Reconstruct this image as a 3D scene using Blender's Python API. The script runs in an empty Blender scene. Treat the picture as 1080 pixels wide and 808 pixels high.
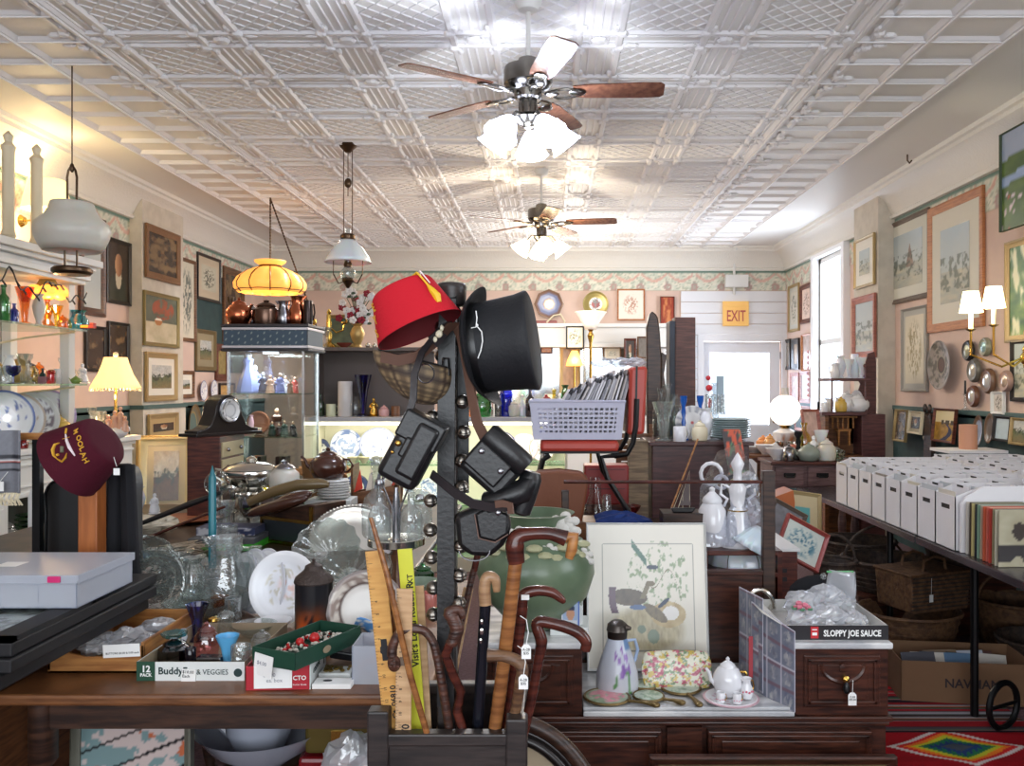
import bpy,bmesh,math,random
import numpy as np
from mathutils import Vector,Matrix,Euler
random.seed(7)
PI=math.pi
SC=bpy.context.scene
COL=SC.collection
# ------------------------------------------------------------ camera, world, exposure, large lights
CAMZ,F,CX,CY=1.55,900.0,580.0,404.0
cd=bpy.data.cameras.new('camera');cam=bpy.data.objects.new('camera',cd);COL.objects.link(cam)
cam.location=(0,0,CAMZ);cam.rotation_euler=(PI/2,0,0)
cd.sensor_width=36;cd.lens=30.0;cd.shift_x= -40/1080.0;cd.clip_start=0.05
cd.dof.use_dof=False
SC.camera=cam
SC.view_settings.view_transform='Standard';SC.view_settings.look='None'
SC.view_settings.exposure=0.25;SC.view_settings.gamma=1.0;SC.view_settings.use_curve_mapping=False
w=bpy.data.worlds.new('sky');SC.world=w;w.use_nodes=True
w.node_tree.nodes['Background'].inputs[0].default_value=(0.86,0.93,1.0,1)
w.node_tree.nodes['Background'].inputs[1].default_value=1.5
XL,XR,YB,YF,ZC= -4.15,3.42,12.35,-3.0,3.5
def light(kind,name,loc,energy,col=(1,1,1),size=.1,sy=None,rot=(0,0,0)):
    l=bpy.data.lights.new(name,kind);l.energy=energy;l.color=col
    if kind=='AREA':
        l.size=size
        if sy: l.shape='RECTANGLE';l.size_y=sy
    elif kind=='POINT': l.shadow_soft_size=size
    o=bpy.data.objects.new(name,l);COL.objects.link(o);o.location=loc;o.rotation_euler=rot
    return o
# daylight at side window and back door; added fills behind camera and near right
light('AREA','shop_front_fill',(-.3,YF+.25,1.9),150,(.88,.94,1),5.5,2.4,(-PI/2-.5,0,PI))  # unseen area light, tilted up to brighten the ceiling
light('AREA','side_window_daylight',(XR+.5,10.6,2.05),190,(.88,.94,1),2.6,2.4,(0,PI/2,0))
light('AREA','back_door_daylight',(2.72,YB+.5,1.3),120,(.9,.95,1),1.6,2.6,(-PI/2,0,0))
light('AREA','near_side_fill',(XR-.1,1.4,2.0),30,(.88,.94,1),1.6,1.6,(0,PI/2,0))  # added at an unseen window to brighten the ceiling at right

# ------------------------------------------------------------ helpers
def lin(c):
    return tuple(((v/255.)/12.92 if v/255. <= .04045 else ((v/255.+.055)/1.055)**2.4) for v in c[:3])
def V(px,py,Y):
    return Vector(((px-CX)*Y/F,Y,CAMZ+(CY-py)*Y/F))
def X(px,Y): return (px-CX)*Y/F
def Z(py,Y): return CAMZ+(CY-py)*Y/F
_m={}
def mat(name,col=(200,200,200),rough=.5,metal=0.,emit=0.,ecol=None,bump=0.,bscale=40.,var=0.,vscale=6.,spec=.5,coat=0.,col2=None,aniso=None,trans=0.):
    if name in _m: return _m[name]
    m=bpy.data.materials.new(name);m.use_nodes=True;nt=m.node_tree;b=nt.nodes['Principled BSDF']
    c=lin(col)
    b.inputs['Base Color'].default_value=(*c,1);b.inputs['Roughness'].default_value=rough
    b.inputs['Metallic'].default_value=metal;b.inputs['Specular IOR Level'].default_value=spec
    b.inputs['Coat Weight'].default_value=coat;b.inputs['Coat Roughness'].default_value=.08
    if trans: b.inputs['Subsurface Weight'].default_value=trans
    if emit:
        b.inputs['Emission Color'].default_value=(*lin(ecol or col),1);b.inputs['Emission Strength'].default_value=emit
    if var or col2 or bump:
        tc=nt.nodes.new('ShaderNodeTexCoord');mp=nt.nodes.new('ShaderNodeMapping')
        nt.links.new(tc.outputs['Object'],mp.inputs[0])
        if aniso: mp.inputs['Scale'].default_value=aniso
    if var or col2:
        n=nt.nodes.new('ShaderNodeTexNoise');n.inputs['Scale'].default_value=vscale;n.inputs['Detail'].default_value=5
        r=nt.nodes.new('ShaderNodeValToRGB');nt.links.new(mp.outputs[0],n.inputs[0]);nt.links.new(n.outputs[0],r.inputs[0])
        c2=lin(col2) if col2 else tuple(max(0,v*(1-var)) for v in c)
        r.color_ramp.elements[0].color=(*c2,1);r.color_ramp.elements[0].position=.38
        r.color_ramp.elements[1].color=(*c,1);r.color_ramp.elements[1].position=.62
        nt.links.new(r.outputs[0],b.inputs['Base Color'])
    if bump:
        n2=nt.nodes.new('ShaderNodeTexNoise');n2.inputs['Scale'].default_value=bscale;n2.inputs['Detail'].default_value=3
        bp=nt.nodes.new('ShaderNodeBump');bp.inputs['Strength'].default_value=bump;bp.inputs['Distance'].default_value=.01
        nt.links.new(mp.outputs[0],n2.inputs[0]);nt.links.new(n2.outputs[0],bp.inputs['Height']);nt.links.new(bp.outputs[0],b.inputs['Normal'])
    _m[name]=m;return m
def wood(name,c1,c2,rough=.35,sc=(2,2,18),vs=4.,bump=.05):
    return mat(name,c1,rough,0,col2=c2,aniso=sc,vscale=vs,bump=bump,bscale=9)
def glass(name,tint=(235,240,240),g=.12,rough=.03,bump=0.,bscale=30.,milk=0.):
    if name in _m: return _m[name]
    m=bpy.data.materials.new(name);m.use_nodes=True;nt=m.node_tree;nt.nodes.clear()
    out=nt.nodes.new('ShaderNodeOutputMaterial');mx=nt.nodes.new('ShaderNodeMixShader')
    t=nt.nodes.new('ShaderNodeBsdfTransparent');t.inputs[0].default_value=(*lin(tint),1)
    gl=nt.nodes.new('ShaderNodeBsdfGlossy');gl.inputs['Roughness'].default_value=rough;gl.inputs[0].default_value=(.95,.95,.95,1)
    fr=nt.nodes.new('ShaderNodeLayerWeight');fr.inputs[0].default_value=.5
    pw=nt.nodes.new('ShaderNodeMath');pw.operation='POWER';pw.inputs[1].default_value=4;nt.links.new(fr.outputs['Facing'],pw.inputs[0])
    ad=nt.nodes.new('ShaderNodeMath');ad.operation='MULTIPLY_ADD';ad.inputs[1].default_value=.6;ad.inputs[2].default_value=g;ad.use_clamp=True
    nt.links.new(pw.outputs[0],ad.inputs[0]);nt.links.new(ad.outputs[0],mx.inputs[0])
    nt.links.new(t.outputs[0],mx.inputs[1]);nt.links.new(gl.outputs[0],mx.inputs[2]);nt.links.new(mx.outputs[0],out.inputs[0])
    if milk:
        df=nt.nodes.new('ShaderNodeBsdfDiffuse');df.inputs[0].default_value=(*lin([min(255,c*1.02) for c in tint]),1);m2=nt.nodes.new('ShaderNodeMixShader');m2.inputs[0].default_value=milk
        nt.links.new(mx.outputs[0],m2.inputs[1]);nt.links.new(df.outputs[0],m2.inputs[2]);nt.links.new(m2.outputs[0],out.inputs[0])
    if bump:
        n2=nt.nodes.new('ShaderNodeTexNoise');n2.inputs['Scale'].default_value=bscale;tc=nt.nodes.new('ShaderNodeTexCoord')
        bp=nt.nodes.new('ShaderNodeBump');bp.inputs['Strength'].default_value=bump;bp.inputs['Distance'].default_value=.02
        nt.links.new(tc.outputs['Object'],n2.inputs[0]);nt.links.new(n2.outputs[0],bp.inputs['Height'])
        nt.links.new(bp.outputs[0],gl.inputs['Normal']);nt.links.new(bp.outputs[0],fr.inputs['Normal'])
    _m[name]=m;return m
def painted(name='painted',rough=.5,spec=.5,coat=0.,metal=0.,bump=0.,emit=0.):
    if name in _m: return _m[name]
    m=bpy.data.materials.new(name);m.use_nodes=True;nt=m.node_tree;b=nt.nodes['Principled BSDF']
    a=nt.nodes.new('ShaderNodeVertexColor');a.layer_name='Col'
    nt.links.new(a.outputs[0],b.inputs['Base Color']);b.inputs['Roughness'].default_value=rough
    b.inputs['Specular IOR Level'].default_value=spec;b.inputs['Coat Weight'].default_value=coat;b.inputs['Metallic'].default_value=metal
    if emit:
        nt.links.new(a.outputs[0],b.inputs['Emission Color']);b.inputs['Emission Strength'].default_value=emit
    if bump:
        n2=nt.nodes.new('ShaderNodeTexNoise');n2.inputs['Scale'].default_value=60;bp=nt.nodes.new('ShaderNodeBump')
        bp.inputs['Strength'].default_value=bump;bp.inputs['Distance'].default_value=.01
        nt.links.new(n2.outputs[0],bp.inputs['Height']);nt.links.new(bp.outputs[0],b.inputs['Normal'])
    _m[name]=m;return m
def frame_of(d):
    d=Vector(d).normalized();up=Vector((0,0,1)) if abs(d.z) <.95 else Vector((1,0,0))
    a=up.cross(d).normalized();return a,d.cross(a).normalized(),d
def T(x=0,y=0,z=0,rx=0,ry=0,rz=0,s=1):
    m=Matrix.Translation((x,y,z)) @ Euler((rx,ry,rz)).to_matrix().to_4x4()
    if s != 1: m=m @ (Matrix.Diagonal((*s,1)) if hasattr(s,'__len__') else Matrix.Scale(s,4))
    return m
def axis(p,d,roll=0):                       # matrix taking local z to direction d, origin to p
    a,b,c=frame_of(d);m=Matrix((a,b,c)).transposed().to_4x4();m.translation=Vector(p)
    return m @ Matrix.Rotation(roll,4,'Z')
class B:
    def __init__(s): s.v=[];s.f=[];s.c=[]
    def add(s,vs,fs,m=None,col=None):
        n=len(s.v);s.v += [tuple(m @ Vector(v)) for v in vs] if m is not None else [tuple(v) for v in vs]
        s.f += [tuple(i+n for i in f) for f in fs]
        if col is not None: s.c += list(col) if len(col)==len(vs) and hasattr(col[0],'__len__') else [col]*len(vs)
        return s
    def box(s,x0,x1,y0,y1,z0,z1,m=None,col=None):
        return s.add([(x0,y0,z0),(x1,y0,z0),(x1,y1,z0),(x0,y1,z0),(x0,y0,z1),(x1,y0,z1),(x1,y1,z1),(x0,y1,z1)],
                     [(0,3,2,1),(4,5,6,7),(0,1,5,4),(1,2,6,5),(2,3,7,6),(3,0,4,7)],m,col)
    def cbox(s,c,d,m=None,col=None):
        return s.box(c[0]-d[0]/2,c[0]+d[0]/2,c[1]-d[1]/2,c[1]+d[1]/2,c[2]-d[2]/2,c[2]+d[2]/2,m,col)
    def lathe(s,prof,n=20,m=None,wave=None,sx=1,sy=1,col=None,cap=True):
        vs=[];fs=[];cs=[]
        for k,(r,z) in enumerate(prof):
            for i in range(n):
                a=2*PI*i/n;q=r*(wave(a,k/(len(prof)-1)) if wave else 1)
                vs.append((q*math.cos(a)*sx,q*math.sin(a)*sy,z))
                if callable(col): cs.append(col(a,k/(len(prof)-1)))
        for k in range(len(prof)-1):
            for i in range(n):
                j=(i+1) % n;fs.append((k*n+i,k*n+j,(k+1)*n+j,(k+1)*n+i))
        if cap:
            if prof[0][0] >1e-4: fs.append(tuple(range(n-1,-1,-1)))
            if prof[-1][0] >1e-4: fs.append(tuple((len(prof)-1)*n+i for i in range(n)))
        return s.add(vs,fs,m,cs if cs else col)
    def tube(s,pts,r,n=8,m=None,caps=True,col=None,flat=None):
        pts=[Vector(p) for p in pts];k=len(pts);vs=[];fs=[];pa=None
        for i,p in enumerate(pts):
            d=(pts[min(i+1,k-1)]-pts[max(i-1,0)]).normalized()
            if pa is None: a,b,_=frame_of(d)
            else:
                a=pa-d*pa.dot(d);a.normalize();b=d.cross(a)
            pa=a;q=r[i] if hasattr(r,'__len__') else r
            for j in range(n):
                t=2*PI*j/n;f1=flat or 1
                vs.append(p+a*q*math.cos(t)+b*q*f1*math.sin(t))
        for i in range(k-1):
            for j in range(n):
                l=(j+1) % n;fs.append((i*n+j,i*n+l,(i+1)*n+l,(i+1)*n+j))
        if caps: fs += [tuple(range(n-1,-1,-1)),tuple((k-1)*n+j for j in range(n))]
        return s.add(vs,fs,m,col)
    def ribbon(s,pts,w,t,wd,m=None,col=None):      # flat strap: w across the direction wd, t thick
        pts=[Vector(p) for p in pts];k=len(pts);vs=[];fs=[];wd=Vector(wd)
        for i,p in enumerate(pts):
            d=(pts[min(i+1,k-1)]-pts[max(i-1,0)]).normalized()
            a=(wd-d*wd.dot(d)).normalized()*w/2;b=d.cross(a).normalized()*t/2
            vs += [p-a-b,p+a-b,p+a+b,p-a+b]
        for i in range(k-1):
            for j in range(4):
                l=(j+1) % 4;fs.append((i*4+j,i*4+l,(i+1)*4+l,(i+1)*4+j))
        fs += [(3,2,1,0),((k-1)*4,(k-1)*4+1,(k-1)*4+2,(k-1)*4+3)]
        return s.add(vs,fs,m,col)
    def prism(s,out,t,m=None,col=None):              # outline in xz, thickness t along +y
        n=len(out);vs=[(x,0,z) for x,z in out]+[(x,t,z) for x,z in out]
        fs=[tuple(range(n)),tuple(range(2*n-1,n-1,-1))]+[(i,i+n,(i+1) % n+n,(i+1) % n) for i in range(n)]
        return s.add(vs,fs,m,col)
    def ball(s,c,r,n=12,m=None,col=None,k=8):
        rs=r if hasattr(r,'__len__') else (r,r,r)
        pr=[(math.sin(PI*i/k),-math.cos(PI*i/k)) for i in range(k+1)]
        pr[0]=(1e-5,-1);pr[-1]=(1e-5,1)
        mm=Matrix.Translation(c) @ Matrix.Diagonal((*rs,1))
        return s.lathe(pr,n,m @ mm if m is not None else mm,col=col)
    def grid(s,nu,nv,fn,col=None,m=None):           # fn(u,v)->xyz, col(u,v)->rgb
        vs=[fn(i/nu,j/nv) for j in range(nv+1) for i in range(nu+1)]
        fs=[(j*(nu+1)+i,j*(nu+1)+i+1,(j+1)*(nu+1)+i+1,(j+1)*(nu+1)+i) for j in range(nv) for i in range(nu)]
        cs=[col(i/nu,j/nv) for j in range(nv+1) for i in range(nu+1)] if callable(col) else None
        return s.add(vs,fs,m,cs)
def obj(name,b,m,parent=None,smooth=35,bev=0,loc=None,rot=None,solid=0):
    me=bpy.data.meshes.new(name);me.from_pydata(b.v,[],b.f)
    if b.c and len(b.c)==len(b.v):
        a=me.color_attributes.new('Col','FLOAT_COLOR','POINT')
        arr=np.ones((len(b.v),4),dtype=np.float32)
        c=np.array([q[:3] for q in b.c],dtype=np.float32)/255.
        arr[:,:3]=np.where(c <= .04045,c/12.92,((np.clip(c,0,9)+.055)/1.055)**2.4);a.data.foreach_set('color',arr.ravel())
    me.materials.append(m)
    if smooth:
        me.polygons.foreach_set('use_smooth',[True]*len(me.polygons));me.set_sharp_from_angle(angle=math.radians(smooth))
    me.update()
    o=bpy.data.objects.new(name,me);COL.objects.link(o)
    if parent: o.parent=parent
    if loc is not None: o.location=loc
    if rot is not None: o.rotation_euler=rot
    if solid: q=o.modifiers.new('s','SOLIDIFY');q.thickness=solid;q.offset=0
    if bev: q=o.modifiers.new('b','BEVEL');q.width=bev;q.segments=2;q.limit_method='ANGLE'
    return o
LABELS={};TEXTS=[]
def tag(o,label,cat,group=None,kind=None):
    o['label']=label;o['category']=cat
    if group: o['group']=group
    if kind: o['kind']=kind
    LABELS.setdefault(label,[]).append((o.name,group))
    return o
def thing(name,label,cat,loc=(0,0,0),rz=0,group=None,rot=None):
    o=bpy.data.objects.new(name,None);COL.objects.link(o);o.location=loc
    o.rotation_euler=rot if rot else (0,0,rz);o.empty_display_size=.05
    return tag(o,label,cat,group)
def struct(name,b,m,parent=None,smooth=0,bev=0):
    o=obj(name,b,m,parent,smooth,bev)
    if not parent: o['kind']='structure'
    return o
def dup(root,loc=None,rz=None,label=None,group=None,rot=None,scale=None,parent=None):
    r=root.copy();COL.objects.link(r);kids=[c for c in root.children]
    if parent is not None: r.parent=parent
    if loc is not None: r.location=loc
    if rz is not None: r.rotation_euler=(0,0,rz)
    if rot is not None: r.rotation_euler=rot
    if scale is not None: r.scale=(scale,)*3 if not hasattr(scale,'__len__') else scale
    if label: tag(r,label,root['category'],group or root.get('group'))
    for c in kids: dup(c,parent=r)
    return r
def text(s,m,parent,loc,rot,size,align='LEFT',name='lettering',bold=.0,sx=1.,ext=.0004,font_rot=None):
    cu=bpy.data.curves.new(name,'FONT');cu.body=s;cu.size=size;cu.align_x=align;cu.extrude=ext;cu.offset=bold*size
    cu.materials.append(m);cu.resolution_u=2
    o=bpy.data.objects.new(name,cu);COL.objects.link(o);o.parent=parent;o.location=loc;o.rotation_euler=rot;o.scale=(sx,1,1)
    TEXTS.append(o);return o
# value noise for painted artwork
def _h(i,j,s):
    n=(i*374761393+j*668265263+s*1442695041) & 0xffffffff;n=((n ^ (n >> 13))*1274126177) & 0xffffffff
    return ((n ^ (n >> 16)) & 0xffff)/65535.
def vn(x,y,s=0):
    i,j=math.floor(x),math.floor(y);a,b=x-i,y-j;a=a*a*(3-2*a);b=b*b*(3-2*b)
    return (_h(i,j,s)*(1-a)+_h(i+1,j,s)*a)*(1-b)+(_h(i,j+1,s)*(1-a)+_h(i+1,j+1,s)*a)*b
def fb(x,y,s=0): return .55*vn(x,y,s)+.3*vn(x*2.1,y*2.1,s+1)+.15*vn(x*4.3,y*4.3,s+2)
def mixc(a,b,t): t=max(0.,min(1.,t));return tuple(p*(1-t)+q*t for p,q in zip(a,b))
def ss(a,b,x): t=max(0.,min(1.,(x-a)/(b-a)));return t*t*(3-2*t)
# shared materials
WHITE=mat('white_paint',(222,222,220),.45)
DARKW=wood('dark_mahogany',(78,42,30),(42,22,17),.3)
DARKW2=wood('walnut',(70,46,34),(38,25,20),.4)
OAK=wood('oak',(176,122,66),(140,88,44),.4)
MIDW=wood('brown_wood',(128,82,48),(92,56,32),.4)
REDW=wood('red_mahogany',(96,46,34),(60,26,22),.35)
GOLD=mat('gilt',(190,158,98),.38,.5,bump=.1,bscale=80)
BRASS=mat('brass',(200,160,80),.22,1)
DBRASS=mat('aged_bronze',(84,66,50),.35,.9)
SILVER=mat('silver',(215,212,205),.14,1,bump=.03,bscale=20)
CHROME=mat('pewter',(150,150,155),.25,1)
BLACK=mat('black_leather',(22,22,24),.38,bump=.08,bscale=120)
BLKM=mat('black_metal',(20,20,22),.4,.5)
BLKP=mat('black_plastic',(24,24,26),.45)
CREAM=mat('cream',(226,214,184),.5)
PORC=mat('white_porcelain',(232,232,236),.12,coat=.5)
MARBLE=mat('white_marble',(222,222,222),.18,col2=(176,178,182),vscale=3,aniso=(2,6,6))
GL=glass('clear_glass',(238,243,242),.08,.02)
CRY=glass('cut_crystal',(232,236,236),.15,.04,.22,45,.06)
PRESS=glass('pressed_glass',(226,232,230),.16,.06,.25,30,.08)
PLAS=glass('clear_plastic_film',(236,238,242),.16,.12,.5,25,.26)
TAGM=mat('paper_tag',(240,240,238),.7)
PAPER=mat('paper',(236,234,228),.8)
INK=mat('ink',(30,30,34),.7)
PT=painted('painted_surface',.55)
PTG=painted('painted_glazed',.28,.45,.12)
# ------------------------------------------------------------ room shell
carpet=mat('mauve_carpet',(112,84,88),.95,col2=(92,66,72),vscale=60,bump=.3,bscale=300)
struct('floor',B().box(XL-.2,XR+.06,YF-.2,YB+.2,-.1,0),carpet)
wallm=mat('pink_wallpaper',(216,190,176),.8,col2=(208,182,170),vscale=3)
teal=mat('teal_paint',(46,74,76),.6,col2=(38,64,68),vscale=9)
tin=mat('painted_tin',(236,235,236),.5,0,bump=.2,bscale=22,spec=.25)
tinsm=mat('painted_plaster',(236,235,232),.5,bump=.15,bscale=14)
stone=mat('cream_pilaster',(208,200,186),.75,col2=(196,188,174),vscale=8)
# left wall: solid; right wall with two tall windows
struct('wall_left',B().box(XL-.15,XL,YF,YB,1.31,ZC),wallm)
struct('wall_left_wainscot',B().box(XL-.15,XL+.02,YF,YB,0,1.31),teal)
W1,W2,WZ0,WZ1=9.82,10.85,.95,3.12
N1,N2=.5,2.3
b=B()
for y0,y1 in ((YF,N1),(N2,W1),(W2,YB)): b.box(XR,XR+.06,y0,y1,1.31,ZC)
for y0,y1 in ((N1,N2),(W1,W2)): b.box(XR,XR+.06,y0,y1,WZ1,ZC)
struct('wall_right',b,wallm)
b=B()
for y0,y1 in ((YF,W1),(W2,YB)): b.box(XR-.02,XR+.06,y0,y1,0,1.31)
b.box(XR-.02,XR+.06,W1,W2,0,WZ0)
struct('wall_right_wainscot',b,teal)
def rail(name,x): struct(name,B().box(x-.03,x+.03,YF,9.7 if x >0 else YB,1.29,1.33).box(x-.02,x+.02,YF,9.7 if x >0 else YB,1.26,1.29),mat('green_rail',(70,98,96),.5),bev=.004)
rail('trim_1',XR);rail('trim_2',XL)
# back wall with door opening
DX0,DX1,DZ=X(742,YB),X(824,YB),Z(360,YB)
b=B().box(XL,DX0,YB,YB+.2,0,ZC).box(DX1,XR+.2,YB,YB+.2,0,ZC).box(DX0,DX1,YB,YB+.2,DZ,ZC)
struct('wall_back',b,wallm)
# white boarded section round the door
wb=mat('white_boards',(226,228,234),.5)
xa=X(718,YB);b=B();z=1.0;z0=.0
while z0 <Z(306,YB)-.02:
    z1=min(z0+.16,Z(306,YB))
    b.box(xa,DX0-.06,YB-.03,YB,z0+.004,z1-.004);b.box(DX1+.06,XR,YB-.03,YB,z0+.004,z1-.004)
    if z0 >DZ+.02: b.box(DX0-.06,DX1+.06,YB-.03,YB,z0+.004,z1-.004)
    z0 += .16
struct('wall_back_boards',b,wb)
b=B().box(DX0-.09,DX0,YB-.05,YB+.02,0,DZ+.1).box(DX1,DX1+.09,YB-.05,YB+.02,0,DZ+.1).box(DX0,DX1,YB-.05,YB+.02,DZ,DZ+.1)
struct('trim_3',b,wb,bev=.005)
GX0,GX1,GZ0,GZ1=X(749,YB),X(812,YB),Z(448,YB),Z(372,YB)
door=struct('door_1',B().box(DX0+.01,GX0,YB+.04,YB+.09,.01,DZ-.01).box(GX1,DX1-.01,YB+.04,YB+.09,.01,DZ-.01)
              .box(GX0,GX1,YB+.04,YB+.09,.01,GZ0).box(GX0,GX1,YB+.04,YB+.09,GZ1,DZ-.01),mat('white_door',(232,235,242),.4),bev=.004)
obj('door_glass',B().box(GX0,GX1,YB+.06,YB+.066,GZ0,GZ1),glass('window_glass',(250,252,255),.0,.02),door)
obj('door_handle',B().lathe([(.012,0),(.012,.03),(.03,.04),(.03,.06),(.005,.07)],12,T(DX1-.1,YB+.04,1.0,PI/2)),BRASS,door)
obj('lace_curtain',B().grid(40,30,lambda u,v: (GX0+.02+u*(GX1-GX0-.04),YB+.1+.008*math.sin(u*70),GZ0+v*(GZ1-GZ0))),glass('sheer_curtain',(225,230,240),.0,.5),door)
obj('hinge',B().box(DX1-.012,DX1+.012,YB+.02,YB+.04,1.9,2.0).box(DX1-.012,DX1+.012,YB+.02,YB+.04,.9,1.0),CHROME,door)
# windows in the right wall
def side_window(name,y0,y1):
    b=B()
    for a,c in ((y0-.1,y0),(y1,y1+.1)): b.box(XR-.08,XR+.02,a,c,WZ0-.1,3.17)
    b.box(XR-.08,XR+.02,y0,y1,WZ1,3.17).box(XR-.1,XR+.2,y0-.12,y1+.12,WZ0-.06,WZ0)
    w_=struct(name,b,mat('white_window_paint',(238,240,244),.4),bev=.006)
    f=B();ym=(y0+y1)/2
    for (c0,c1,d0,d1) in ((y0,y0+.05,WZ0,WZ1),(y1-.05,y1,WZ0,WZ1),(y0,y1,WZ0,WZ0+.06),(y0,y1,WZ1-.06,WZ1),(y0,y1,2.03,2.09)):
        f.box(XR+.01,XR+.045,c0,c1,d0,d1)
    obj('window_sash',f,WHITE,w_)
    obj('window_pane',B().box(XR+.025,XR+.03,y0+.04,y1-.04,WZ0+.05,WZ1-.05),_m['window_glass'],w_)
side_window('window_1',W1,W2)
side_window('window_2',N1,N2)
# shop front behind the camera: piers, bulkhead and glazing
b=B().box(XL,-3.2,YF-.2,YF,0,ZC).box(2.7,XR,YF-.2,YF,0,ZC).box(-3.2,2.7,YF-.2,YF,0,.7).box(-3.2,2.7,YF-.2,YF,3.2,ZC)
struct('wall_front',b,wallm)
# pilasters
PLY0,PLY1,PLX=8.41,9.35,XL+.13
struct('wall_left_pilaster',B().box(XL,PLX,PLY0,PLY1,1.33,3.42).box(XL,PLX+.02,PLY0-.02,PLY1+.02,0,1.33),stone)
PRY0,PRY1,PRX=8.45,9.12,XR-.17
struct('wall_right_pilaster',B().box(PRX,XR,PRY0,PRY1,0,3.42),stone)
struct('trim_4',B().box(XL,PLX+.035,PLY0-.035,PLY1+.035,1.29,1.33),_m['green_rail'])
# floral border under the cornice (a printed paper strip: the pattern is its own colour)
BZ0,BZ1=2.88,3.17
def border_col(s,v):
    c=mixc((226,220,204),(168,186,172),1.4*(fb(s*26,v*9,3)-.32))
    p=(s/.39) % 1.0;d=abs(p-.5)
    if fb(s*60,v*22,8) >.63: c=mixc(c,(150,160,140),.6)
    sw=.93-.42*(1-(2*d)**2)                                  # swag
    if abs(v-sw) <.075 and .04 <p <.96: c=mixc((204,158,142),(220,190,176),fb(s*60,v*16,5))
    if v <.52 and (d >.44) : c=mixc((198,168,156),(140,160,146),fb(s*70,v*20,6))
    if abs(math.hypot(((p+.5) % 1-.5)*1.35,v-.2)-.14) <.05: c=(178,146,140)
    if v >.93: c=(112,140,128)
    if v <.035: c=(190,170,150)
    return c
def border(name,p0,p1,n):
    p0,p1=Vector(p0),Vector(p1);L=(p1-p0).length;k=int(L/.022);d=p1-p0;nn=Vector(n)*.006
    g=B().grid(k,15,lambda u,v: p0+d*u+nn+Vector((0,0,BZ0+(BZ1-BZ0)*v)),lambda u,v: border_col(u*L,v))
    struct(name,g,PT)
border('trim_5',(XL,YB,0),(XR,YB,0),(0,-1,0))
border('trim_6',(XL,6.2,0),(XL,PLY0,0),(1,0,0));border('trim_7',(XL,PLY1,0),(XL,YB,0),(1,0,0))
border('trim_8',(XR,PRY0,0),(XR,4.5,0),(-1,0,0));border('trim_9',(XR,YB,0),(XR,W2+.1,0),(-1,0,0));border('trim_10',(XR,W1-.1,0),(XR,PRY1,0),(-1,0,0))
# cornice: profile (distance from wall, z)
CP=[(0,3.17),(.05,3.17),(.06,3.2),(.035,3.215),(.05,3.24),(.08,3.3),(.12,3.36),(.19,3.42),(.21,3.43),(.21,3.46),(.24,3.47),(.25,3.5)]
def cornice(name,p0,p1,n):
    p0,p1,n=Vector(p0),Vector(p1),Vector(n);L=(p1-p0).length;k=max(2,int(L/.045))
    t=(p1-p0).normalized()
    def fn(u,v):
        q=v*(len(CP)-1);i=min(int(q),len(CP)-2);f=q-i;d=CP[i][0]*(1-f)+CP[i+1][0]*f;z=CP[i][1]*(1-f)+CP[i+1][1]*f
        e=.012*max(0,math.sin(u*L/.09*2*PI)) if 4 <= i <= 7 else 0
        e += .01*(1 if (int(u*L/.045) % 2) else 0) if i in (9,) else 0
        return p0+(p1-p0)*u+n*(d+e)+Vector((0,0,z))
    struct(name,B().grid(k,22,fn),mat('cornice_paint',(228,225,218),.5,bump=.5,bscale=45),smooth=40)
cornice('trim_11',(XL,YF,0),(XL,YB,0),(1,0,0));cornice('trim_12',(XL,YB,0),(XR,YB,0),(0,-1,0));cornice('trim_13',(XR,YB,0),(XR,YF,0),(-1,0,0))
# pressed tin ceiling: flat sheet, coffer border, lattice panels between ribbed bands
CL0,CL1,CL2,CR2,CR1,CR0= -3.46,-3.03,-2.61,1.72,2.14,2.57
b=B().box(XL-.2,XR+.2,YF-.2,YB+.2,ZC,ZC+.1)
struct('ceiling',b,tinsm)
def bar(b,x0,y0,x1,y1,w,h,z=ZC):
    d=Vector((x1-x0,y1-y0,0));L=d.length;d.normalize();n=Vector((-d.y,d.x,0))
    p=Vector((x0,y0,z));q=Vector((x1,y1,z));vs=[]
    for e in (p,q): vs += [e-n*w/2,e-n*w/4-Vector((0,0,h)),e+n*w/4-Vector((0,0,h)),e+n*w/2]
    b.add(vs,[(0,1,5,4),(1,2,6,5),(2,3,7,6),(0,3,2,1),(4,5,6,7)])
g=.335;Y0=4.83-g*22;ROWS=44
YE=Y0+g*ROWS
bb=B();fld=B()
for xs in ((CL0,CL1,CL2),(CR2,CR1,CR0)):
    for x in xs: bar(bb,x,Y0,x,YE,.09,.022);bar(bb,x,Y0,x,YE,.03,.032)
    for k in range(ROWS+1):
        y=Y0+k*g;bar(bb,xs[0],y,xs[2],y,.07,.018);bar(bb,xs[0],y,xs[2],y,.02,.026)
for k in range(0,int((CR0-CL0)/.42)+1):
    x=CL0+k*.42;bar(bb,x,YE,x,YE+.42,.08,.03)
bar(bb,CL0,YE,CR0,YE,.09,.04);bar(bb,CL0,YE+.42,CR0,YE+.42,.1,.045)
struct('ceiling_coffers',bb,tin)
bands=[CL2+.04+.7125*k for k in range(0,7)]
for i,x in enumerate(bands):
    for o_ in (-.115,.115): bar(fld,x+o_,Y0,x+o_,YE,.05,.018)
    for o_ in (-.05,0,.05): bar(fld,x+o_,Y0,x+o_,YE,.018,.008)
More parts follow.
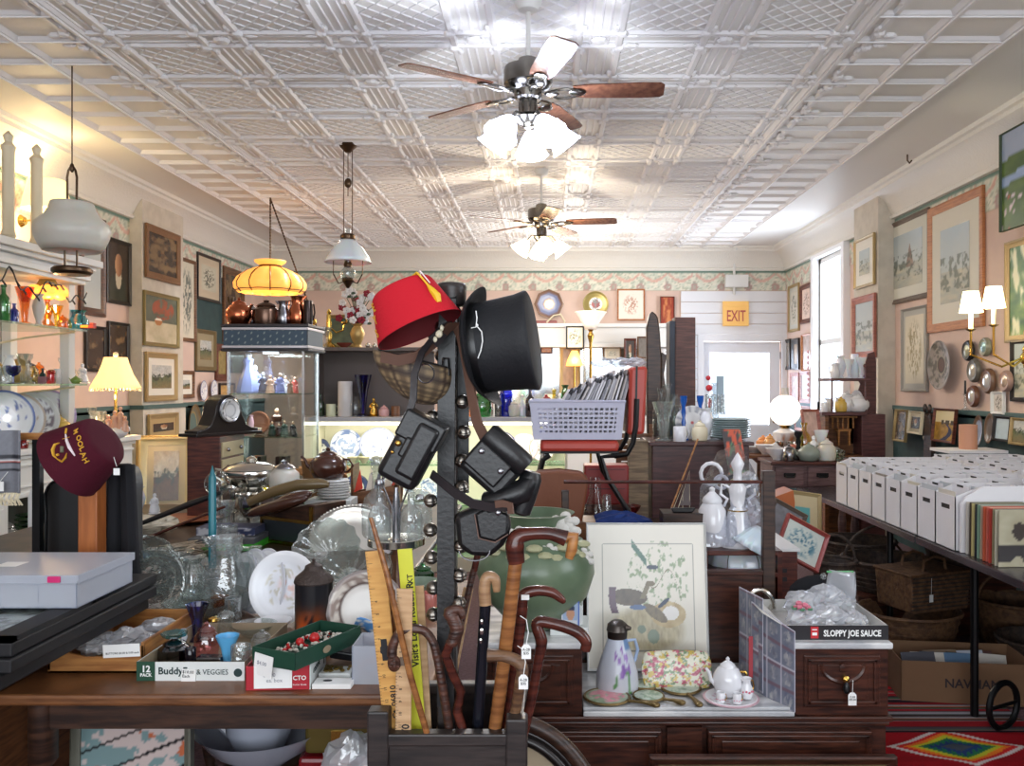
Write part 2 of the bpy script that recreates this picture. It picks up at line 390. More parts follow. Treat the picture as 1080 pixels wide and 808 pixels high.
for k in range(0,ROWS+1,2):
    y=Y0+k*g
    if y <1.5: continue
    for o_ in (-.09,.09): bar(fld,CL2,y+o_,CR2,y+o_,.045,.017)
    for o_ in (-.035,.035): bar(fld,CL2,y+o_,CR2,y+o_,.016,.007)
    for x in bands:                                        # scrolled leaf ornaments where the bands cross
        for sx in (-1,1):
            for sy in (-1,1):
                fld.ball((x+sx*.125,y+sy*.1,ZC-.012),(.035,.035,.022),6,k=4)
                fld.ball((x+sx*.09,y+sy*.16,ZC-.01),(.02,.045,.016),6,k=4)
                fld.ball((x+sx*.19,y+sy*.07,ZC-.01),(.045,.02,.016),6,k=4)
        fld.ball((x,y,ZC-.01),(.05,.05,.02),8,k=4)
    for i in range(len(bands)-1):                          # diamond lattice in each panel
        xa_,xb_=bands[i]+.14,bands[i+1]-.14;ya,yb=y+.11,y+2*g-.11;W_,H_=xb_-xa_,yb-ya;n=4
        for q in range(-n,n+1):
            for sg in (1,-1):
                # line x = xa + (t)*W, y = ya + (t*sg + q/n)*H clipped to the panel
                c0=q/n if sg==1 else 1+q/n
                ts=[]
                for t in (0.,1.):
                    v_=c0+sg*t
                    if -1e-9 <= v_ <= 1+1e-9: ts.append(t)
                for v_ in (0.,1.):
                    t=(v_-c0)*sg
                    if 0 <t <1: ts.append(t)
                if len(ts) >= 2 and max(ts)-min(ts) >.05:
                    t0,t1=min(ts),max(ts)
                    bar(fld,xa_+t0*W_,ya+(c0+sg*t0)*H_,xa_+t1*W_,ya+(c0+sg*t1)*H_,.013,.006)
struct('ceiling_panels',fld,tin)
# ------------------------------------------------------------ ceiling fans
FANW=wood('fan_blade_wood',(126,84,64),(98,62,48),.22,(6,6,1),5)
GLOBE=mat('lit_glass_shade',(250,250,255),.3,emit=11,ecol=(214,226,255))
GLOBEW=mat('lit_glass_shade_warm',(255,240,214),.3,emit=13,ecol=(255,226,176))
NICK=mat('antique_nickel',(120,116,110),.22,1)
def fan(loc,rz,label,gm,n_sh,warm):
    t=thing('ceiling_fan',label,'ceiling fan',loc,0)
    z_up=ZC-loc[2]
    obj('downrod',B().lathe([(.012,.16),(.012,z_up)],12),WHITE,t)
    obj('canopy',B().lathe([(.02,z_up-.06),(.05,z_up-.05),(.07,z_up-.01),(.07,z_up)],20),WHITE,t)
    obj('motor_housing',B().lathe([(.03,.19),(.05,.18),(.055,.15),(.12,.135),(.125,.12),(.125,.05),(.11,.03),(.075,.015),(.07,-.02),(.06,-.03)],28),NICK,t)
    for k in range(5):
        a=rz+2*PI*k/5;m=Matrix.Rotation(a,4,'Z') @ T(0,0,.01,math.radians(-11))
        out=[(.23,-.05),(.3,-.062),(.58,-.07),(.67,-.066),(.69,-.045),(.69,.045),(.67,.066),(.58,.07),(.3,.062),(.23,.05)]
        bl=B();n=len(out)
        bl.add([(x,y,0) for x,y in out]+[(x,y,.007) for x,y in out],[tuple(range(n-1,-1,-1)),tuple(range(n,2*n))]+[(i,(i+1) % n,(i+1) % n+n,i+n) for i in range(n)],m)
        blo=obj('blade',bl,FANW,t,30)
        ir=B()
        for s in (-1,1): ir.tube([(.09,0,-.005),(.15,s*.04,-.012),(.2,s*.045,-.008),(.27,s*.015,-.006)],.007,6,m)
        ir.ball((.12,0,-.01),(.04,.02,.012),8,m);ir.ball((.25,0,-.006),(.045,.035,.006),10,m)
        obj('blade_bracket',ir,NICK,blo)
    obj('light_fitter',B().lathe([(.045,-.03),(.05,-.06),(.05,-.1),(.07,-.12),(.05,-.15),(.02,-.17)],20),NICK,t)
    for k in range(n_sh):
        a=rz+.3+2*PI*k/n_sh
        c=Vector((math.cos(a)*.13,math.sin(a)*.13,-.155));d=Vector((math.cos(a)*.62,math.sin(a)*.62,-.78)).normalized()
        arm=B().tube([(math.cos(a)*.04,math.sin(a)*.04,-.11),(math.cos(a)*.09,math.sin(a)*.09,-.11),c+d*.0],.01,8)
        obj('lamp_arm',arm,NICK,t)
        sh=obj('glass_shade',B().lathe([(.028,0),(.034,.01),(.05,.04),(.066,.08),(.078,.11),(.088,.125)],20,axis(c,d),wave=lambda q,v: 1+.05*v*math.cos(q*8),cap=False),gm,t)
        obj('bulb',B().ball(c+d*.06,.03,10),gm,sh)
    obj('pull_chain',B().tube([(.02,0,-.16),(.021,0,-.33)],.0015,5).ball((.021,0,-.335),.006,6),BRASS,t)
    col=(1,.86,.66) if warm else (.9,.94,1)
    l=light('POINT','fan_lamp',(loc[0],loc[1],loc[2]-.33),40 if warm else 26,col,.03)
    return t
fan((X(557,4.35),4.35,3.02),math.radians(-3),'nearer ceiling fan with brown wooden blades and bluish white lit shades',GLOBE,5,0)
fan((X(571,7.8),7.8,3.0),math.radians(-8),'farther ceiling fan with brown blades and warm yellow lit shades',GLOBEW,4,1)
light('POINT','back_room_fill',(.2,10.4,2.75),55,(1,.93,.82),.3)  # added point light for the back, no lamp hangs here
light('AREA','back_overhead_light',(-1.2,9.2,3.2),70,(1,.97,.92),2.5,.4,(0,0,0))  # broad overhead area light

# ------------------------------------------------------------ hanging lamps
def chain(b,p,q,r=.004,n=None):
    p,q=Vector(p),Vector(q);L=(q-p).length;n=n or max(4,int(L/.03))
    for i in range(n):
        c=p+(q-p)*((i+.5)/n);b.lathe([(r*.5,-L/n*.55),(r*1.6,-L/n*.3),(r*1.6,L/n*.3),(r*.5,L/n*.55)],5,axis(c,q-p))
    return b
# frosted bell pendant at left
p0=V(76,240,5.25);t=thing('hanging_lamp','frosted white bell glass pendant lamp hanging on a thin rod at left','hanging lamp',p0)
zc=ZC-p0.z
s_=5.25/900
FROST=mat('frosted_white_glass',(206,202,192),.35,bump=.15,bscale=30,trans=.2)
obj('lamp_shade',B().lathe([(.115,26*s_),(.12,24*s_),(.13,18*s_),(.15,12*s_),(.2,4*s_),(.212,-3*s_),(.205,-10*s_),(.185,-18*s_),(.16,-25*s_)],36,cap=False,wave=lambda a,v: 1+.012*math.cos(a*18)),FROST,t,solid=.006)
b=B();chain(b,(0,0,zc),(0,0,64*s_),.003)
obj('hanging_rod',B().tube([(0,0,zc),(0,0,66*s_)],.004,6),DBRASS,t)
b=B().ball((0,0,63*s_),(.014,.014,.03),8)
for s in (-1,1): b.tube([(0,0,66*s_),(s*.022,0,60*s_),(s*.03,0,53*s_),(s*.028,0,24*s_)],.007,6)
obj('lamp_hook',b,DBRASS,t)
b=B().lathe([(.1,-50*s_),(.115,-47*s_),(.115,-44*s_),(.1,-42*s_)],28)
for x in (-.045,.03): b.tube([(x,0,-24*s_),(x-.005,.01,-35*s_),(x,0,-44*s_)],.006,6)
obj('bottom_ring',b,DBRASS,t)
# stained glass swag lamp
Y_=8.9;s_=Y_/900;p0=V(285,293,Y_);t=thing('stained_glass_lamp','amber stained glass lamp with scalloped shade hanging on a chain over the copper pots','hanging lamp',p0)
AMB=mat('amber_slag_glass',(240,176,96),.35,emit=.85,ecol=(255,170,74),var=.15,vscale=5)
pr=[(.16,18*s_),(.15,16*s_),(.105,13*s_),(.11,11*s_),(.18,9*s_),(.25,5.5*s_),(.31,.5*s_),(.345,-6*s_),(.34,-11*s_),(.3,-16*s_)]
wv=lambda a,v: 1+(.13*abs(math.sin(a*5))-.07)*ss(.3,.7,v)
obj('lamp_shade',B().lathe(pr,60,cap=False,wave=wv),AMB,t,solid=.005)
b=B()
for k in range(10):
    a=2*PI*k/10;b.tube([(r*1.0*math.cos(a),r*1.0*math.sin(a),z) for r,z in pr[2:]],.006,5)
for r,z in ((.108,12*s_),): b.tube([(r*math.cos(q*PI/15),r*math.sin(q*PI/15),z) for q in range(31)],.01,6)
b.tube([((.34*wv(q*PI/40,1))*math.cos(q*PI/40),(.34*wv(q*PI/40,1))*math.sin(q*PI/40),-14*s_) for q in range(81)],.005,5)
obj('leading',b,DBRASS,t)
b=B();chain(b,(0,0,ZC-p0.z),(0,0,12*s_),.006);e=V(345,375,Y_+.3)-p0;chain(b,(0,0,ZC-p0.z-.02),e,.006)
obj('chain',b,DBRASS,t);obj('bulb',B().ball((0,0,-8*s_),.05,10),mat('warm_bulb',(255,225,170),.3,emit=8,ecol=(255,200,120)),t)
light('POINT','amber_lamp',(p0.x,p0.y,p0.z-.12),12,(1,.68,.35),.03)
# milk glass oil lamp on pulley
Y_=6.96;s_=Y_/900;p0=V(367,267,Y_);t=thing('hanging_oil_lamp','white milk glass oil lamp hanging on brass pulley chains beside the red fez','hanging lamp',p0)
MILK=mat('milk_glass',(228,232,240),.15,coat=.5,trans=.3)
obj('lamp_shade',B().lathe([(.055,14*s_),(.07,12*s_),(.12,5*s_),(.165,-4*s_),(.19,-10*s_)],32,cap=False),MILK,t,solid=.004)
obj('chimney',B().lathe([(.022,-14*s_),(.035,-6*s_),(.022,8*s_),(.02,26*s_)],14,cap=False),GL,t)
b=B().lathe([(.06,15*s_),(.062,18*s_),(.05,20*s_)],20,cap=False)
b.lathe([(.07,116*s_),(.075,113*s_),(.05,110*s_),(.02,106*s_)],20)
for x in (-.035,.035): b.tube([(x,0,110*s_),(x,0,20*s_)],.004,5);b.tube([(x*3.4,0,-8*s_),(x*3.4,0,-22*s_)],.004,5);b.tube([(x*3.4,0,-22*s_),(x*2.2,0,-32*s_),(x,0,-30*s_)],.006,5)
b.tube([(0,0,110*s_),(0,0,80*s_)],.004,5).ball((0,0,74*s_),(.03,.02,.04),10).tube([(0,0,71*s_),(0,0,60*s_)],.004,5)
obj('pulley_frame',b,DBRASS,t)
obj('oil_font',B().lathe([(.02,-12*s_),(.03,-15*s_),(.06,-19*s_),(.065,-22*s_),(.05,-27*s_),(.02,-30*s_)],24),PRESS,t)
obj('burner',B().lathe([(.03,-15*s_),(.035,-13*s_),(.03,-10*s_),(.02,-8*s_)],16),DBRASS,t);obj('font_base',B().lathe([(.045,-26*s_),(.05,-29*s_),(.03,-33*s_),(.01,-37*s_)],16),DBRASS,t)

# ------------------------------------------------------------ wall lamps
LIT=mat('lit_shade_fabric',(255,238,196),.7,emit=1.1,ecol=(255,222,150))
LITW=mat('lit_shade_white',(255,250,224),.7,emit=2.6,ecol=(255,246,190))
p0=V(49,206,6.6);t=thing('swing_arm_lamp','lit cream drum shade lamp on a brass arm high on the left wall','wall lamp',p0)
obj('lamp_shade',B().lathe([(.175,-.115),(.13,.115)],28,cap=False),LIT,t,solid=.003)
obj('bulb',B().ball((0,0,-.02),.035,10),_m['warm_bulb'],t)
obj('lamp_arm',B().tube([(0,0,-.1),(0,0,-.17),(-.02,.03,-.18),(XL-p0.x,.1,-.18)],.008,8).lathe([(.05,0),(.03,.03)],16,T(XL-p0.x,.1,-.18,0,PI/2)),BRASS,t)
light('POINT','swing_lamp_bulb',(p0.x,p0.y,p0.z+.16),6,(1,.78,.42),.06)
light('POINT','swing_lamp_bulb',(p0.x,p0.y,p0.z-.2),8,(1,.8,.48),.06)
# double candle sconce
Ys=6.0;c0=Vector((XR-.03,6.0,Z(372,6.0)))
t=thing('wall_sconce','brass two arm candle sconce with small lit white shades on the right wall','wall lamp',c0)
b=B()
for z,r in ((.2,.012),(.14,.028),(.08,.016),(.02,.036),(-.04,.05),(-.09,.03),(-.13,.012)): b.ball((-.03,0,z),(r,r,r*1.1),10)
b.tube([(-.03,0,.25),(-.03,0,-.16)],.01,8)
obj('backplate',b,mat('polished_brass',(226,190,96),.16,1),t)
for e,zz in ((V(1024,319,5.85),0),(V(1048,314,5.8),0)):
    q=e-c0;ca=B().tube([(-.03,0,-.02),(q.x*.5,q.y*.5,-.1),(q.x,q.y,-.02),(q.x,q.y,q.z-.2)],.008,8).lathe([(.03,-.19),(.035,-.185),(.012,-.2)],14,T(*q))
    obj('candle_arm',ca,_m['polished_brass'],t)
    cs=obj('candle_sleeve',B().lathe([(.013,-.18),(.013,-.06)],12,T(*q)),CREAM,t)
    sh=obj('lamp_shade',B().lathe([(.075,-.07),(.05,.075)],24,T(*q),cap=False,wave=lambda a,v: 1+.02*math.cos(a*16)),LITW,t,solid=.002)
    light('POINT','sconce_bulb',e+Vector((-.02,0,-.12)),5,(1,.86,.55),.03)

# ------------------------------------------------------------ artwork painters
def art_land(s,sky=(200,210,214),hill=(96,116,84),fg=(150,130,88)):
    def f(u,v):
        h=.52+.16*(fb(u*4,1,s)-.5)*2
        c=mixc(sky,(232,230,220),fb(u*4,v*5,s+4)) if v >h else mixc(fg,hill,v/h+.5*(fb(u*9,v*9,s+2)-.5))
        if abs(v-h) <.12: c=mixc(c,(54,66,52),.8*ss(.42,.6,fb(u*16,v*10,s+7)))
        return mixc(c,(30,30,26),.3*fb(u*22,v*22,s+9))
    return f
def art_dark(s,face=True,dress=(60,70,54)):
    def f(u,v):
        c=mixc((34,26,22),(72,52,38),fb(u*4,v*4,s))
        if face:
            e=((u-.52)/.17)**2+((v-.62)/.2)**2
            if e <1: c=mixc((196,150,110),(120,80,56),.5+.9*(u-.52)/.3)
            elif ((u-.52)/.14)**2+((v-.4)/.2)**2 <1: c=(190,176,150)
            elif v <.42 and abs(u-.5) <.42-.5*(v-.0)*.4: c=mixc(dress,(30,30,26),fb(u*7,v*7,s+2))
        else:
            c=mixc(c,(148,122,86),.75*ss(.45,.75,fb(u*4,v*5,s+5)))
        return c
    return f
def art_sketch(s,ink=(110,116,110),tint=(214,208,190),dens=.52,cx=.5,cy=.5,r=.42):
    def f(u,v):
        d=math.hypot((u-cx)/r,(v-cy)/(r*1.05));n=fb(u*19,v*19,s)+.25*(fb(u*5,v*5,s+3)-.5)
        return mixc(tint,ink,ss(dens-.06,dens+.1,n)*ss(1.15,.6,d))
    return f
def art_port(s,ship=True):
    def f(u,v):
        c=mixc((196,198,190),(170,184,190),v+.4*(fb(u*5,v*5,s)-.5))
        if v <.42: c=mixc((150,160,158),(206,196,170),fb(u*4,v*16,s+1))
        if ship and abs(u-.58) <.14*(1-(v-.35)/.45) and .35 <v <.8: c=mixc((120,100,92),(168,150,136),fb(u*10,v*10,s+2))
        if .15 <v <.62: c=mixc(c,(84,92,84),.7*ss(.46,.66,fb(u*11,v*14,s+6)))
        return c
    return f
def art_autumn(u,v):
    c=mixc((70,84,76),(110,116,100),fb(u*6,v*6,3))
    if v <.45: c=mixc((220,214,190),(176,170,140),fb(u*5,v*5,2))
    if ((u-.55)/.35)**2+((v-.74)/.22)**2 <1: c=mixc(c,mixc((170,84,60),(124,80,60),fb(u*9,v*9,5)),ss(.3,.5,fb(u*10,v*10,7)))
    if ((u-.4)/.12)**2+((v-.46)/.08)**2 <1: c=(176,120,70) if v <.48 else (236,232,220)
    return c
def art_red(u,v): return mixc((150,60,40),(206,130,80),ss(.35,.75,fb(u*5,v*7,21)*1.1 if abs(u-.5) <.3 else .1))
def art_canvas(u,v):
    c=mixc((66,92,56),(118,140,72),fb(u*7,v*8,31))
    if v >.72+.2*u: c=mixc((150,168,200),(176,186,204),fb(u*4,v*4,33))
    if v >.6 and fb(u*4+2,v*4,36) >.5 and u >.3: c=mixc((46,66,46),(70,90,56),fb(u*16,v*16,37))
    if abs(v-(.5+.15*u)) <.045: c=(150,172,208)
    if v <.42 and fb(u*24,v*24,38) >.68: c=(222,204,208)
    if fb(u*30,v*30,39) >.8 and v <.6: c=(196,80,70)
    return c
def art_fern(u,v): return mixc(mixc((34,84,66),(150,176,92),fb(u*5,v*9,51)),(226,226,190),ss(.6,.75,fb(u*12,v*4+u*6,55)))
def art_path(u,v):
    c=(222,206,160) if v >.62 else mixc((196,150,60),(120,92,40),fb(u*8,v*8,61))
    if v <.62 and abs(u-(.45+.35*math.sin(v*5))) <.2*(.75-v): c=(60,60,76)
    if .55 <v <.7 and fb(u*8,2,63) >.5: c=(84,70,44)
    return c
def plain(c,n=.08): return lambda u,v: mixc(c,tuple(x*(1-n*3) for x in c),fb(u*6,v*6,77))
def picture(label,c,W,H,rz,fmat,fw=.03,art=None,mt=None,mw=0.,tilt=0.,name='framed_picture',cat='picture',group=None,res=None,depth=.025,lay=0,glossy=True,backing=True):
    """framed picture, local x right, z up, faces -y; c is the centre of its back"""
    t=thing(name,label,cat,c,0,group,rot=(tilt,0,rz) if not lay else (tilt,lay,rz))
    fr=B();w2,h2=W/2,H/2
    pf=[(0,0),(0,-depth),(fw*.25,-depth*1.15),(fw*.55,-depth*.8),(fw,-depth*.55),(fw,0)]
    cs=[(-1,-1),(1,-1),(1,1),(-1,1)];n=len(pf);vs=[]
    for sx,sz in cs:
        for d,y in pf: vs.append((sx*(w2-d),y,sz*(h2-d)))
    fs=[]
    for i in range(4):
        j=(i+1) % 4
        for k in range(n): l=(k+1) % n;fs.append((i*n+k,j*n+k,j*n+l,i*n+l))
    fr.add(vs,fs);obj('frame',fr,fmat,t,30)
    iw,ih=w2-fw,h2-fw
    if backing: obj('backing',B().box(-iw,iw,-.006,-.001,-ih,ih),mat('backing_board',(120,100,80),.8),t,0)
    if mt is not None:
        obj('mat_board',B().box(-iw,iw,-.01,-.006,-ih,ih),mat('mat_%d_%d_%d' % mt,mt,.7),t,0);iw -= mw;ih -= mw
    if art:
        r=res or max(16,min(70,int(max(W,H)*100)));nu=max(6,int(r*min(1,iw/ih)));nv=max(6,int(r*min(1,ih/iw)))
        y= -.012 if mt is not None else -.008
        obj('artwork',B().grid(nu,nv,lambda u,v: (-iw+2*iw*u,y,-ih+2*ih*v),art),painted('print',.25 if glossy else .55),t,0)
    return t
FR_BR=wood('brown_frame',(122,84,54),(88,58,38),.4);FR_DK=mat('black_frame',(34,28,26),.35)
FR_GY=wood('grey_brown_frame',(112,98,86),(90,76,66),.5);FR_OR=wood('orange_oak_frame',(190,128,82),(164,102,62),.45)
FR_MH=wood('mahogany_frame',(110,56,40),(74,36,28),.35);FR_GD=mat('gold_frame',(174,150,104),.4,.45,bump=.2,bscale=90)
FR_PK=wood('rosewood_frame',(170,104,88),(140,80,66),.45)
MT_W=(226,222,210);MT_G=(190,190,180)
def wallpic(side,x0,x1,yt,yb,label,fmat,art,fw=.03,mt=None,mw=.05,off=0.,**k):
    xw=(XL if side=='l' else XR) +(off if side=='l' else -off)
    ya,yb_=xw*F/(x0-CX),xw*F/(x1-CX);ym=(ya+yb_)/2;W=abs(ya-yb_);zt,zb=Z(yt,ym),Z(yb,ym)
    return picture(label,(xw+(.004 if side=='l' else -.004),ym,(zt+zb)/2),W,zt-zb,PI/2 if side=='l' else -PI/2,fmat,fw,art,mt,mw,**k)
wallpic('l',110,136,253,321,'dark oil portrait of a white bearded old man high on the left wall',FR_DK,art_dark(2),.035)
wallpic('l',82,109,228,333,'large dark brown framed mirror above the left mantelpiece end',wood('mirror_frame',(86,50,36),(58,32,24),.35),None,.07,mt=(180,186,186),mw=0,name='framed_mirror',cat='mirror')
wallpic('l',112,134,340,385,'small black framed dark picture below the bearded portrait',FR_DK,art_dark(9,False),.03)
wallpic('l',88,110,344,392,'dark green landscape picture left of the small black framed one',FR_DK,art_dark(14,False,),.03)
wallpic('l',152,188,242,297,'ornate brown framed dark painting at the top of the left pilaster',mat('carved_brown_frame',(122,86,54),.45,bump=.5,bscale=70),art_dark(5,False),.07,off=.135)
wallpic('l',150,187,310,366,'gilt framed winter scene with red tree on the left pilaster',mat('green_gilt',(136,122,78),.4,.3),art_autumn,.04,off=.135)
wallpic('l',152,185,372,423,'gold framed print with white mat, lowest of the left pilaster pictures',FR_GD,art_land(3),.06,MT_W,.07,off=.135)
wallpic('l',186,205,273,360,'tall brown framed floral pen drawing beside the left pilaster',FR_BR,art_sketch(8),.04)
wallpic('l',206.5,231,270,318,'black framed pencil sketch with beige mat near the amber lamp',FR_DK,art_sketch(11,(110,110,100),(206,200,180)),.035,(198,182,158),.09)
wallpic('l',205,226,348,391,'olive framed print of a castle on the dark teal panel',mat('olive_frame',(116,100,66),.4,.3),art_land(12),.05,(150,138,110),.08)
wallpic('l',234,256,284,362,'tall gilt framed dark painting behind the glass display tower',FR_BR,art_dark(17,False),.09)
wallpic('l',186.5,203,391,420,'small brown framed landscape print below the floral drawing',FR_BR,art_land(19,fg=(180,130,90)),.045,MT_W,.06)
wallpic('l',226,240,363,402,'mahogany framed gold picture beside the display tower',FR_MH,plain((170,150,90)),.09)
wallpic('l',155,186,436,465,'small gilt framed portrait print low on the teal wainscot',FR_GD,art_dark(22),.05,(176,150,104),.05,off=.16)
struct('trim_14',B().box(XL,XL+.003,9.95,11.6,Z(392,9.9),2.88),teal)
wallpic('r',903,924,250,303,'gold and black framed watercolour, upper picture on the right pilaster',FR_GD,art_port(31,False),.03,MT_W,.1,off=.175)
wallpic('r',901,925,312,378,'reddish wood framed mirror picture, lower on the right pilaster',FR_PK,art_port(32,False),.07,off=.175)
wallpic('r',938,982,229,318,'grey brown framed sailing ship print right of the pilaster',FR_GY,art_port(33),.045,(206,206,194),.1)
wallpic('r',981,1040,209,348,'large orange oak framed harbour watercolour on the right wall',FR_OR,art_port(35,False),.075,(214,210,196),.16)
wallpic('r',953,980,324,413,'tall narrow grey matted drawing below the sailing ship print',mat('grey_frame',(150,146,138),.5),art_sketch(37,(150,140,110),(214,206,184)),.025,(170,168,160),.05)
picture('unframed landscape canvas with flowers, highest on the right wall',(XR-.17,5.45,2.98),1.35,.7,-PI/2,mat('canvas_edge',(70,84,60),.6),.006,art_canvas,res=60,name='canvas_painting',cat='painting',glossy=False)
wallpic('r',1063,1160,243,358,'gilt framed green fern painting above the brass sconce',FR_GD,art_fern,.05)
wallpic('r',1069,1110,357,424,'small dark framed picture at the right edge below the fern painting',FR_DK,art_port(41,False),.03)
wallpic('r',833,844,300,350,'narrow gold framed picture in the back right corner',FR_GD,art_sketch(42),.04,MT_G,.06)
wallpic('r',845.5,857,300,341,'dark framed drawing right of the narrow gold one in the corner',FR_MH,art_sketch(43,(160,140,130),(232,206,190)),.06)
wallpic('r',828,835,358,390,'first of two small dark frames low in the back right corner',FR_DK,plain((140,130,120)),.05)
wallpic('r',836.5,844,357,390,'second of two small dark frames, nearer the window',FR_DK,plain((200,180,160)),.08)
wallpic('r',847,857,352,392,'peach matted picture next to the side window',FR_OR,plain((210,190,180)),.03)
wallpic('r',835,844,393,425,'left pink wood frame hanging below the dark pair',FR_PK,plain((220,200,196)),.05)
wallpic('r',845,856,391,425,'right pink wood frame hanging below the dark pair',FR_PK,plain((200,190,186)),.06)
wallpic('r',840,856,428,455,'lowest pink framed picture beside the globe lamp',FR_PK,plain((214,196,186)),.05)
# ------------------------------------------------------------ back wall things
def bpt(px,py): return Vector((X(px,YB-.01),YB-.01,Z(py,YB-.01)))
sB=YB/900
def plate_mesh(R,d=.02,n=28,colf=None,m=None,foot=True,oval=1.):
    pr=[(R*.02,.004),(R*.5,.004),(R*.62,.006),(R*.7,.012),(R,d),(R*1.0,d+.003),(R*.97,d+.001),(R*.6,0),(R*.55,-.002),(0.001,-.002)]
    k=[]
    vs=[];
    rz_=[(0,.005),(.06,.005),(.12,.005),(.18,.005),(.24,.005),(.3,.005),(.36,.005),(.42,.005),(.48,.005),(.54,.006),(.6,.007),(.66,.009),(.72,.012),(.78,.0135),(.84,.0155),(.9,.018),(.95,d),(1.,d),(1.,d-.003),(.9,d-.008),(.6,0),(.3,-.002)]
    return B().lathe([(max(1e-4,R*x),z) for x,z in rz_],n,m,sx=oval,col=(lambda a,v: colf(a,rz_[min(21,int(round(v*21)))][0])) if colf else None)
def plate(label,loc,R,colf,rz=0,tilt=-PI/2+.0,m=None,group=None,name='plate',cat='plate',wall=False,n=40,oval=1.,rot=None,parent=None):
    """plate whose face looks to -y (standing); loc is the bottom edge unless wall"""
    t_=plate_mesh(R,R*.15,n,colf,oval=oval)
    o=obj(name,t_,m or PTG,None,50)
    o.rotation_mode='XYZ';o.rotation_euler=rot or (PI/2+tilt+PI/2,0,rz)
    if not wall:
        th=o.rotation_euler[0];v=Vector((0,math.sin(0),0));o.location=Vector(loc)+Vector((0,0,R*abs(math.sin(th))))
    else: o.location=loc
    return tag(o,label,cat,group)
def ringc(bands,speck=None,sd=0):
    def f(a,r):
        for lim,c in bands:
            if r <= lim: break
        if speck and speck[0] <r <speck[1] and fb(r*math.cos(a)*7+9,r*math.sin(a)*7+9,sd) >speck[2]: c=speck[3]
        return c
    return f
WHT=(232,232,234);BLU=(70,92,150)
o=plate('octagonal wooden framed blue glass dish on the back wall',bpt(579,321)-Vector((0,.03,0)),.215,ringc([(.3,(236,220,200)),(.4,(200,150,100)),(.72,(110,120,160)),(1,(120,84,56))]),wall=True,n=8,name='wall_plate')
plate('round brass plate with painted centre on the back wall',bpt(628,321)-Vector((0,.03,0)),.185,ringc([(.3,(140,84,84)),(.5,(214,210,204)),(1,(158,142,84))],(0,.5,.55,(120,120,120)),3),wall=True,name='wall_plate',m=painted('painted_metal',.3,metal=.5))
def bpic(x0,x1,yt,yb,label,*a,dy=0.,**k):
    p,q=bpt(x0,yt),bpt(x1,yb)
    return picture(label,((p.x+q.x)/2,YB-.01-dy,(p.z+q.z)/2),q.x-p.x,p.z-q.z,0,*a,**k)
bpic(651,680,305,338,'gold framed certificate above the white mantel on the back wall',FR_OR,.02,art_sketch(71,(190,150,130),(236,226,214)),(230,224,212),.04)
bpic(696,711,313,352,'narrow dark red picture of a standing figure at the back',FR_MH,.01,art_red,dy=.02)
# white mantel header, mirror and shelf at the back
b=B().box(X(520,12),X(724,12),12.05,YB-.04,Z(362,12),Z(345,12)).box(X(516,12),X(728,12),12.0,YB-.04,Z(345,12),Z(341,12)).box(X(518,12),X(726,12),12.02,YB-.04,Z(366,12),Z(362,12))
for x0,x1 in ((520,530),(716,724)): b.box(X(x0,12),X(x1,12),12.06,YB-.04,0,Z(366,12))
b.box(X(516,12),X(728,12),11.9,YB-.04,Z(440,12)-.05,Z(440,12))
t=thing('mantelpiece','white painted mantel cabinet with wide header against the back wall','mantelpiece',(0,0,0))
obj('mantel_surround',b,WHITE,t,0,.006)
obj('mirror_glass',B().box(X(530,12),X(716,12),YB-.06,YB-.05,Z(440,12),Z(366,12)),mat('mirror',(205,208,208),.08,1),t)
obj('base_cabinet',B().box(X(522,12),X(722,12),11.95,YB-.05,0,Z(440,12)-.05),WHITE,t,0)
def mpic(x0,x1,yt,yb,label,fm,fw,art,mt=None,mw=0,Y=11.85,**k):
    picture(label,((X(x0,Y)+X(x1,Y))/2,Y,(Z(yt,Y)+Z(yb,Y))/2),(x1-x0)*Y/F,(yb-yt)*Y/F,0,fm,fw,art,mt,mw,**k)
mpic(597,616,344,368,'brown framed floral print hanging on the mantel header',FR_DK,.02,art_sketch(73,(120,120,90),(226,220,200)),Y=11.98)
mpic(570,583,363,373,'tiny orange picture in brown frame below the header',FR_MH,.02,plain((220,140,70)),Y=12.25)
mpic(590,612,364,415,'gold framed mirror behind the small amber lamp',FR_GD,.05,plain((190,150,110)),Y=12.27)
mpic(636,655,366,380,'white matted small picture behind the plastic sleeves',FR_BR,.02,art_sketch(75),MT_W,.03,Y=12.2)
mpic(658,671,357,384,'dark red framed portrait right of the torchere lamp',FR_MH,.03,art_dark(76),Y=11.9)
mpic(672,684,355,378,'brown framed picture beside the carved chair back',FR_BR,.02,plain((130,120,110)),Y=11.95)
# red leather satchel-shaped plaque with antler
t=thing('wall_basket','dark red half round leather pouch hanging under the octagonal dish','pouch',bpt(575,348)-Vector((0,.08,0)))
obj('pouch_body',B().prism([(-.17,.13)]+[(.17*math.cos(a),-.14*math.sin(a)+.04) for a in [PI-PI*i/12 for i in range(13)]]+[(.17,.13)],.06),mat('oxblood',(128,44,40),.4),t,40,.008)
obj('pouch_handle',B().tube([(.02,0,.1),(.12,-.01,.2),(.22,-.01,.22),(.28,-.01,.12),(.26,-.01,.02)],.012,8),CREAM,t)
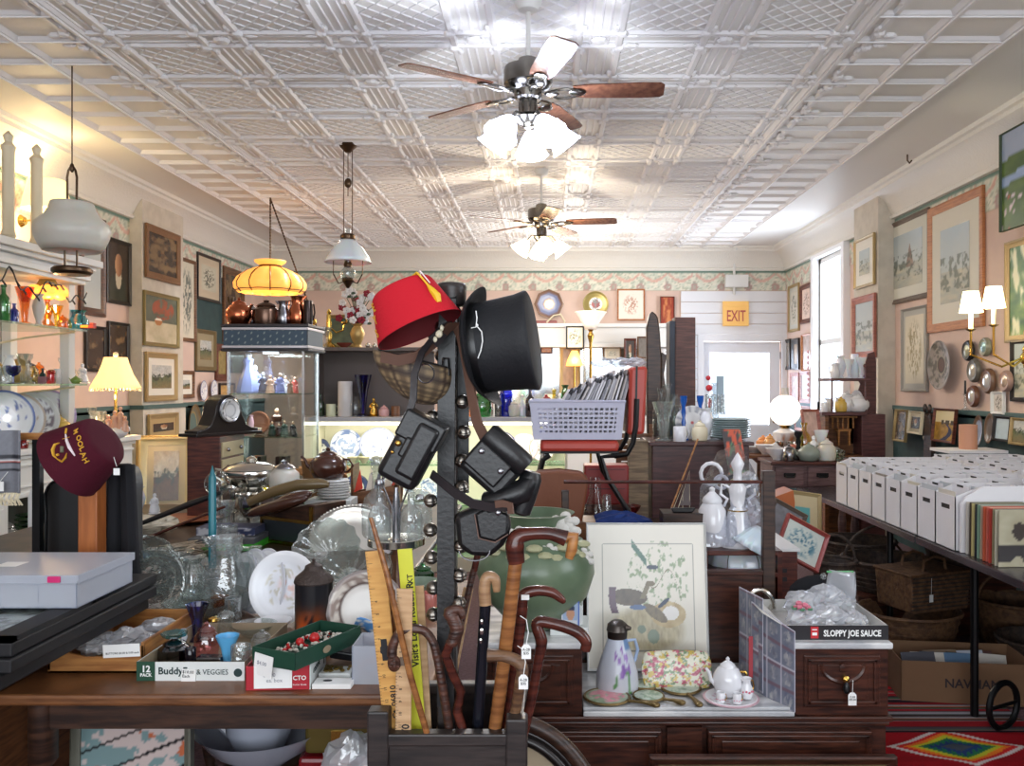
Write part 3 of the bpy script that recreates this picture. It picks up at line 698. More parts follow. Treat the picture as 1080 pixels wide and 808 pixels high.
# exit sign with emergency light box
t=thing('exit_sign','yellow exit sign with red letters above the back door','exit sign',(X(775.5,YB-.03),YB-.03,Z(331,YB-.03)))
obj('sign_box',B().box(-13.5*sB,13.5*sB,-.05,0,-13*sB,13*sB).box(-13.7*sB,13.7*sB,-.054,0,7*sB,7.6*sB),mat('yellowed_sign',(232,184,104),.5,emit=.18),t,0,.004)
text('EXIT',mat('exit_red',(186,84,78),.5),t,(0,-.053,-8*sB),(PI/2,0,0),.225,'CENTER','exit_letters',bold=.012,sx=.6)
t=thing('emergency_light','white emergency light box with conduit above the exit sign','emergency light',(X(776,YB-.03),YB-.03,Z(297,YB-.03)))
obj('light_housing',B().box(-12*sB,12*sB,-.09,0,-6.5*sB,6.5*sB),WHITE,t,0,.006)
obj('conduit',B().tube([(-2*sB,-.02,6*sB),(-2*sB,-.02,22*sB),(-2*sB,-.14,30*sB),(-2*sB,-.2,34*sB)],.018,8).tube([(-2*sB,-.02,-6*sB),(-2*sB,-.02,-14*sB)],.02,8),WHITE,t)
# ------------------------------------------------------------ smallware library: profiles as (radius, height) in units of height
PROF={
 'bottle': [(.17,0),(.2,.03),(.2,.55),(.16,.66),(.07,.76),(.065,.93),(.09,.95),(.09,1),(.05,1)],
 'vase': [(.14,0),(.16,.02),(.1,.12),(.2,.4),(.24,.6),(.17,.82),(.12,.9),(.2,1),(.17,.99),(.1,.88)],
 'trumpet': [(.2,0),(.2,.03),(.08,.08),(.1,.3),(.14,.6),(.26,1),(.23,.99),(.1,.6)],
 'cylinder': [(.24,0),(.26,.02),(.26,.98),(.24,1),(.22,.98),(.22,.3)],
 'jar': [(.3,0),(.36,.04),(.4,.3),(.38,.6),(.26,.72),(.28,.76),(.24,.82),(.1,.9),(.07,.92),(.09,.97),(.02,1)],
 'bowl': [(.4,0),(.42,.08),(.5,.2),(.9,.65),(1.05,1),(1.0,.98),(.8,.6),(.3,.2)],
 'goblet': [(.3,0),(.28,.03),(.06,.08),(.05,.4),(.2,.5),(.3,.7),(.3,1),(.27,.99),(.25,.7),(.05,.52)],
 'candlestick': [(.22,0),(.2,.05),(.09,.1),(.12,.18),(.06,.25),(.1,.4),(.06,.5),(.1,.62),(.07,.75),(.14,.88),(.15,1),(.1,.98)],
 'teapot': [(.35,0),(.45,.05),(.58,.3),(.56,.52),(.4,.7),(.3,.74),(.28,.8),(.12,.88),(.06,.9),(.08,.95),(.02,1)],
 'pitcher': [(.25,0),(.27,.03),(.33,.25),(.3,.5),(.2,.72),(.19,.85),(.25,1),(.22,.98),(.17,.8)],
 'mug': [(.38,0),(.4,.03),(.4,.97),(.38,1),(.35,.97),(.35,.15)],
 'figurine': [(.24,0),(.26,.04),(.2,.08),(.23,.12),(.19,.35),(.12,.52),(.16,.62),(.15,.7),(.06,.78),(.06,.8)],
 'cruet': [(.2,0),(.24,.04),(.25,.4),(.2,.52),(.08,.62),(.07,.8),(.1,.84),(.05,.86),(.09,.9),(.1,.95),(.02,1)],
 'shaker': [(.28,0),(.3,.05),(.26,.6),(.27,.75),(.29,.78),(.26,.9),(.1,1)],
 'lampchimney': [(.12,0),(.12,.1),(.22,.3),(.2,.45),(.1,.7),(.09,1)],
}
HANDLED={'pitcher': (.24,.3,.85),'mug': (.36,.2,.85),'teapot': (.5,.2,.6)}
_mesh={}
def ware(kind,label,loc,h,m,cat=None,group=None,wf=1.,rz=0.,name=None,lidm=None,n=20,wave=None,facet=0,filler=None):
    """one small ware on its base at loc; wf widens it. Handle, spout, head and lid are children"""
    body=[(r*h*wf,z*h) for r,z in PROF[kind]]
    key=(kind,round(h,3),round(wf,2),m.name,bool(wave),facet)
    o=obj(name or {'cylinder': 'canister','trumpet': 'flared_vase','lampchimney': 'lamp_chimney','cruet': 'cruet_bottle'}.get(kind,kind),B().lathe(body,facet or n,wave=wave),m,None,0 if facet else 45,loc=loc)
    o.rotation_euler=(0,0,rz)
    tag(o,label,cat or {'trumpet': 'vase','cylinder': 'container','cruet': 'bottle','lampchimney': 'lamp chimney'}.get(kind,kind),group)
    if kind in HANDLED:
        r,z0,z1=HANDLED[kind];r *= h*wf
        obj('handle',B().tube([(r*.8,0,z1*h),(r*1.35,0,z1*h),(r*1.6,0,(z0+z1)/2*h),(r*1.25,0,z0*h*1.1),(r*.8,0,z0*h)],h*.035,6),m,o)
    if kind=='teapot':
        r=.5*h*wf;obj('spout',B().tube([(-r*.8,0,.25*h),(-r*1.3,0,.4*h),(-r*1.5,0,.62*h),(-r*1.7,0,.7*h)],[h*.09,h*.06,h*.045,h*.04],8),m,o)
    if kind=='pitcher':
        obj('spout',B().tube([(-.2*h*wf,0,.9*h),(-.34*h*wf,0,1.01*h)],[h*.07,h*.02],8),m,o)
    if kind=='figurine':
        obj('head',B().ball((0,0,.88*h),(.085*h,.085*h,.11*h),10),lidm or m,o)
        obj('arms',B().tube([(-.15*h,0,.66*h),(-.2*h,-.05*h,.5*h),(-.06*h,-.16*h,.48*h)],.04*h,6).tube([(.15*h,0,.66*h),(.21*h,-.04*h,.5*h),(.08*h,-.16*h,.42*h)],.04*h,6),m,o)
    elif lidm:
        z=.78 if kind in ('shaker',) else .95
        if kind in ('teapot','jar'): obj('lid',B().lathe([(r_*h*wf*1.03,z_*h) for r_,z_ in PROF[kind] if z_ >.73],16),lidm,o)
        else: obj('lid',B().lathe([(.1*h*wf,z*h),(.11*h*wf,z*h+.05*h),(.09*h*wf,z*h+.1*h),(.02*h,z*h+.12*h)],12),lidm,o)
    return o
def C(name,c,**k): return mat(name,c,k.pop('rough',.3),**k)
CERA=lambda n,c: mat('ceramic_'+n,c,.2,coat=.3)
CG=lambda n,c: glass('coloured_glass_'+n,c,.14,.04)
COB=CG('cobalt',(60,80,190));GREENG=CG('green',(110,190,130));AMBG=CG('amber',(240,180,90));PINKG=CG('pink',(240,190,190));REDG=CG('ruby',(200,50,60));TEALG=CG('teal',(110,200,210));YELG=CG('yellow',(240,225,120));PURG=CG('amethyst',(90,50,80));SMOKE=CG('smoke',(150,150,150))
COPPER=mat('copper',(190,110,76),.22,1);TEALC=CERA('teal',(60,120,130));BRN=CERA('brown',(70,38,28))
def spread_row(items,x0,x1,py,Y,place,group=None):
    """items: (kind, label, px height, material, width factor[, lid]) laid out left to right on a shelf at image row py, depth Y"""
    n=len(items)
    for i,it in enumerate(items):
        px=x0+(x1-x0)*(i+.5)/n;p=V(px,py,Y);kind,lab,hp,m_,wf=it[:5]
        ware(kind,lab+' '+place,(p.x,Y+random.uniform(-.03,.03),p.z),hp*Y/F,m_,wf=wf,rz=random.uniform(-.6,.6),lidm=it[5] if len(it) >5 else None,group=group)

# ------------------------------------------------------------ back display cabinet with plate shelves
HY=7.0;hs=HY/F
hx0,hx1=X(330,HY),X(596,HY);zt_,z1_,z2_,z3_,z4_=Z(366,HY),Z(440,HY),Z(490,HY),Z(533,HY),Z(566,HY)
t=thing('display_cabinet','long white display cabinet with lit plate shelves behind the hat rack','display cabinet',(0,0,0))
CASE=mat('cream_case',(226,222,198),.6)
b=B().box(hx0,hx1,HY+.38,HY+.4,0,z1_).box(hx0-.02,hx0,HY,HY+.4,0,z1_).box(hx1,hx1+.02,HY,HY+.4,0,z1_).box(hx0,hx1,HY,HY+.38,0,.12)
obj('case_back',b,CASE,t,0)
obj('case_top',B().box(hx0-.02,hx1+.02,HY-.02,HY+.4,z1_-.035,z1_),mat('grey_shelf_edge',(178,176,180),.4),t,0,.004)
gx=X(452,HY)
obj('upper_back_panel',B().box(hx0,gx,HY+.34,HY+.38,z1_,zt_-.03).box(hx0-.02,hx0,HY+.1,HY+.38,z1_,zt_-.03),mat('grey_brown_panel',(104,94,90),.7),t,0)
obj('upper_top',B().box(hx0-.02,gx+.02,HY+.05,HY+.4,zt_-.03,zt_),mat('grey_brown_panel'),t,0,.003)
for z in (z2_,z3_,z4_): obj('glass_shelf',B().box(hx0,hx1,HY+.02,HY+.37,z-.012,z),glass('shelf_glass',(214,236,224),.15,.05),t,0)
obj('light_tube',B().lathe([(.013,0),(.013,hx1-hx0-.1)],10,T(hx0+.05,HY+.04,z1_-.055,0,PI/2)),mat('fluorescent_tube',(255,252,240),.4,emit=3.5,ecol=(255,250,228)),t)
light('AREA','shelf_light',((hx0+hx1)/2,HY+.06,z1_-.08),4.5,(1,.94,.74),hx1-hx0-.1,.05,(math.radians(35),0,0))
light('AREA','shelf_light',((hx0+hx1)/2,HY+.06,z2_-.03),3.5,(1,.94,.72),hx1-hx0-.1,.05,(math.radians(35),0,0))
bluep=lambda s: ringc([(.1,WHT),(.62,(150,168,204)),(.7,WHT),(1,(110,130,178))],(0,1,.5,(226,230,238)),s)
navyp=ringc([(.1,WHT),(.55,(206,206,200)),(.62,(40,50,84)),(.9,(60,72,112)),(1,(30,36,60))],(0,.55,.55,(90,90,100)),4)
rimp=lambda rim,mid=WHT: ringc([(.78,mid),(.9,WHT),(1,rim)],(.1,.8,.68,rim),6)
for px,py,r,oc,ov,lab in ((341,466,12,navyp,.72,'oval navy rimmed portrait plate, leftmost on the lit shelf'),(366.6,463,17,bluep(1),1,'large blue and white scenic plate second on the lit shelf'),
     (400,464,18,rimp((150,160,200)),1.1,'white platter with pale blue sprigs third on the lit shelf'),(529,469,16,rimp((52,54,110)),1,'white plate with dark blue rim right of the bell strap'),
     (553,472,15,rimp((226,190,190)),1,'white plate with pale pink rim beside the chair leg'),(572,476,14,rimp((180,170,150)),1,'cream plate with tan rim behind the red chair seat')):
    plate(lab,(X(px,HY+.3),HY+.27,z2_),r*(HY+.27)/F,oc,tilt=-PI/2-.18,oval=ov)
for px,r,oc,lab in ((376,14,navyp,'navy and white plate on the second shelf behind the wooden crate'),(407,12.5,bluep(7),'blue transfer plate on the second shelf behind the cruet stand'),
     (431,13.5,ringc([(.3,(150,160,190)),(.6,WHT),(.68,(150,150,150)),(1,(214,214,208))]),'white plate with blue centre on the second shelf'),(453,12,bluep(9),'small blue transfer plate on the second shelf against the rack post')):
    plate(lab,(X(px,HY+.27),HY+.27,z3_),r*(HY+.27)/F,oc,tilt=-PI/2-.18)
cupc=mat('cream_china',(236,226,186),.25)  # even yellowish cream for the cups
for i,px in enumerate((348,357,372,384,398,411)):
    ware('bowl','small cream china cup standing in front of the blue plates on the lit shelf',(X(px,HY+.1),HY+.1,z2_),.055,cupc,'cup','cream cups on the lit shelf',wf=.8,name='cup')
plate('round openwork woven straw plate low in the display cabinet',(X(447,HY+.25),HY+.25,Z(576,HY)),15*hs,ringc([(.2,(200,180,140)),(.3,(130,110,84)),(.5,(208,188,150)),(.6,(120,100,76)),(1,(200,180,140))],(.3,1,.5,(140,120,90)),5),tilt=-PI/2-.1,m=PT,name='straw_plate')
up='on the dark upper shelf of the back cabinet'
for kind,lab,px,hp,m_,wf in (('bottle','slim dark green glass bottle',338,24,GREENG,.8),('mug','small cream mug with green print',349,13,CERA('cream',(206,208,176)),1),('cylinder','tall white square vase with pink flowers',364,37,CERA('white',(214,208,206)),.8),
      ('jar','glass dome jar',375,26,GL,.7),('trumpet','tall cobalt blue glass vase',383,44,COB,.8),('figurine','small brass figurine',394,20,BRASS,1),('jar','little pink porcelain box',405,12,CERA('pink',(206,160,160)),1.2),('cylinder','little brown wooden box',417,11,MIDW,1.6)):
    ware(kind,lab+' '+up,(X(px,HY+.15),HY+.15,z1_),hp*(HY+.15)/F,m_,wf=wf,rz=.3)
cols=[('clear',CRY),('pale amber',AMBG),('green',GREENG),('clear wide',PRESS),('dark brown',SMOKE),('cobalt blue',COB),('frosted',FROST),('milk white',MILK),('amethyst',PURG),('teal',TEALG),('small ruby',REDG),('yellow',YELG)]
for i,(c_,m_) in enumerate(cols):
    px=492+i*8.4;k_=('bottle','shaker','jar','cruet')[i % 4]
    ware(k_,c_+' glass '+('bottle','shaker','jar','cruet')[i % 4]+' on the cabinet top below the top hat',(X(px,HY+.12+.06*(i % 2)),HY+.12+.06*(i % 2),z1_),(18+6*((i*7) % 3))*hs,m_,wf=.85)
# things on top of the grey cabinet
t=thing('candelabrum','brass candelabrum on top of the grey cabinet beside the copper pots','candelabrum',(X(347,HY+.2),HY+.2,zt_))
obj('stem',B().lathe([(.07,0),(.06,.02),(.02,.05),(.03,.1),(.015,.15),(.025,.2),(.012,.28),(.02,.3),(.005,.33)],16),_m['polished_brass'],t)
for s in (-1,1): obj('arm',B().tube([(0,0,.18),(s*.06,0,.13),(s*.12,0,.15),(s*.13,0,.2)],.008,6).lathe([(.012,.2),(.03,.21),(.02,.24)],12,T(s*.13,0,0)),_m['polished_brass'],t)
ware('trumpet','clear glass compote beside the brass candelabrum',(X(343,HY+.12),HY+.12,zt_),.17,CRY,wf=1.2)
ware('bowl','low red brown bowl on top of the grey cabinet',(X(363,HY+.15),HY+.15,zt_),.04,CERA('rust',(130,62,50)),wf=1.6)
fv=ware('vase','round gold vase holding the artificial flower bouquet',(X(377,HY+.15),HY+.15,zt_),.2,GOLD,wf=1.3)
rng=random.Random(4)
fl=thing('flower_bouquet','bouquet of dark red and white silk flowers in the gold vase','flowers',(X(377,HY+.15),HY+.15,zt_+.18))
b=B();wb_=B();rb=B()
for i in range(46):
    a=rng.uniform(0,2*PI);r=rng.uniform(.02,.17);z=rng.uniform(.04,.3);p=Vector((r*math.cos(a),r*math.sin(a)*.6,z))
    b.tube([(0,0,0),p*.5+Vector((0,0,.03)),p],.003,4)
    q=(rb if i % 3==0 else wb_)
    for k in range(5): q.ball(p+Vector((.018*math.cos(k*1.26),-.006,.018*math.sin(k*1.26))),(.016,.01,.016),6,k=4)
    if i % 2: b.ball(p+Vector((.03,0,-.02)),(.025,.008,.012),6,k=4)
obj('leaves',b,mat('leaf_green',(62,80,56),.6),fl);obj('white_blossoms',wb_,mat('silk_white',(220,216,214),.7),fl);obj('red_blossoms',rb,mat('silk_red',(140,24,44),.7),fl)
picture('green matted picture standing behind the flower bouquet',(X(362,HY+.3),HY+.34,zt_+.15),.3,.28,0,FR_GD,.03,plain((110,126,104)),tilt=-.05)
for i,px in enumerate((388,393)): ware('teapot',('left','right')[i]+' small silver cream pot beside the gold vase',(X(px,HY+.1),HY+.1+.08*i,zt_),.045,SILVER,wf=.8,name='cream_pot')
# things on the back mantel shelf, right of the hat
MY=11.95
t=thing('torchere_lamp','slim brass lamp with white upturned glass shade behind the plastic sleeves','lamp',(X(623,11.2),11.2,0))
zz=Z(346,11.2)
obj('stem',B().lathe([(.1,0),(.09,.03),(.02,.08),(.03,.2),(.015,.3),(.02,zz-.2),(.045,zz-.1),(.02,zz-.05),(.05,zz)],16),BRASS,t)
obj('lamp_shade',B().lathe([(.07,zz-.02),(.1,zz+.05),(.2,zz+.2),(.21,zz+.21)],28,cap=False),mat('ivory_glass',(246,232,214),.3,emit=.25),t,solid=.005)
t=thing('small_table_lamp','little lit amber glass lamp on the back mantel','lamp',(X(606,MY),MY,Z(440,12)))
obj('base',B().lathe([(.07,0),(.06,.03),(.02,.1),(.035,.25),(.015,.45),(.015,Z(385,MY)-Z(440,12))],14),BRASS,t)
obj('lamp_shade',B().lathe([(.12,Z(386,MY)-Z(440,12)),(.1,Z(380,MY)-Z(440,12)),(.04,Z(370,MY)-Z(440,12))],20,cap=False),mat('amber_shade',(255,200,110),.5,emit=2.2,ecol=(255,184,84)),t,solid=.003)
light('POINT','small_amber_bulb',V(606,379,MY-.16),3,(1,.75,.4),.04)
spread_row([('jar','white lidded china jar',18,PORC,.8),('cylinder','square ivory box',24,CREAM,1),('pitcher','glass pitcher',22,CRY,.9),('figurine','white porcelain figurine',26,PORC,.9),('vase','tall green glass vase',34,GREENG,.6),('vase','pale pink vase',20,CERA('blush',(226,200,196)),.9)],572,604,440,MY-.12,'on the back mantel')
spread_row([('goblet','clear glass goblet',20,GL,.9),('bowl','cut glass bowl',8,CRY,1),('candlestick','glass candlestick',26,CRY,.8)],625,675,440,MY-.12,'on the back mantel right')

# ------------------------------------------------------------ glass display tower with copper pots
TY=5.5;tx0,tx1,td=X(241,TY),X(320,TY),.34
Zt=lambda py: Z(py,TY)
t=thing('display_tower','tall lit glass display tower with dark blue dotted cornice','display case',(tx0,TY,0));wd_=tx1-tx0
obj('pedestal',B().box(0,wd_,0,td,0,Zt(540)),mat('grey_pedestal',(110,108,106),.5),t,0,.006)
m_dot=painted()
def dots(u,v):
    return (60,78,92)
g_=B().grid(64,10,lambda u,v: (-.02+u*(wd_+.04),-.034,Zt(365)+.0+(Zt(348)-Zt(365))*v),lambda u,v: (150,160,150) if (round(u*64) % 5==2 and round(v*10) % 4==(2 if (round(u*64)//5) % 2 else 0)) else (54,72,86))
g_.grid(30,10,lambda u,v: (wd_+.034,-.02+u*(td+.02),Zt(365)+(Zt(348)-Zt(365))*v),lambda u,v: (66,82,94))
obj('dotted_cornice_panel',g_,PT,t,0)
obj('cornice_core',B().box(-.02,wd_+.03,-.03,td+.02,Zt(370),Zt(343)),mat('blue_grey',(58,74,88),.6),t,0)
b=B()
for z in (Zt(347),Zt(366)): b.box(-.03,wd_+.04,-.04,td+.03,z-.009,z+.009)
obj('silver_trim',b,mat('silver_trim',(190,186,188),.35,.6),t,0,.003)
obj('cornice_edges',B().box(-.035,wd_+.045,-.045,td+.03,Zt(370.5),Zt(368)).box(-.035,wd_+.045,-.045,td+.03,Zt(345),Zt(342)),mat('black_trim',(40,34,34),.4),t,0,.004)
gb=B().box(0,wd_,0,.006,Zt(540),Zt(370)).box(wd_-.006,wd_,0,td,Zt(540),Zt(370)).box(0,.006,0,td,Zt(540),Zt(370)).box(0,wd_,td-.006,td,Zt(540),Zt(370))
obj('glass_case',gb,GL,t,0)
b=B()
for x in (0,wd_):
    for y in (0,td): b.cbox((x,y,(Zt(540)+Zt(370))/2),(.014,.014,Zt(370)-Zt(540)))
obj('case_edges',b,glass('case_edge',(220,230,235),.5,.15),t,0)
TSH=[Zt(415),Zt(461),Zt(505)]
for z in TSH: obj('glass_shelf',B().box(.01,wd_-.01,.01,td-.01,z-.008,z),_m['shelf_glass'],t,0)
obj('case_lamp',B().lathe([(.05,Zt(372)),(.05,Zt(370))],16,T(wd_*.45,td*.5,0)),mat('case_lamp_face',(255,255,255),.5,emit=6,ecol=(236,244,255)),t)
light('AREA','tower_lamp',(tx0+wd_/2,TY+td/2,Zt(373)),4.5,(.86,.93,1),.25)
light('AREA','tower_lamp_low',(tx0+wd_/2,TY+td/2,Zt(418)),2,(1,.95,.85),.2)
# figures inside
delft=CERA('delft',(150,160,214));
ts=TY/F
a1=tag(obj('porcelain_gown_figure',B().lathe([(.07,0),(.075,.01),(.06,.08),(.035,.15),(.025,.18),(.035,.22),(.012,.24)],20,wave=lambda a,v: 1+.06*math.cos(a*7)),PTG if False else delft,None,loc=(X(262,TY+.15),TY+.15,TSH[0])),'blue and white porcelain lady figurine, left on the top tower shelf','figurine')
obj('head',B().ball((0,0,.25),.022,10),PORC,a1)
a2=ware('figurine','blue and white porcelain couple figurine behind the lady on the top tower shelf',(X(269,TY+.24),TY+.24,TSH[0]),.19,delft,lidm=PORC,wf=.9)
ware('figurine','dark coated porcelain figurine beside the blue lady in the tower',(X(277.5,TY+.12),TY+.12,TSH[0]),.14,CERA('dark',(60,66,90)),lidm=PORC)
skin=CERA('skin',(226,180,150))
for i,(px,hp,c_,nm) in enumerate(((285,20,(206,160,130),'peach'),(290,17,(50,54,74),'dark navy'),(295.5,22,(120,130,190),'periwinkle'),(301,19,(206,208,214),'white'),(306,15,(150,110,84),'brown'),(311,18,(190,80,70),'red'))):
    ware('figurine','small %s dressed figurine in the group on the top tower shelf' % nm,(X(px,TY+.1+.1*(i % 2)),TY+.1+.1*(i % 2),TSH[0]),hp*ts,CERA('fig_'+nm.split()[-1],c_),lidm=skin)
t2=ware('figurine','large brown and red seated figurine in the middle of the tower',(X(292,TY+.15),TY+.15,TSH[1]),30*ts,CERA('umber',(96,56,44)),lidm=skin,wf=1.3)
for px,hp,c_,nm in ((287,16,(44,66,56),'dark green'),(294,14,(70,44,40),'maroon'),(300,17,(56,80,66),'sage green'),(309,16,(40,36,40),'black')):
    ware('figurine','%s coated small figurine in front on the middle tower shelf' % nm,(X(px,TY+.07),TY+.07,TSH[1]),hp*ts,CERA('coat_'+nm.split()[-1]+nm[:2].strip(),c_),lidm=skin,wf=1.2)
ware('vase','slender pink bottle vase on the middle tower shelf',(X(265,TY+.2),TY+.2,TSH[1]),22*ts,CERA('mauve',(176,140,160)),wf=.6)
o=plate('brown wooden round plate standing in the tower',(X(273,TY+.28),TY+.28,TSH[1]),13*ts,ringc([(1,(110,66,46))]),m=PT,tilt=-PI/2-.1)
ware('bowl','frosted white shell bowl at the left of the middle tower shelf',(X(263,TY+.12),TY+.12,TSH[1]-.0),.05,FROST,wf=1.5)
rr=random.Random(2)
for i,(px,c_,nm) in enumerate(((259,(50,60,110),'navy'),(263,(150,90,50),'tan'),(267,(110,50,40),'rust'),(271,(60,44,40),'dark brown'),(290,(66,40,36),'maroon'),(297,(60,34,30),'oxblood'))):
    tag(obj('book',B().box(-.011,.011,0,.12,0,.13),mat('book_'+nm.replace(' ','_'),c_,.6),None,0,.002,loc=(X(px,TY+.1),TY+.14,TSH[2])),'%s book standing on the lowest tower shelf' % nm,'book')
# copper and pewter pots on top
zt2=Zt(342)
def pot(kind,px,hp,m_,lab,wf=1,dy=.15,**k):
    return ware(kind,lab,(X(px,TY+dy),TY+dy,zt2),hp*(TY+dy)/F,m_,wf=wf,**k)
pot('teapot',252,30,COPPER,'dark copper coffee pot, leftmost on top of the display tower',.8,.12,rz=2.6)
pot('jar',266,24,CHROME,'small pewter lidded pot behind the copper coffee pot',.8,.25)
pot('jar',281,27,mat('brown_metal',(96,74,62),.25,.9),'wide brown metal pot with domed lid on the display tower',1.35,.12)
pot('pitcher',299,26,CHROME,'tall pewter pitcher right of the domed lid pot',.9,.15,rz=.4)
pot('pitcher',314,31,COPPER,'bright copper pitcher at the right of the display tower',1.,.15,rz=2.9)
pot('mug',325,26,mat('dark_bronze',(58,48,46),.3,.8),'tall dark bronze tankard on the right corner of the tower',.45,.1,rz=.3)
pot('mug',321,22,_m['dark_bronze'],'second dark bronze tankard behind the first',.5,.28,rz=.3)
pot('candlestick',243,32,DBRASS,'dark copper tall ewer at the left back of the tower top',.8,.28)

# ------------------------------------------------------------ chest of small drawers with mantel clock
CY0=4.8;cx0,cx1=X(197,CY0),X(232,CY0);cyb=cx1*F/(257-CX);ct=Z(461,CY0)
t=thing('drawer_chest','small dark red wooden chest with pale drawer fronts below the mantel clock','chest',(cx0,CY0,.78));cw,cdp,ch=cx1-cx0,cyb-CY0,ct-.78
obj('chest_body',B().box(0,cw,0,cdp,0,ch),REDW,t,0,.004)
for k in range(4):
    z=ch-.02-.098*(k+1)
    d_=obj('drawer',B().box(cw-.01,cw+.008,.02,cdp-.02,z,z+.085),mat('pale_drawer',(176,160,124),.4),t,0,.003)
    obj('knob',B().ball((cw+.018,.08,z+.042),.012,8).ball((cw+.018,cdp-.09,z+.042),.012,8),CHROME,d_)
t=thing('mantel_clock','dark tambour mantel clock with silver dial on the small red chest','clock',(cx0+.12,CY0+.2,ct),math.radians(62))
out=[(-.22,0),(-.22,.035),(-.17,.04),(-.13,.06),(-.1,.12)]+[(-.095*math.cos(a),.14+.095*math.sin(a)) for a in [PI*i/14 for i in range(15)]]+[(.1,.12),(.13,.06),(.17,.04),(.22,.035),(.22,0)]
DK=mat('black_lacquer_wood',(30,24,24),.3)
obj('clock_body',B().prism(out,.11,T(0,-.06,0)),DK,t,30,.004)
obj('clock_base',B().box(-.24,.24,-.075,.075,0,.018),DK,t,0,.004)
obj('dial',plate_mesh(.066,.004,28,ringc([(.5,(206,206,204)),(.62,(170,170,170)),(1,(214,214,212))],(.62,.95,.62,(70,70,70)),3),T(0,-.064,.145,PI/2)),PTG,t)
obj('bezel',B().tube([(.07*math.cos(2*PI*i/28),-.066,.145+.07*math.sin(2*PI*i/28)) for i in range(29)],.006,6),CHROME,t)

# ------------------------------------------------------------ left mantelpiece with glass shelves
mX,mY0,mY1,mZ= -3.45,5.2,7.05,1.12
t=thing('mantelpiece','white painted fireplace mantelpiece against the left wall','mantelpiece',(0,0,0))
b=B().box(XL+.03,mX+.05,mY0,mY1+.05,mZ-.04,mZ).box(XL+.03,mX+.02,mY0,mY1+.02,mZ-.07,mZ-.04).box(mX-.12,mX,mY0,mY1,.82,mZ-.07).box(mX-.12,mX+.02,mY0,mY1,.8,.83)
b.box(mX-.1,mX+.015,mY0,mY1,.86,.88).box(mX-.1,mX+.015,mY0,mY1,1.0,1.02)
for y0 in (mY0,mY1-.22): b.box(mX-.14,mX+.01,y0,y0+.22,0,.82).box(mX-.02,mX+.02,y0+.05,y0+.17,.1,.76)
b.box(XL+.04,mX,mY0,mY1,.38,.42)
obj('mantel_surround',b,WHITE,t,0,.005)
obj('firebox',B().box(XL+.04,XL+.08,mY0,mY1,0,.8),mat('dark_firebox',(60,66,60),.7),t,0)
t=thing('overmantel','white overmantel with tall columns, entablature and two glass shelves','overmantel',(0,0,0))
e0,e1=4.9,6.35
b=B()
for i,(z0,z1,o_) in enumerate(((2.28,2.31,.02),(2.31,2.35,.05),(2.35,2.38,.03),(2.38,2.41,.08),(2.41,2.46,.12))): b.box(XL+.35,-3.48+o_,e0,e1+o_*.6,z0,z1)
b.box(XL+.02,XL+.36,e0,e1,2.3,2.34)
obj('entablature',b,WHITE,t,0,.004)
b=B().box(-3.62,-3.55,6.3,6.38,1.13,2.28).box(-4.05,-3.98,6.3,6.38,1.13,2.28)
b.box(-4.1,-4.06,e0,6.38,1.13,2.28);obj('side_posts',b,WHITE,t,0,.005)
for y in (5.42,5.72):
    obj('column',B().lathe([(.035,2.46),(.045,2.49),(.035,2.52),(.036,3.02),(.045,3.05),(.02,3.08),(.03,3.12),(.005,3.15)],16,T(-3.44,y,0)),CREAM,t)
obj('tin_panel_back',B().box(XL+.02,XL+.03,4.7,6.3,2.46,3.15),mat('gilded_backing',(206,176,120),.6),t,0)
for z in (1.94,1.545): obj('glass_shelf',B().box(-3.95,-3.4,e0,6.27,z-.014,z),_m['shelf_glass'],t,0)
for yy in (e0+.05,6.2):
    for z in (1.93,1.53): obj('shelf_bracket',B().tube([(-4.05,yy,z-.1),(-3.8,yy,z-.05),(-3.45,yy,z-.01)],.008,6),CREAM,t)
obj('floral_backing',B().grid(70,60,lambda u,v: (XL+.034,4.7+1.6*u,1.15+1.13*v),lambda u,v: mixc(mixc((206,208,196),(150,170,156),1.5*(fb(u*26,v*22,3)-.3)),(190,140,128),.8*ss(.56,.66,fb(u*14+5,v*12,6)))),PT,t,0)
# string of lights wire draped below the entablature
b=B();pts=[]
for i in range(60):
    u=i/59;pts.append((-3.42,e0+u*1.4,2.27-.12*abs(math.sin(u*9))-.03*math.sin(u*47)))
b.tube(pts,.005,5)
for i in range(0,60,3): b.tube([pts[i],(pts[i][0]+.01,pts[i][1]+.02,pts[i][2]-.03)],.006,5)
tag(obj('string_lights',b,BLKP),'black wire string of unlit fairy lights draped below the white entablature','string lights')
def on(z,px,X_): # point on a shelf running along the left wall at depth X_
    y=X_*F/(px-CX);return (X_,y,z)
lx= -3.5
def sw(kind,px,z,h,m_,lab,wf=1,X_=lx,**k): return ware(kind,lab,on(z,px,X_),h,m_,wf=wf,**k)
u_=1.94
sw('bottle',15,u_,.13,COB,'square cobalt blue bottle on the upper glass shelf',1.1)
sw('trumpet',26,u_,.25,AMBG,'tall marigold carnival glass vase on the upper glass shelf',.9)
sw('vase',41,u_,.22,FROST,'white frosted vase with violet flower on the upper glass shelf',.8)
sw('trumpet',60,u_,.16,YELG,'yellow glass vase on the upper glass shelf',1.)
sw('jar',66,u_,.1,AMBG,'small amber jar on the upper glass shelf',.9)
sw('pitcher',83,u_,.15,TEALG,'turquoise glass jug at the end of the upper glass shelf',1.5,rz=-.8)
sw('bottle',4,u_,.24,GREENG,'tall teal green bottle at the left picture edge',.8)
sw('jar',71,u_,.08,YELG,'small yellow glass jar beside the turquoise jug',1.)
p_=on(u_,50,lx-.05);t=thing('boudoir_lamp','small lit lamp with orange leaf shaped glass petals on the upper shelf','lamp',p_)
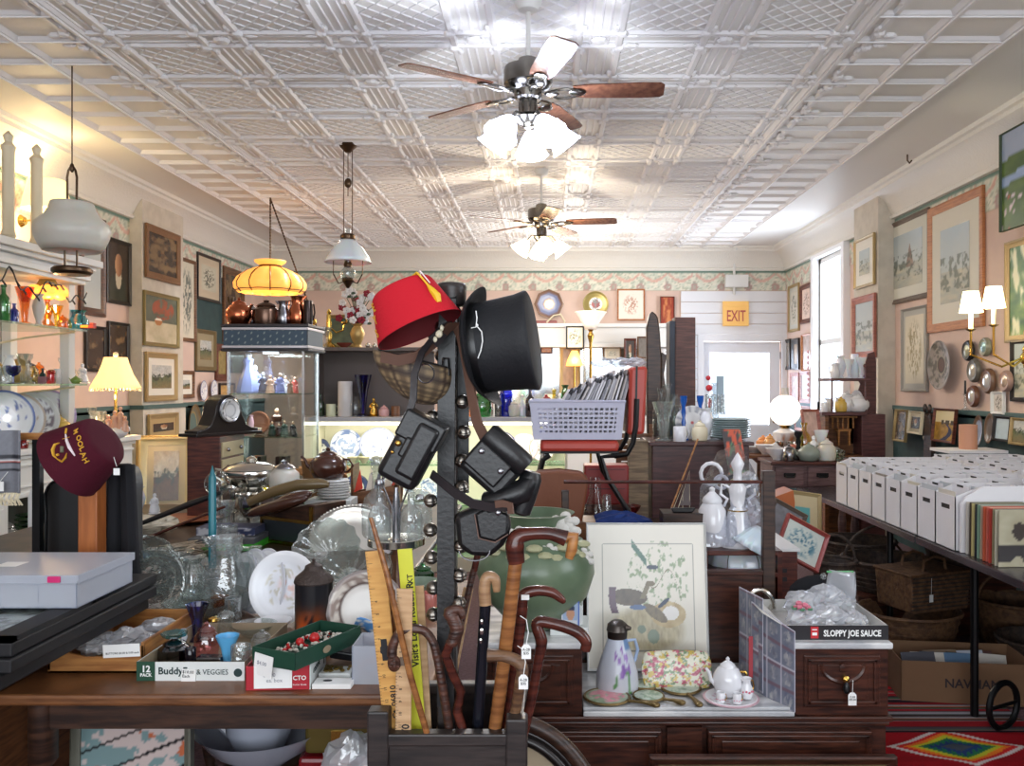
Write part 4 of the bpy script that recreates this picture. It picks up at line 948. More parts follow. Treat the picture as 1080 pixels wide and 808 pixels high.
obj('base',B().lathe([(.05,0),(.045,.02),(.02,.06),(.035,.12),(.015,.17),(.02,.2)],16),AMBG,t)
b=B()
for k in range(6): a=k*PI/3;b.ball((.09*math.cos(a),.09*math.sin(a),.25),(.055,.055,.05),10)
obj('petal_shade',b,mat('orange_petal_glass',(255,170,80),.4,emit=1.6,ecol=(255,160,60)),t)
obj('cap',B().lathe([(.08,.28),(.05,.34),(.01,.37)],16),mat('olive_cap',(150,130,70),.5),t)
light('POINT','petal_lamp_bulb',(p_[0]+.05,p_[1]-.05,p_[2]+.12),3,(1,.65,.3),.04)
t=thing('toy_fire_truck','tiny red and yellow toy truck at the right end of the upper shelf','toy',on(u_,93,-3.38))
obj('truck_body',B().box(-.05,.05,-.02,.02,.01,.035).box(.02,.05,-.02,.02,.035,.05),mat('toy_red',(196,44,36),.3),t,0,.003);obj('truck_panel',B().box(-.045,.01,-.022,-.02,.015,.033),mat('toy_yellow',(230,200,60),.4),t,0)
l_=1.545;pl_='on the lower glass shelf by the left wall'
row=[('jar','clear cut glass jar',5,.12,CRY,1),('goblet','dark blue glass goblet',14,.12,COB,1.2),('trumpet','tall clear glass vase',24,.2,GL,.8),('bottle','pale yellow glass bottle',36,.12,YELG,.9),('bottle','green black bottle',45,.11,mat('dark_teal_glaze',(34,56,56),.2),1),
   ('shaker','ruby red glass tumbler',54,.1,REDG,1),('cylinder','small white china vase',61,.11,PORC,.8),('teapot','tiny green frog shaped pot',80,.06,CERA('frog',(120,150,70)),1),('bowl','shallow brown wooden bowl',71,.03,MIDW,1.5),('figurine','white parian bust',87,.16,PORC,1.2),('candlestick','clear glass candlestick',30,.2,CRY,1),('bowl','small pink lustre bowl',43,.05,CERA('lustre',(190,140,160)),1.2)]
for kind,lab,px,h,m_,wf in row: sw(kind,px,l_,h,m_,lab+' '+pl_,wf,X_=-3.5-.12*(int(px) % 2))
# second tier: boxes that lift back row
for kind,lab,px,h,m_,wf in (('jar','purple glass covered dish',30,.17,PURG,1),('teapot','gold footed china pot',20,.2,GOLD,.8),('vase','white china vase with gold rim',10,.2,PORC,.9),('jar','amber glass covered jar',41,.16,AMBG,.8),('candlestick','tall crystal lustre',66,.2,CRY,1.1),('cruet','tall clear cruet bottle',75,.2,GL,1.)):
    sw(kind,px,l_,h,m_,lab+' at the back of the lower glass shelf',wf,X_=-3.78)
for px,R,c_,lab in ((3,.19,rimp((90,110,170)),'blue rimmed plate at the left picture edge on the mantel'),(17,.18,rimp((180,160,140)),'cream plate with brown flowers on the mantel'),(33,.18,ringc([(.35,(190,180,120)),(.5,(150,160,120)),(.8,WHT),(1,(200,200,196))],(.3,.8,.6,(120,110,120)),8),'white plate with golden centre on the mantel'),(50,.19,rimp((176,150,190)),'white plate with lilac rim on the mantel')):
    p=on(mZ+.005,px,-3.68);plate(lab,p,R,c_,rz=PI/2-.7,tilt=-PI/2-.2)
sw('teapot',63,mZ,.2,CERA('yellow',(216,180,90)),'yellow and gold china jug on the mantel',.8,X_=-3.6)
sw('jar',72,mZ,.14,CERA('floral_blue',(120,130,150)),'blue grey floral tin on the mantel',1.2,X_=-3.62)
sw('bowl',7,mZ,.05,REDG,'ruby glass dish on the mantel front',1.2,X_=-3.48)
sw('jar',25,mZ,.07,REDG,'small ruby glass trinket jar on the mantel front',1,X_=-3.45)
sw('candlestick',97,mZ,.24,CRY,'pair leader crystal candlestick beside the fringed lamp',1,X_=-3.6)
sw('goblet',104,mZ,.2,CRY,'cut crystal goblet beside the fringed lamp',1,X_=-3.66)
sw('bowl',127,mZ+.0,.06,MILK,'white china bowl on the far end of the mantel',1.1,X_=-3.5)
# shell dish and lamp
t=thing('fringed_table_lamp','lit cream bell shade table lamp with bead fringe on the left mantel','table lamp',on(mZ,122,-3.55));s=6.98/900
Yl= -3.55*F/(122-CX);s=Yl/F;zb_=lambda py: Z(py,Yl)-mZ
obj('base',B().lathe([(.06,0),(.055,.02),(.02,.05),(.035,.12),(.012,.2),(.01,zb_(385))],14),BRASS,t)
wv2=lambda a,v: 1+.03*math.cos(a*8)
obj('lamp_shade',B().lathe([(24.5*s,zb_(409)),(22*s,zb_(404)),(17*s,zb_(395)),(13*s,zb_(384)),(11*s,zb_(377))],40,cap=False,wave=wv2),mat('lit_bell_shade',(255,222,160),.7,emit=1.05,ecol=(255,206,130)),t,solid=.003)
b=B()
for k in range(44): a=2*PI*k/44;b.tube([(24.3*s*math.cos(a)*wv2(a,0),24.3*s*math.sin(a)*wv2(a,0),zb_(409)),(24.3*s*math.cos(a),24.3*s*math.sin(a),zb_(412.5-(k % 2)))],.006,5)
obj('bead_fringe',b,CREAM,t);obj('finial',B().ball((0,0,zb_(374)),.022,8).tube([(0,0,zb_(377)),(0,0,zb_(374))],.008,6),CREAM,t)
pl=on(mZ,122,-3.55);light('POINT','fringed_lamp_bulb',(pl[0],pl[1],Z(398,Yl)),10,(1,.76,.42),.04);light('POINT','fringed_lamp_bulb',(pl[0],pl[1]-.02,Z(418,Yl)),5,(1,.76,.42),.04)
t=thing('porcelain_group','pink and cream porcelain figure group under the fringed lamp','figurine',on(mZ,121,-3.38))
pk=CERA('figure_pink',(226,176,150))
obj('rocky_base',B().ball((0,0,.04),(.1,.08,.045),12).ball((.05,.02,.07),(.06,.05,.04),10),PORC,t)
for dx,h in ((-.05,.13),(.0,.17),(.045,.2),(.08,.12)):
    obj('figure',B().lathe([(.03,.05),(.032,.07),(.02,.05+h*.5),(.024,.05+h*.7),(.008,.05+h*.8)],10,T(dx,0,0)).ball((dx,0,.05+h*.9),.016,8),pk,t)
for k in range(6): ware('figurine',('green','pink','white','yellow','coral','cream')[k]+' dressed tiny figurine on the mantel beside the maroon fez',on(mZ,76+6*k,-3.42),.09+.01*(k % 3),CERA('tiny%d' % k,((90,150,110),(220,150,160),(230,228,224),(226,206,120),(220,120,90),(226,214,190))[k]),lidm=skin,wf=1.2)
# green glass inside the fireplace shelf
for k in range(7):
    tag(obj('green_glass_plate',plate_mesh(.13-.006*k,.02,24,None),GREENG,None,loc=(-3.62,5.95,.425+.032*k)),('emerald glass plate in the stack inside the mantel opening'),'plate','stacked green glass plates')
ware('jar','clear glass jar in the mantel opening left of the green plates',(-3.6,5.62,.42),.24,CRY,wf=1);ware('vase','dark bronze vase in the mantel opening',(-3.7,6.3,.42),.3,DBRASS)
ware('bowl','wide emerald glass bowl at the front of the mantel opening',(-3.58,6.25,.42),.1,GREENG,wf=1.2)
t=thing('white_obelisk','white pointed picket standing below the mantel','obelisk',(X(33,4.6),4.6,0));obj('picket',B().prism([(-.02,0),(.02,0),(.018,.94),(0,.98),(-.018,.94)],.03),WHITE,t,0)
# gilt frames leaning in the corner and the oval frame
t_=picture('large gilt framed landscape leaning on the floor stack by the teal wainscot',(X(171,7.2),7.28,Z(503,7.2)),.44,.66,.25,mat('pale_gilt',(196,180,136),.35,.4),.07,art_land(81,(150,130,100),(96,70,50),(120,90,60)),(196,186,160),.05,tilt=-.12)
tag(obj('low_bench',B().box(-.5,.35,-.1,.3,0,Z(535,7.2)-.01),DARKW2,None,0,.004,loc=(X(168,7.3),7.25,0)),'dark low bench carrying the leaning gilt frames','bench')
picture('empty gold frame behind the leaning gilt landscape',(X(166,7.5),7.55,Z(497,7.5)),.4,.62,.1,FR_GD,.035,plain((90,84,70)),tilt=-.06)
o=plate('oval gilt framed panel on the teal wainscot behind the clock',(XL+.04,XL*F/(199-CX),Z(451,XL*F/(199-CX))),.27,ringc([(.6,(90,110,104)),(.72,(150,130,80)),(1,(120,96,64))]),wall=True,oval=.62,rot=(PI/2,0,PI/2),m=PT,name='oval_wall_panel',cat='panel')
for i,(px,py) in enumerate(((211,412),(222,411))):
    y_=XL*F/(px-CX);plate(('first','second')[i]+' white oval floral plaque on the wall above the clock',(XL+.03,y_,Z(py,y_)),.12,rimp((110,120,170)),wall=True,rot=(PI/2,0,PI/2),name='wall_plaque',cat='plaque',oval=.85)
wallpic('l',230,246,404,424,'amber coloured picture with black frame behind the clock',FR_DK,plain((226,180,110)),.03)  # artwork itself is plain amber
# ------------------------------------------------------------ hat rack with hats, straps and canes
RY=1.75
def H(px,py,dy=0.): return V(px,py,RY+dy)
hr=RY/F
rack_x=X(472,RY)
t=thing('hat_rack','dark wooden coat post with umbrella box holding hats, straps and canes','coat rack',(rack_x,RY,0))
pd=wood('ebonised_wood',(52,44,42),(30,26,26),.4)
bxz=Z(770,RY-.06)
obj('post',B().box(-.019,.019,-.019,.019,.05,Z(318,RY)).lathe([(.03,Z(318,RY)-.01),(.031,Z(302,RY)),(.027,Z(299,RY)),(.01,Z(298,RY))],20,T(.008,0,0)),pd,t,35,.003)
bx0,bx1=X(396,RY-.06)-rack_x,X(550,RY-.06)-rack_x
b=B()
for (x0,x1,y0,y1) in ((bx0,bx1,-.075,-.055),(bx0,bx1,.2,.22),(bx0,bx0+.02,-.055,.2),(bx1-.02,bx1,-.055,.2)): b.box(x0,x1,y0,y1,.02,bxz-.02)
b.box(bx0,bx1,-.075,.22,.02,.04)
obj('umbrella_box',b,pd,t,0)
obj('box_rim',B().box(bx0-.006,bx1+.006,-.082,-.05,bxz-.025,bxz).box(bx0-.006,bx1+.006,.195,.227,bxz-.025,bxz).box(bx0-.006,bx0+.026,-.05,.195,bxz-.025,bxz).box(bx1-.026,bx1+.006,-.05,.195,bxz-.025,bxz),pd,t,0,.004)
obj('corner_post',B().box(bx0-.012,bx0+.03,-.085,-.045,.0,bxz+.045).box(bx1-.03,bx1+.012,-.085,-.045,.0,bxz+.03),pd,t,0,.004)
obj('hat_peg',B().tube([(0,0,Z(330,RY)),(-.04,-.03,Z(326,RY)),(-.09,-.04,Z(322,RY))],.008,8).tube([(0,0,Z(360,RY)),(.06,0,Z(362,RY)),(.1,0,Z(358,RY))],.008,8),pd,t)
# sleigh bells on a leather strap
t=thing('sleigh_bell_strap','dark leather strap studded with round nickel sleigh bells hanging down the post','bell strap',H(473,310,-.04))
o0=H(473,310,-.04)
pts=[H(478,303,0)-o0,H(472,315,-.03)-o0,H(471,400,-.035)-o0,H(470,520,-.035)-o0,H(470,640,-.035)-o0,H(470,745,-.035)-o0]
obj('strap',B().ribbon(pts,.034,.005,(1,0,0)),BLACK,t,30)
obj('back_strap',B().ribbon([H(466,309,.0)-o0,H(480,330,.03)-o0,H(487,420,.03)-o0,H(487,520,.03)-o0],.03,.004,(1,0,0)),BLACK,t,30)
BELL=mat('tarnished_nickel',(132,126,118),.3,1,bump=.1,bscale=60)
for px,py in ((456,408),(488,424),(456,440),(489,456),(487,486),(487,514),(454,528),(487,547),(454,559),(486,576),(455,588),(485,607),(457,620),(484,636),(457,648),(466,345),(466,375)):
    c=H(px,py,-.03 if px >470 else -.02)-o0
    bl=obj('bell',B().ball(c,.0145,14,k=10).lathe([(.0148,-.0012),(.0154,0),(.0148,.0012)],16,axis(c,(0,-.35,1))),BELL,t)
    obj('bell_slot',B().box(-.001,.001,-.0152,-.012,-.009,.009,T(*c,0,0,.4)),INK,bl)
obj('strap_buckle',B().tube([H(x,y,-.045)-o0 for x,y in ((467,378),(473,378),(474,396),(467,396),(467,378))],.0022,6),CHROME,t)
# red fez
FEZR=mat('red_felt',(190,30,44),.85,bump=.15,bscale=200,spec=.2)
def fez(name,label,cb,ct_,rb,rt,m,inside,n=40):
    d=(ct_-cb);L=d.length
    t=thing(name,label,'hat',cb)
    M4=axis((0,0,0),d)
    pr=[(rb,0),(rb*.985+rt*.015,L*.02),(rt*1.0+.002,L*.9),(rt*.985,L*.96),(rt*.93,L*.995),(rt*.6,L),(1e-4,L)]
    obj('crown',B().lathe(pr,n,M4,cap=False),m,t,50)
    obj('lining',B().lathe([(r*.97,z*.98) for r,z in pr],n,M4,cap=False),inside,t,50)
    return t,M4,L
cb,ct_=H(443,348,-.1),H(423,304,-.09)
t,M4,L=fez('fez','bright red felt fez with yellow tassel ribbon and gold letters on the rack',cb,ct_,.0865,.062,FEZR,mat('red_lining',(110,24,30),.8))
def on_cone(M4,L,rb,rt,a,v,off=.0015):
    r=rb+(rt-rb)*v+off;return M4 @ Vector((r*math.cos(a),r*math.sin(a),L*v))
def letters_on(t,M4,L,rb,rt,s,m,place,size,name='lettering',bold=.02):
    for ch,(a,v,roll) in zip(s,place):
        p=on_cone(M4,L,rb,rt,a,v);e=1e-3
        n_=(on_cone(M4,L,rb,rt,a,v,.01)-p).normalized();up=(on_cone(M4,L,rb,rt,a,v+e)-p).normalized()
        x=up.cross(n_).normalized();R=Matrix((x,up,n_)).transposed().to_4x4() @ Matrix.Rotation(roll,4,'Z')
        o=text(ch,m,t,p,R.to_euler(),size,'CENTER',name,bold)
# find the cone angle that faces a screen direction
def cone_angle(M4,want):
    best=None
    for k in range(180):
        a=2*PI*k/180;d=(M4.to_3x3() @ Vector((math.cos(a),math.sin(a),0))).normalized();s_=d.dot(Vector(want).normalized())
        if best is None or s_ >best[0]: best=(s_,a)
    return best[1]
gold_t=mat('gold_thread',(224,170,50),.5,.1)
al=cone_angle(M4,(-.9,-.6,-.15))
letters_on(t,M4,L,.0865,.062,'EYS',gold_t,[(al,.66,-.1),(al-.03,.40,-.1),(al-.06,.12,-.1)],.022)
ar=cone_angle(M4,(.62,-.72,.3))
pts=[M4 @ Vector((0,0,L+.003))]+[on_cone(M4,L,.0865,.062,ar+.02*k,1-.16*k,.003) for k in range(0,5)]
b=B().ribbon(pts,.006,.003,(0,-1,.3));obj('tassel_cord',b,mat('yellow_silk',(226,180,30),.5),t,40)
b=B().ribbon([p+Vector((.005,.001,.003)) for p in pts[:4]],.004,.002,(0,-1,.3));obj('white_cord',b,mat('white_silk',(226,210,214),.6),t,40)
obj('tassel',B().tube([pts[3],pts[4],pts[5],pts[5]+Vector((.004,-.002,-.012))],[.002,.006,.008,.005],8),mat('yellow_silk'),t)
# top hat lying on its side on the peg
c0,c1=H(500,368,-.03),H(562,359,-.042)
d=c1-c0;t=thing('top_hat','tall black top hat hung sideways with white price string','hat',c0);M4=axis((0,0,0),d);L=d.length
FELT=mat('black_felt',(26,27,31),.6,bump=.1,bscale=150,spec=.35)
pr=[(.095,0),(.093,.01),(.094,L*.4),(.098,L*.8),(.103,L*.97),(.102,L),(.096,L+.003),(1e-4,L+.003)]
obj('crown',B().lathe([(r*(1. if i <6 else 1.),z) for i,(r,z) in enumerate(pr)],48,M4,cap=False,sx=1.02,sy=.98),FELT,t,50)
def brim_fn(a,v): return 1
b=B();n=56;vs=[];fs=[]
ring_r=[.094,.11,.125,.138,.14,.125,.11,.094]
ring_z=[.002,-.002,-.002,.004,.008,.004,.003,.007]
for k in range(8):
    for i in range(n):
        a=2*PI*i/n;r=ring_r[k];curl=.03*ss(.1,.14,r)*abs(math.sin(a))**3
        vs.append((r*math.cos(a)*1.0,r*math.sin(a)*.86,ring_z[k]+curl))
for k in range(7):
    for i in range(n): j=(i+1) % n;fs.append((k*n+i,k*n+j,(k+1)*n+j,(k+1)*n+i))
obj('brim',b.add(vs,fs,M4),FELT,t,50)
obj('hat_band',B().lathe([(.0955,.004),(.0955,.012),(.0945,.02)],48,M4,cap=False,sx=1.02,sy=.98),mat('black_ribbon',(14,14,16),.3),t,50)
b=B().tube([H(502,328,-.125)-c0,H(503,335,-.13)-c0,H(502,345,-.132)-c0,H(497,346,-.13)-c0],.0012,5)
b.tube([H(503,344,-.132)-c0,H(508,350,-.135)-c0,H(509,360,-.135)-c0,H(507,370,-.135)-c0,H(504,378,-.13)-c0],.0012,5)
b.ball(H(503,343,-.132)-c0,.0028,6);obj('price_string',b,TAGM,t)
# plaid cloth cap hanging under the fez
def plaid(u,v):
    c=(150,128,96)
    a_,b_=(u*13) % 1,(v*10) % 1
    if a_ <.42: c=mixc(c,(66,52,42),.55)
    if b_ <.42: c=mixc(c,(60,50,42),.55)
    if abs(a_-.7) <.06 or abs(b_-.7) <.06: c=(60,46,40)
    return c
cc=H(434,392,-.02)
t=thing('plaid_cap','brown and cream plaid cloth cap hanging beneath the red fez','hat',cc)
def capf(u,v):
    a=2*PI*u;ph=v*PI*.52
    r=math.sin(ph)*1.02;z=math.cos(ph)
    return Vector((.082*r*math.cos(a),.05*r*math.sin(a),-.078*z+.02)) +Vector((.03*z,0,0))
obj('cap_body',B().grid(60,26,capf,plaid,m=Matrix.Rotation(.25,4,'Y')),PT,t,60,solid=.003)
obj('cap_lining',B().lathe([(.078,.028),(.06,.0),(.03,-.03),(1e-4,-.045)],24,Matrix.Rotation(.25,4,'Y'),sy=.62,cap=False),mat('dark_lining',(34,30,30),.8),t)
# brown leather belts
LTH=mat('brown_leather',(100,72,60),.5,bump=.1,bscale=90);LTHD=mat('dark_strap_leather',(44,40,42),.35,bump=.08,bscale=90)
c=H(470,350,-.06)
t=thing('leather_belt','wide brown leather strap looped over the rack below the fez','strap',c)
obj('belt_loop',B().ribbon([H(x,y,z)-c for x,y,z in ((402,376,-.09),(420,380,-.1),(440,376,-.1),(458,362,-.09),(474,345,-.07),(482,344,-.06),(486,356,-.07),(492,385,-.09),(498,420,-.1),(503,445,-.1),(513,466,-.1))],.022,.004,(.35,-.35,1)),LTH,t,40)
obj('keeper',B().ribbon([H(x,y,-.105)-c for x,y in ((456,361),(462,356),(466,350))],.026,.005,(.3,-.3,1)),LTHD,t,40)
obj('brooch',B().ball(H(463,352,-.112)-c,(.007,.004,.008),10).ball(H(466,346,-.11)-c,(.004,.003,.006),8).ball(H(459,358,-.112)-c,(.004,.003,.006),8),mat('ivory_brooch',(206,196,170),.3),t)
c=H(440,420,-.1)
t=thing('camera_case_strap','long grey leather strap curving from the post to the black camera case','strap',c)
obj('long_strap',B().ribbon([H(x,y,z)-c for x,y,z in ((474,340,-.055),(460,352,-.09),(445,372,-.11),(437,395,-.12),(436,420,-.12),(432,434,-.12))],.014,.0035,(1,-.2,.3)),LTHD,t,40)
obj('strap_ring',B().tube([H(449+9*math.cos(a),394+10*math.sin(a),-.1)-c for a in [2*PI*i/20 for i in range(21)]],.0016,6),CHROME,t)
# black leather camera case
c=H(438,474,-.12)
t=thing('camera_case','black leather camera case hanging tilted at the left of the bell strap','camera case',c,rot=(0,math.radians(28),0))
obj('case_body',B().box(-.044,.036,-.03,.032,-.072,.052),BLACK,t,30,.012)
obj('case_flap',B().box(-.046,.038,-.034,.036,.012,.066).box(-.022,.018,-.038,-.03,-.02,.02),BLACK,t,30,.008)
obj('lens_bulge',B().box(-.012,.03,-.046,-.028,-.05,.056),BLACK,t,30,.007)
obj('flap_snap',B().ball((-.03,-.036,.0),(.006,.004,.006),10).ball((-.032,-.034,-.02),(.0035,.003,.0035),8),BRASS,t)
obj('chrome_strip',B().box(-.0475,-.0455,-.02,.01,.02,.056),CHROME,t,0)
# strap from camera case to holster, sagging
c=H(500,530,-.12)
t=thing('leather_sling','black leather sling sagging from the camera case to the holster','strap',c)
obj('sling',B().ribbon([H(x,y,z)-c for x,y,z in ((455,500,-.11),(465,508,-.12),(480,520,-.13),(498,531,-.135),(518,535,-.14),(536,534,-.14))],.018,.004,(.2,-.3,1)),LTHD,t,40)
obj('sling_tab',B().ribbon([H(x,y,-.15)-c for x,y in ((522,532),(530,531),(538,533),(539,542))],.014,.004,(.2,-.3,1)),LTH,t,40)
# binocular / double holster case
c=H(522,488,-.1)
t=thing('binocular_case','black leather binocular case with two round tubes and snaps','binocular case',c,rot=(0,math.radians(42),0))
obj('case_tube',B().lathe([(.001,-.05),(.02,-.05),(.024,-.044),(.024,.044),(.02,.05),(.001,.05)],24,T(0,-.02,.035,0,PI/2)),BLACK,t,40)
obj('case_back',B().box(-.05,.052,-.02,.02,-.05,.03),BLACK,t,30,.01)
obj('case_panel',B().box(-.048,.03,-.042,-.03,-.034,.02),BLACK,t,30,.004)
obj('snap',B().ball((-.034,-.045,.004),(.006,.003,.006),12),CHROME,t);obj('snap',B().ball((.018,-.045,-.0),(.006,.003,.006),12),CHROME,t)
c=H(543,520,-.09)
t=thing('leather_holster','curved black leather holster below the binocular case','holster',c,rot=(0,math.radians(8),0))
obj('holster_body',B().tube([(-.05,0,-.025),(-.02,-.01,-.012),(.015,-.01,.006),(.03,-.005,.03)],[.03,.034,.036,.022],16,flat=.7),BLACK,t,50)
obj('holster_cap',B().lathe([(.012,-.045),(.02,-.04),(.022,-.01),(.022,.03),(.016,.042),(.001,.044)],20,T(.022,-.005,.005,0,.15)),BLACK,t,50)
obj('snap',B().ball((-.025,-.05,-.035),(.0055,.003,.0055),12),CHROME,t)
c=H(512,560,-.08)
t=thing('leather_pouch','black leather pouch hanging lowest under the holster','pouch',c)
obj('pouch_body',B().prism([(-.06,.03),(-.055,-.03),(-.03,-.05),(.01,-.052),(.035,-.03),(.05,.0),(.045,.035),(0,.055)],.05),BLACK,t,30,.01)
obj('pouch_flap',B().prism([(-.02,.035),(-.012,-.012),(.02,-.02),(.045,-.004),(.046,.034),(.01,.05)],.012,T(0,-.012,0)),BLACK,t,30,.005)
obj('stitched_edge',B().tube([(-.02,-.014,.035),(-.012,-.014,-.012),(.02,-.014,-.02),(.045,-.014,-.004)],.0015,5),LTH,t)
obj('wire_loop',B().tube([(-.02+.03*math.cos(a),-.016,-.035+.02*math.sin(a)) for a in [PI+PI*i/12 for i in range(13)]],.0015,5),CHROME,t)
# canes
def cane(label,shaft,handle,r,rh,m,mh,z=.0,extra=None,ferrule=True,n='walking_cane'):
    shaft=[(a,b_,max(d_,-.045) if b_ >725 else d_) for a,b_,d_ in shaft]
    c=H(*shaft[0][:2],shaft[0][2]);t=thing(n,label,'cane',c)
    obj('shaft',B().tube([H(*p)-c for p in shaft],[r]*len(shaft),12),m,t,60)
    hp=[H(*p)-c for p in handle]
    # smooth the handle by Catmull-Rom
    q=[]
    for i in range(len(hp)-1):
        p0=hp[max(i-1,0)];p1=hp[i];p2=hp[i+1];p3=hp[min(i+2,len(hp)-1)]
        for k in range(5):
            s=k/5;q.append(.5*((2*p1)+(p2-p0)*s+(2*p0-5*p1+4*p2-p3)*s*s+(3*p1-p0-3*p2+p3)*s**3))
    q.append(hp[-1]);rr_=[]
    for i in range(len(q)):
        f=i/(len(q)-1)*(len(rh)-1);k=min(int(f),len(rh)-2);rr_.append(rh[k]+(rh[k+1]-rh[k])*(f-k))
    obj('handle',B().tube(q,rr_,14),mh,t,60)
    return t,c
CW=wood('cane_wood',(156,104,60),(116,72,42),.25);CWD=wood('cane_dark',(92,44,34),(54,26,22),.2);KN=wood('knobby_cane',(86,52,40),(44,28,24),.4,bump=.4);TAN=wood('tan_horn',(176,140,104),(140,104,76),.3)
t,c=cane('large light brown cane with dark fritz handle and pale tip',[(544,592,-.08),(536,660,-.08),(526,740,-.07),(518,800,-.06),(516,930,-.03)],[(545,594,-.08),(543,576,-.08),(547,566,-.08),(560,563,-.08),(580,563,-.08),(597,568,-.08)],.0135,[.0165,.019,.017,.0125,.0125,.016],CW,CWD)
obj('handle_tip',B().tube([H(596,567,-.08)-c,H(605,565,-.08)-c,H(603,580,-.08)-c,H(600,589,-.08)-c],[.013,.012,.011,.008],12),OAK,t,60)
t,c=cane('dark red brown cane with whale tail handle and small paper label',[(551,640,-.02),(545,690,-.02),(534,780,-.02),(528,930,-.01)],[(550,645,-.02),(552,628,-.02),(566,623,-.02),(582,625,-.02),(592,632,-.02),(595,636,-.02)],.0115,[.0125,.0125,.011,.0105,.008,.004],CWD,CWD)
obj('paper_label',B().box(-.008,.008,-.002,0,-.005,.005,T(*(H(554,630,-.035)-c))),TAGM,t,0)
t,c=cane('glossy mahogany cane with wide derby handle at the right and string tag',[(569,690,.04),(560,740,.04),(548,790,.04),(540,930,.04)],[(568,695,.04),(571,676,.04),(566,657,.04),(584,658,.04),(608,666,.04),(618,677,.04),(617,686,.04)],.011,[.011,.013,.012,.012,.013,.012,.011],CWD,CWD)
t,c=cane('black lacquered cane with curved tan horn grip',[(512,636,-.03),(508,700,-.03),(503,780,-.02),(500,930,-.01)],[(512,638,-.03),(511,620,-.03),(514,609,-.03),(522,611,-.03),(524,624,-.03)],.0115,[.0125,.0125,.012,.0105,.007],mat('black_lacquer',(22,24,32),.15),TAN)
obj('silver_inlay',B().ball(H(508,656,-.055)-c,(.003,.002,.006),8).ball(H(508,666,-.055)-c,(.004,.002,.007),8).ball(H(507,676,-.055)-c,(.003,.002,.006),8),SILVER,t)
t,c=cane('rustic tan stick cane with bent root handle and white string',[(549,716,-.1),(545,745,-.09),(536,775,-.08),(524,840,-.06),(516,930,-.03)],[(549,720,-.1),(551,706,-.1),(545,697,-.1),(530,692,-.1),(514,691,-.1)],.011,[.0115,.012,.012,.0105,.013],KN if False else wood('rustic_stick',(120,88,62),(82,58,44),.45,bump=.3),TAN if False else _m['rustic_stick'])
t,c=cane('brown bamboo cane with crook and carved face knob at the left',[(461,690,-.07),(466,720,-.07),(474,770,-.06),(482,930,-.03)],[(461,694,-.07),(457,678,-.07),(448,666,-.07),(434,663,-.07),(421,669,-.07),(415,682,-.07),(414,692,-.07)],.009,[.0085,.0085,.0085,.0095,.0105,.011,.011],KN,KN)
b=B().ball(H(416,699,-.07)-c,(.014,.013,.018),14)
for dx,dy in ((-3,696),(3,696),(0,700),(-4,703),(4,703)): b.ball(H(416+dx,dy,-.085)-c,(.004,.004,.004),8)
obj('carved_knob',b,KN,t)
t,c=cane('twisted dark root cane standing in front of the bell strap',[(476,676,-.09),(470,690,-.085),(478,712,-.075),(486,728,-.065),(482,750,-.05),(490,775,-.045),(494,930,-.03)],[(476,680,-.1),(482,664,-.1),(478,652,-.1),(474,646,-.1),(484,643,-.1),(489,652,-.1)],.0095,[.011,.014,.014,.012,.009,.005],CWD,KN)
t,c=cane('slim dark stick with rubber tip crossing behind the bell strap',[(500,600,.06),(488,650,.06),(478,700,.05),(470,800,.03),(466,930,0)],[(500,602,.06),(504,585,.06),(509,575,.06)],.007,[.007,.007,.008],KN,CWD)
# string tags on canes
for px,py,lab in ((555,683,'small white string tag hanging from the glossy mahogany cane'),(552,715,'white paper price tag beside the rustic cane')):
    c=H(px,py,-.12);t=thing('price_tag',lab,'price tag',c)
    obj('tag_card',B().prism([(-.009,0),(-.009,-.022),(.009,-.022),(.009,0),(.004,.006),(-.004,.006)],.001),TAGM,t,0)
    obj('tag_string',B().tube([(0,0,.004),(.004,0,.03),(0,.01,.05),(-.012,.02,.055)],.0008,5),TAGM,t)
    text('A-28\n$35',INK,t,(0,-.001,-.006),(PI/2,0,0),.007,'CENTER')
# yardsticks and sticks
def stick(label,p0,p1,wpx,m,dy,txt=None,name='yardstick',ticks=True,tcol=INK,rev=False,th=.005,tsize=.017,toff=.0,cat='yardstick',z1=930):
    a,b_=H(p0[0],p0[1],dy),H(p1[0],p1[1],dy*.6);d=(a-b_).normalized();b2=b_-d*.28
    L=(a-b2).length;xv=Vector((1,0,0));xv=(xv-d*xv.dot(d)).normalized();yv=d.cross(xv)
    M4=Matrix((xv,yv,d)).transposed().to_4x4();t=thing(name,label,cat,b2,rot=M4.to_euler());w_=wpx*hr
    obj('stick_body',B().box(-w_/2,w_/2,-th/2,th/2,0,L),m,t,0,.0008)
    if ticks:
        b=B();q=.0
        k=0
        while q <L-.004: ln=w_*(.32 if k % 8==0 else .2 if k % 4==0 else .1);b.box(-w_/2,-w_/2+ln,-th/2-.0004,-th/2,q,q+.0006);q += .003175*2;k += 1
        obj('inch_marks',b,tcol,t,0)
        nb=[]
        for i in range(4,36,1):
            zz=L-i*.0254
            if zz >.02: text(str(i),tcol,t,(-w_*.1,-th/2-.0002,zz),(PI/2,-PI/2,0),.0085,'CENTER','inch_number',.0)
    for s_,z_,sz,m_ in (txt or []): text(s_,m_,t,(w_*.38,-th/2-.0004,L-z_),(PI/2,-PI/2,0),sz,'LEFT','printed_text',.02)
    return t,L,w_
YW=wood('yardstick_yellow_wood',(214,164,92),(196,142,74),.45);YP=wood('pale_stick_wood',(206,170,130),(186,148,108),.5);YY=mat('yellow_paint_stick',(214,216,62),.45)
t,L,w_=stick('varnished yellow yardstick printed Danbury, Ct. 06810',(395,581),(417,790),19,YW,-.06,[('Danbury, Ct. 06810',.41,.017,INK)])
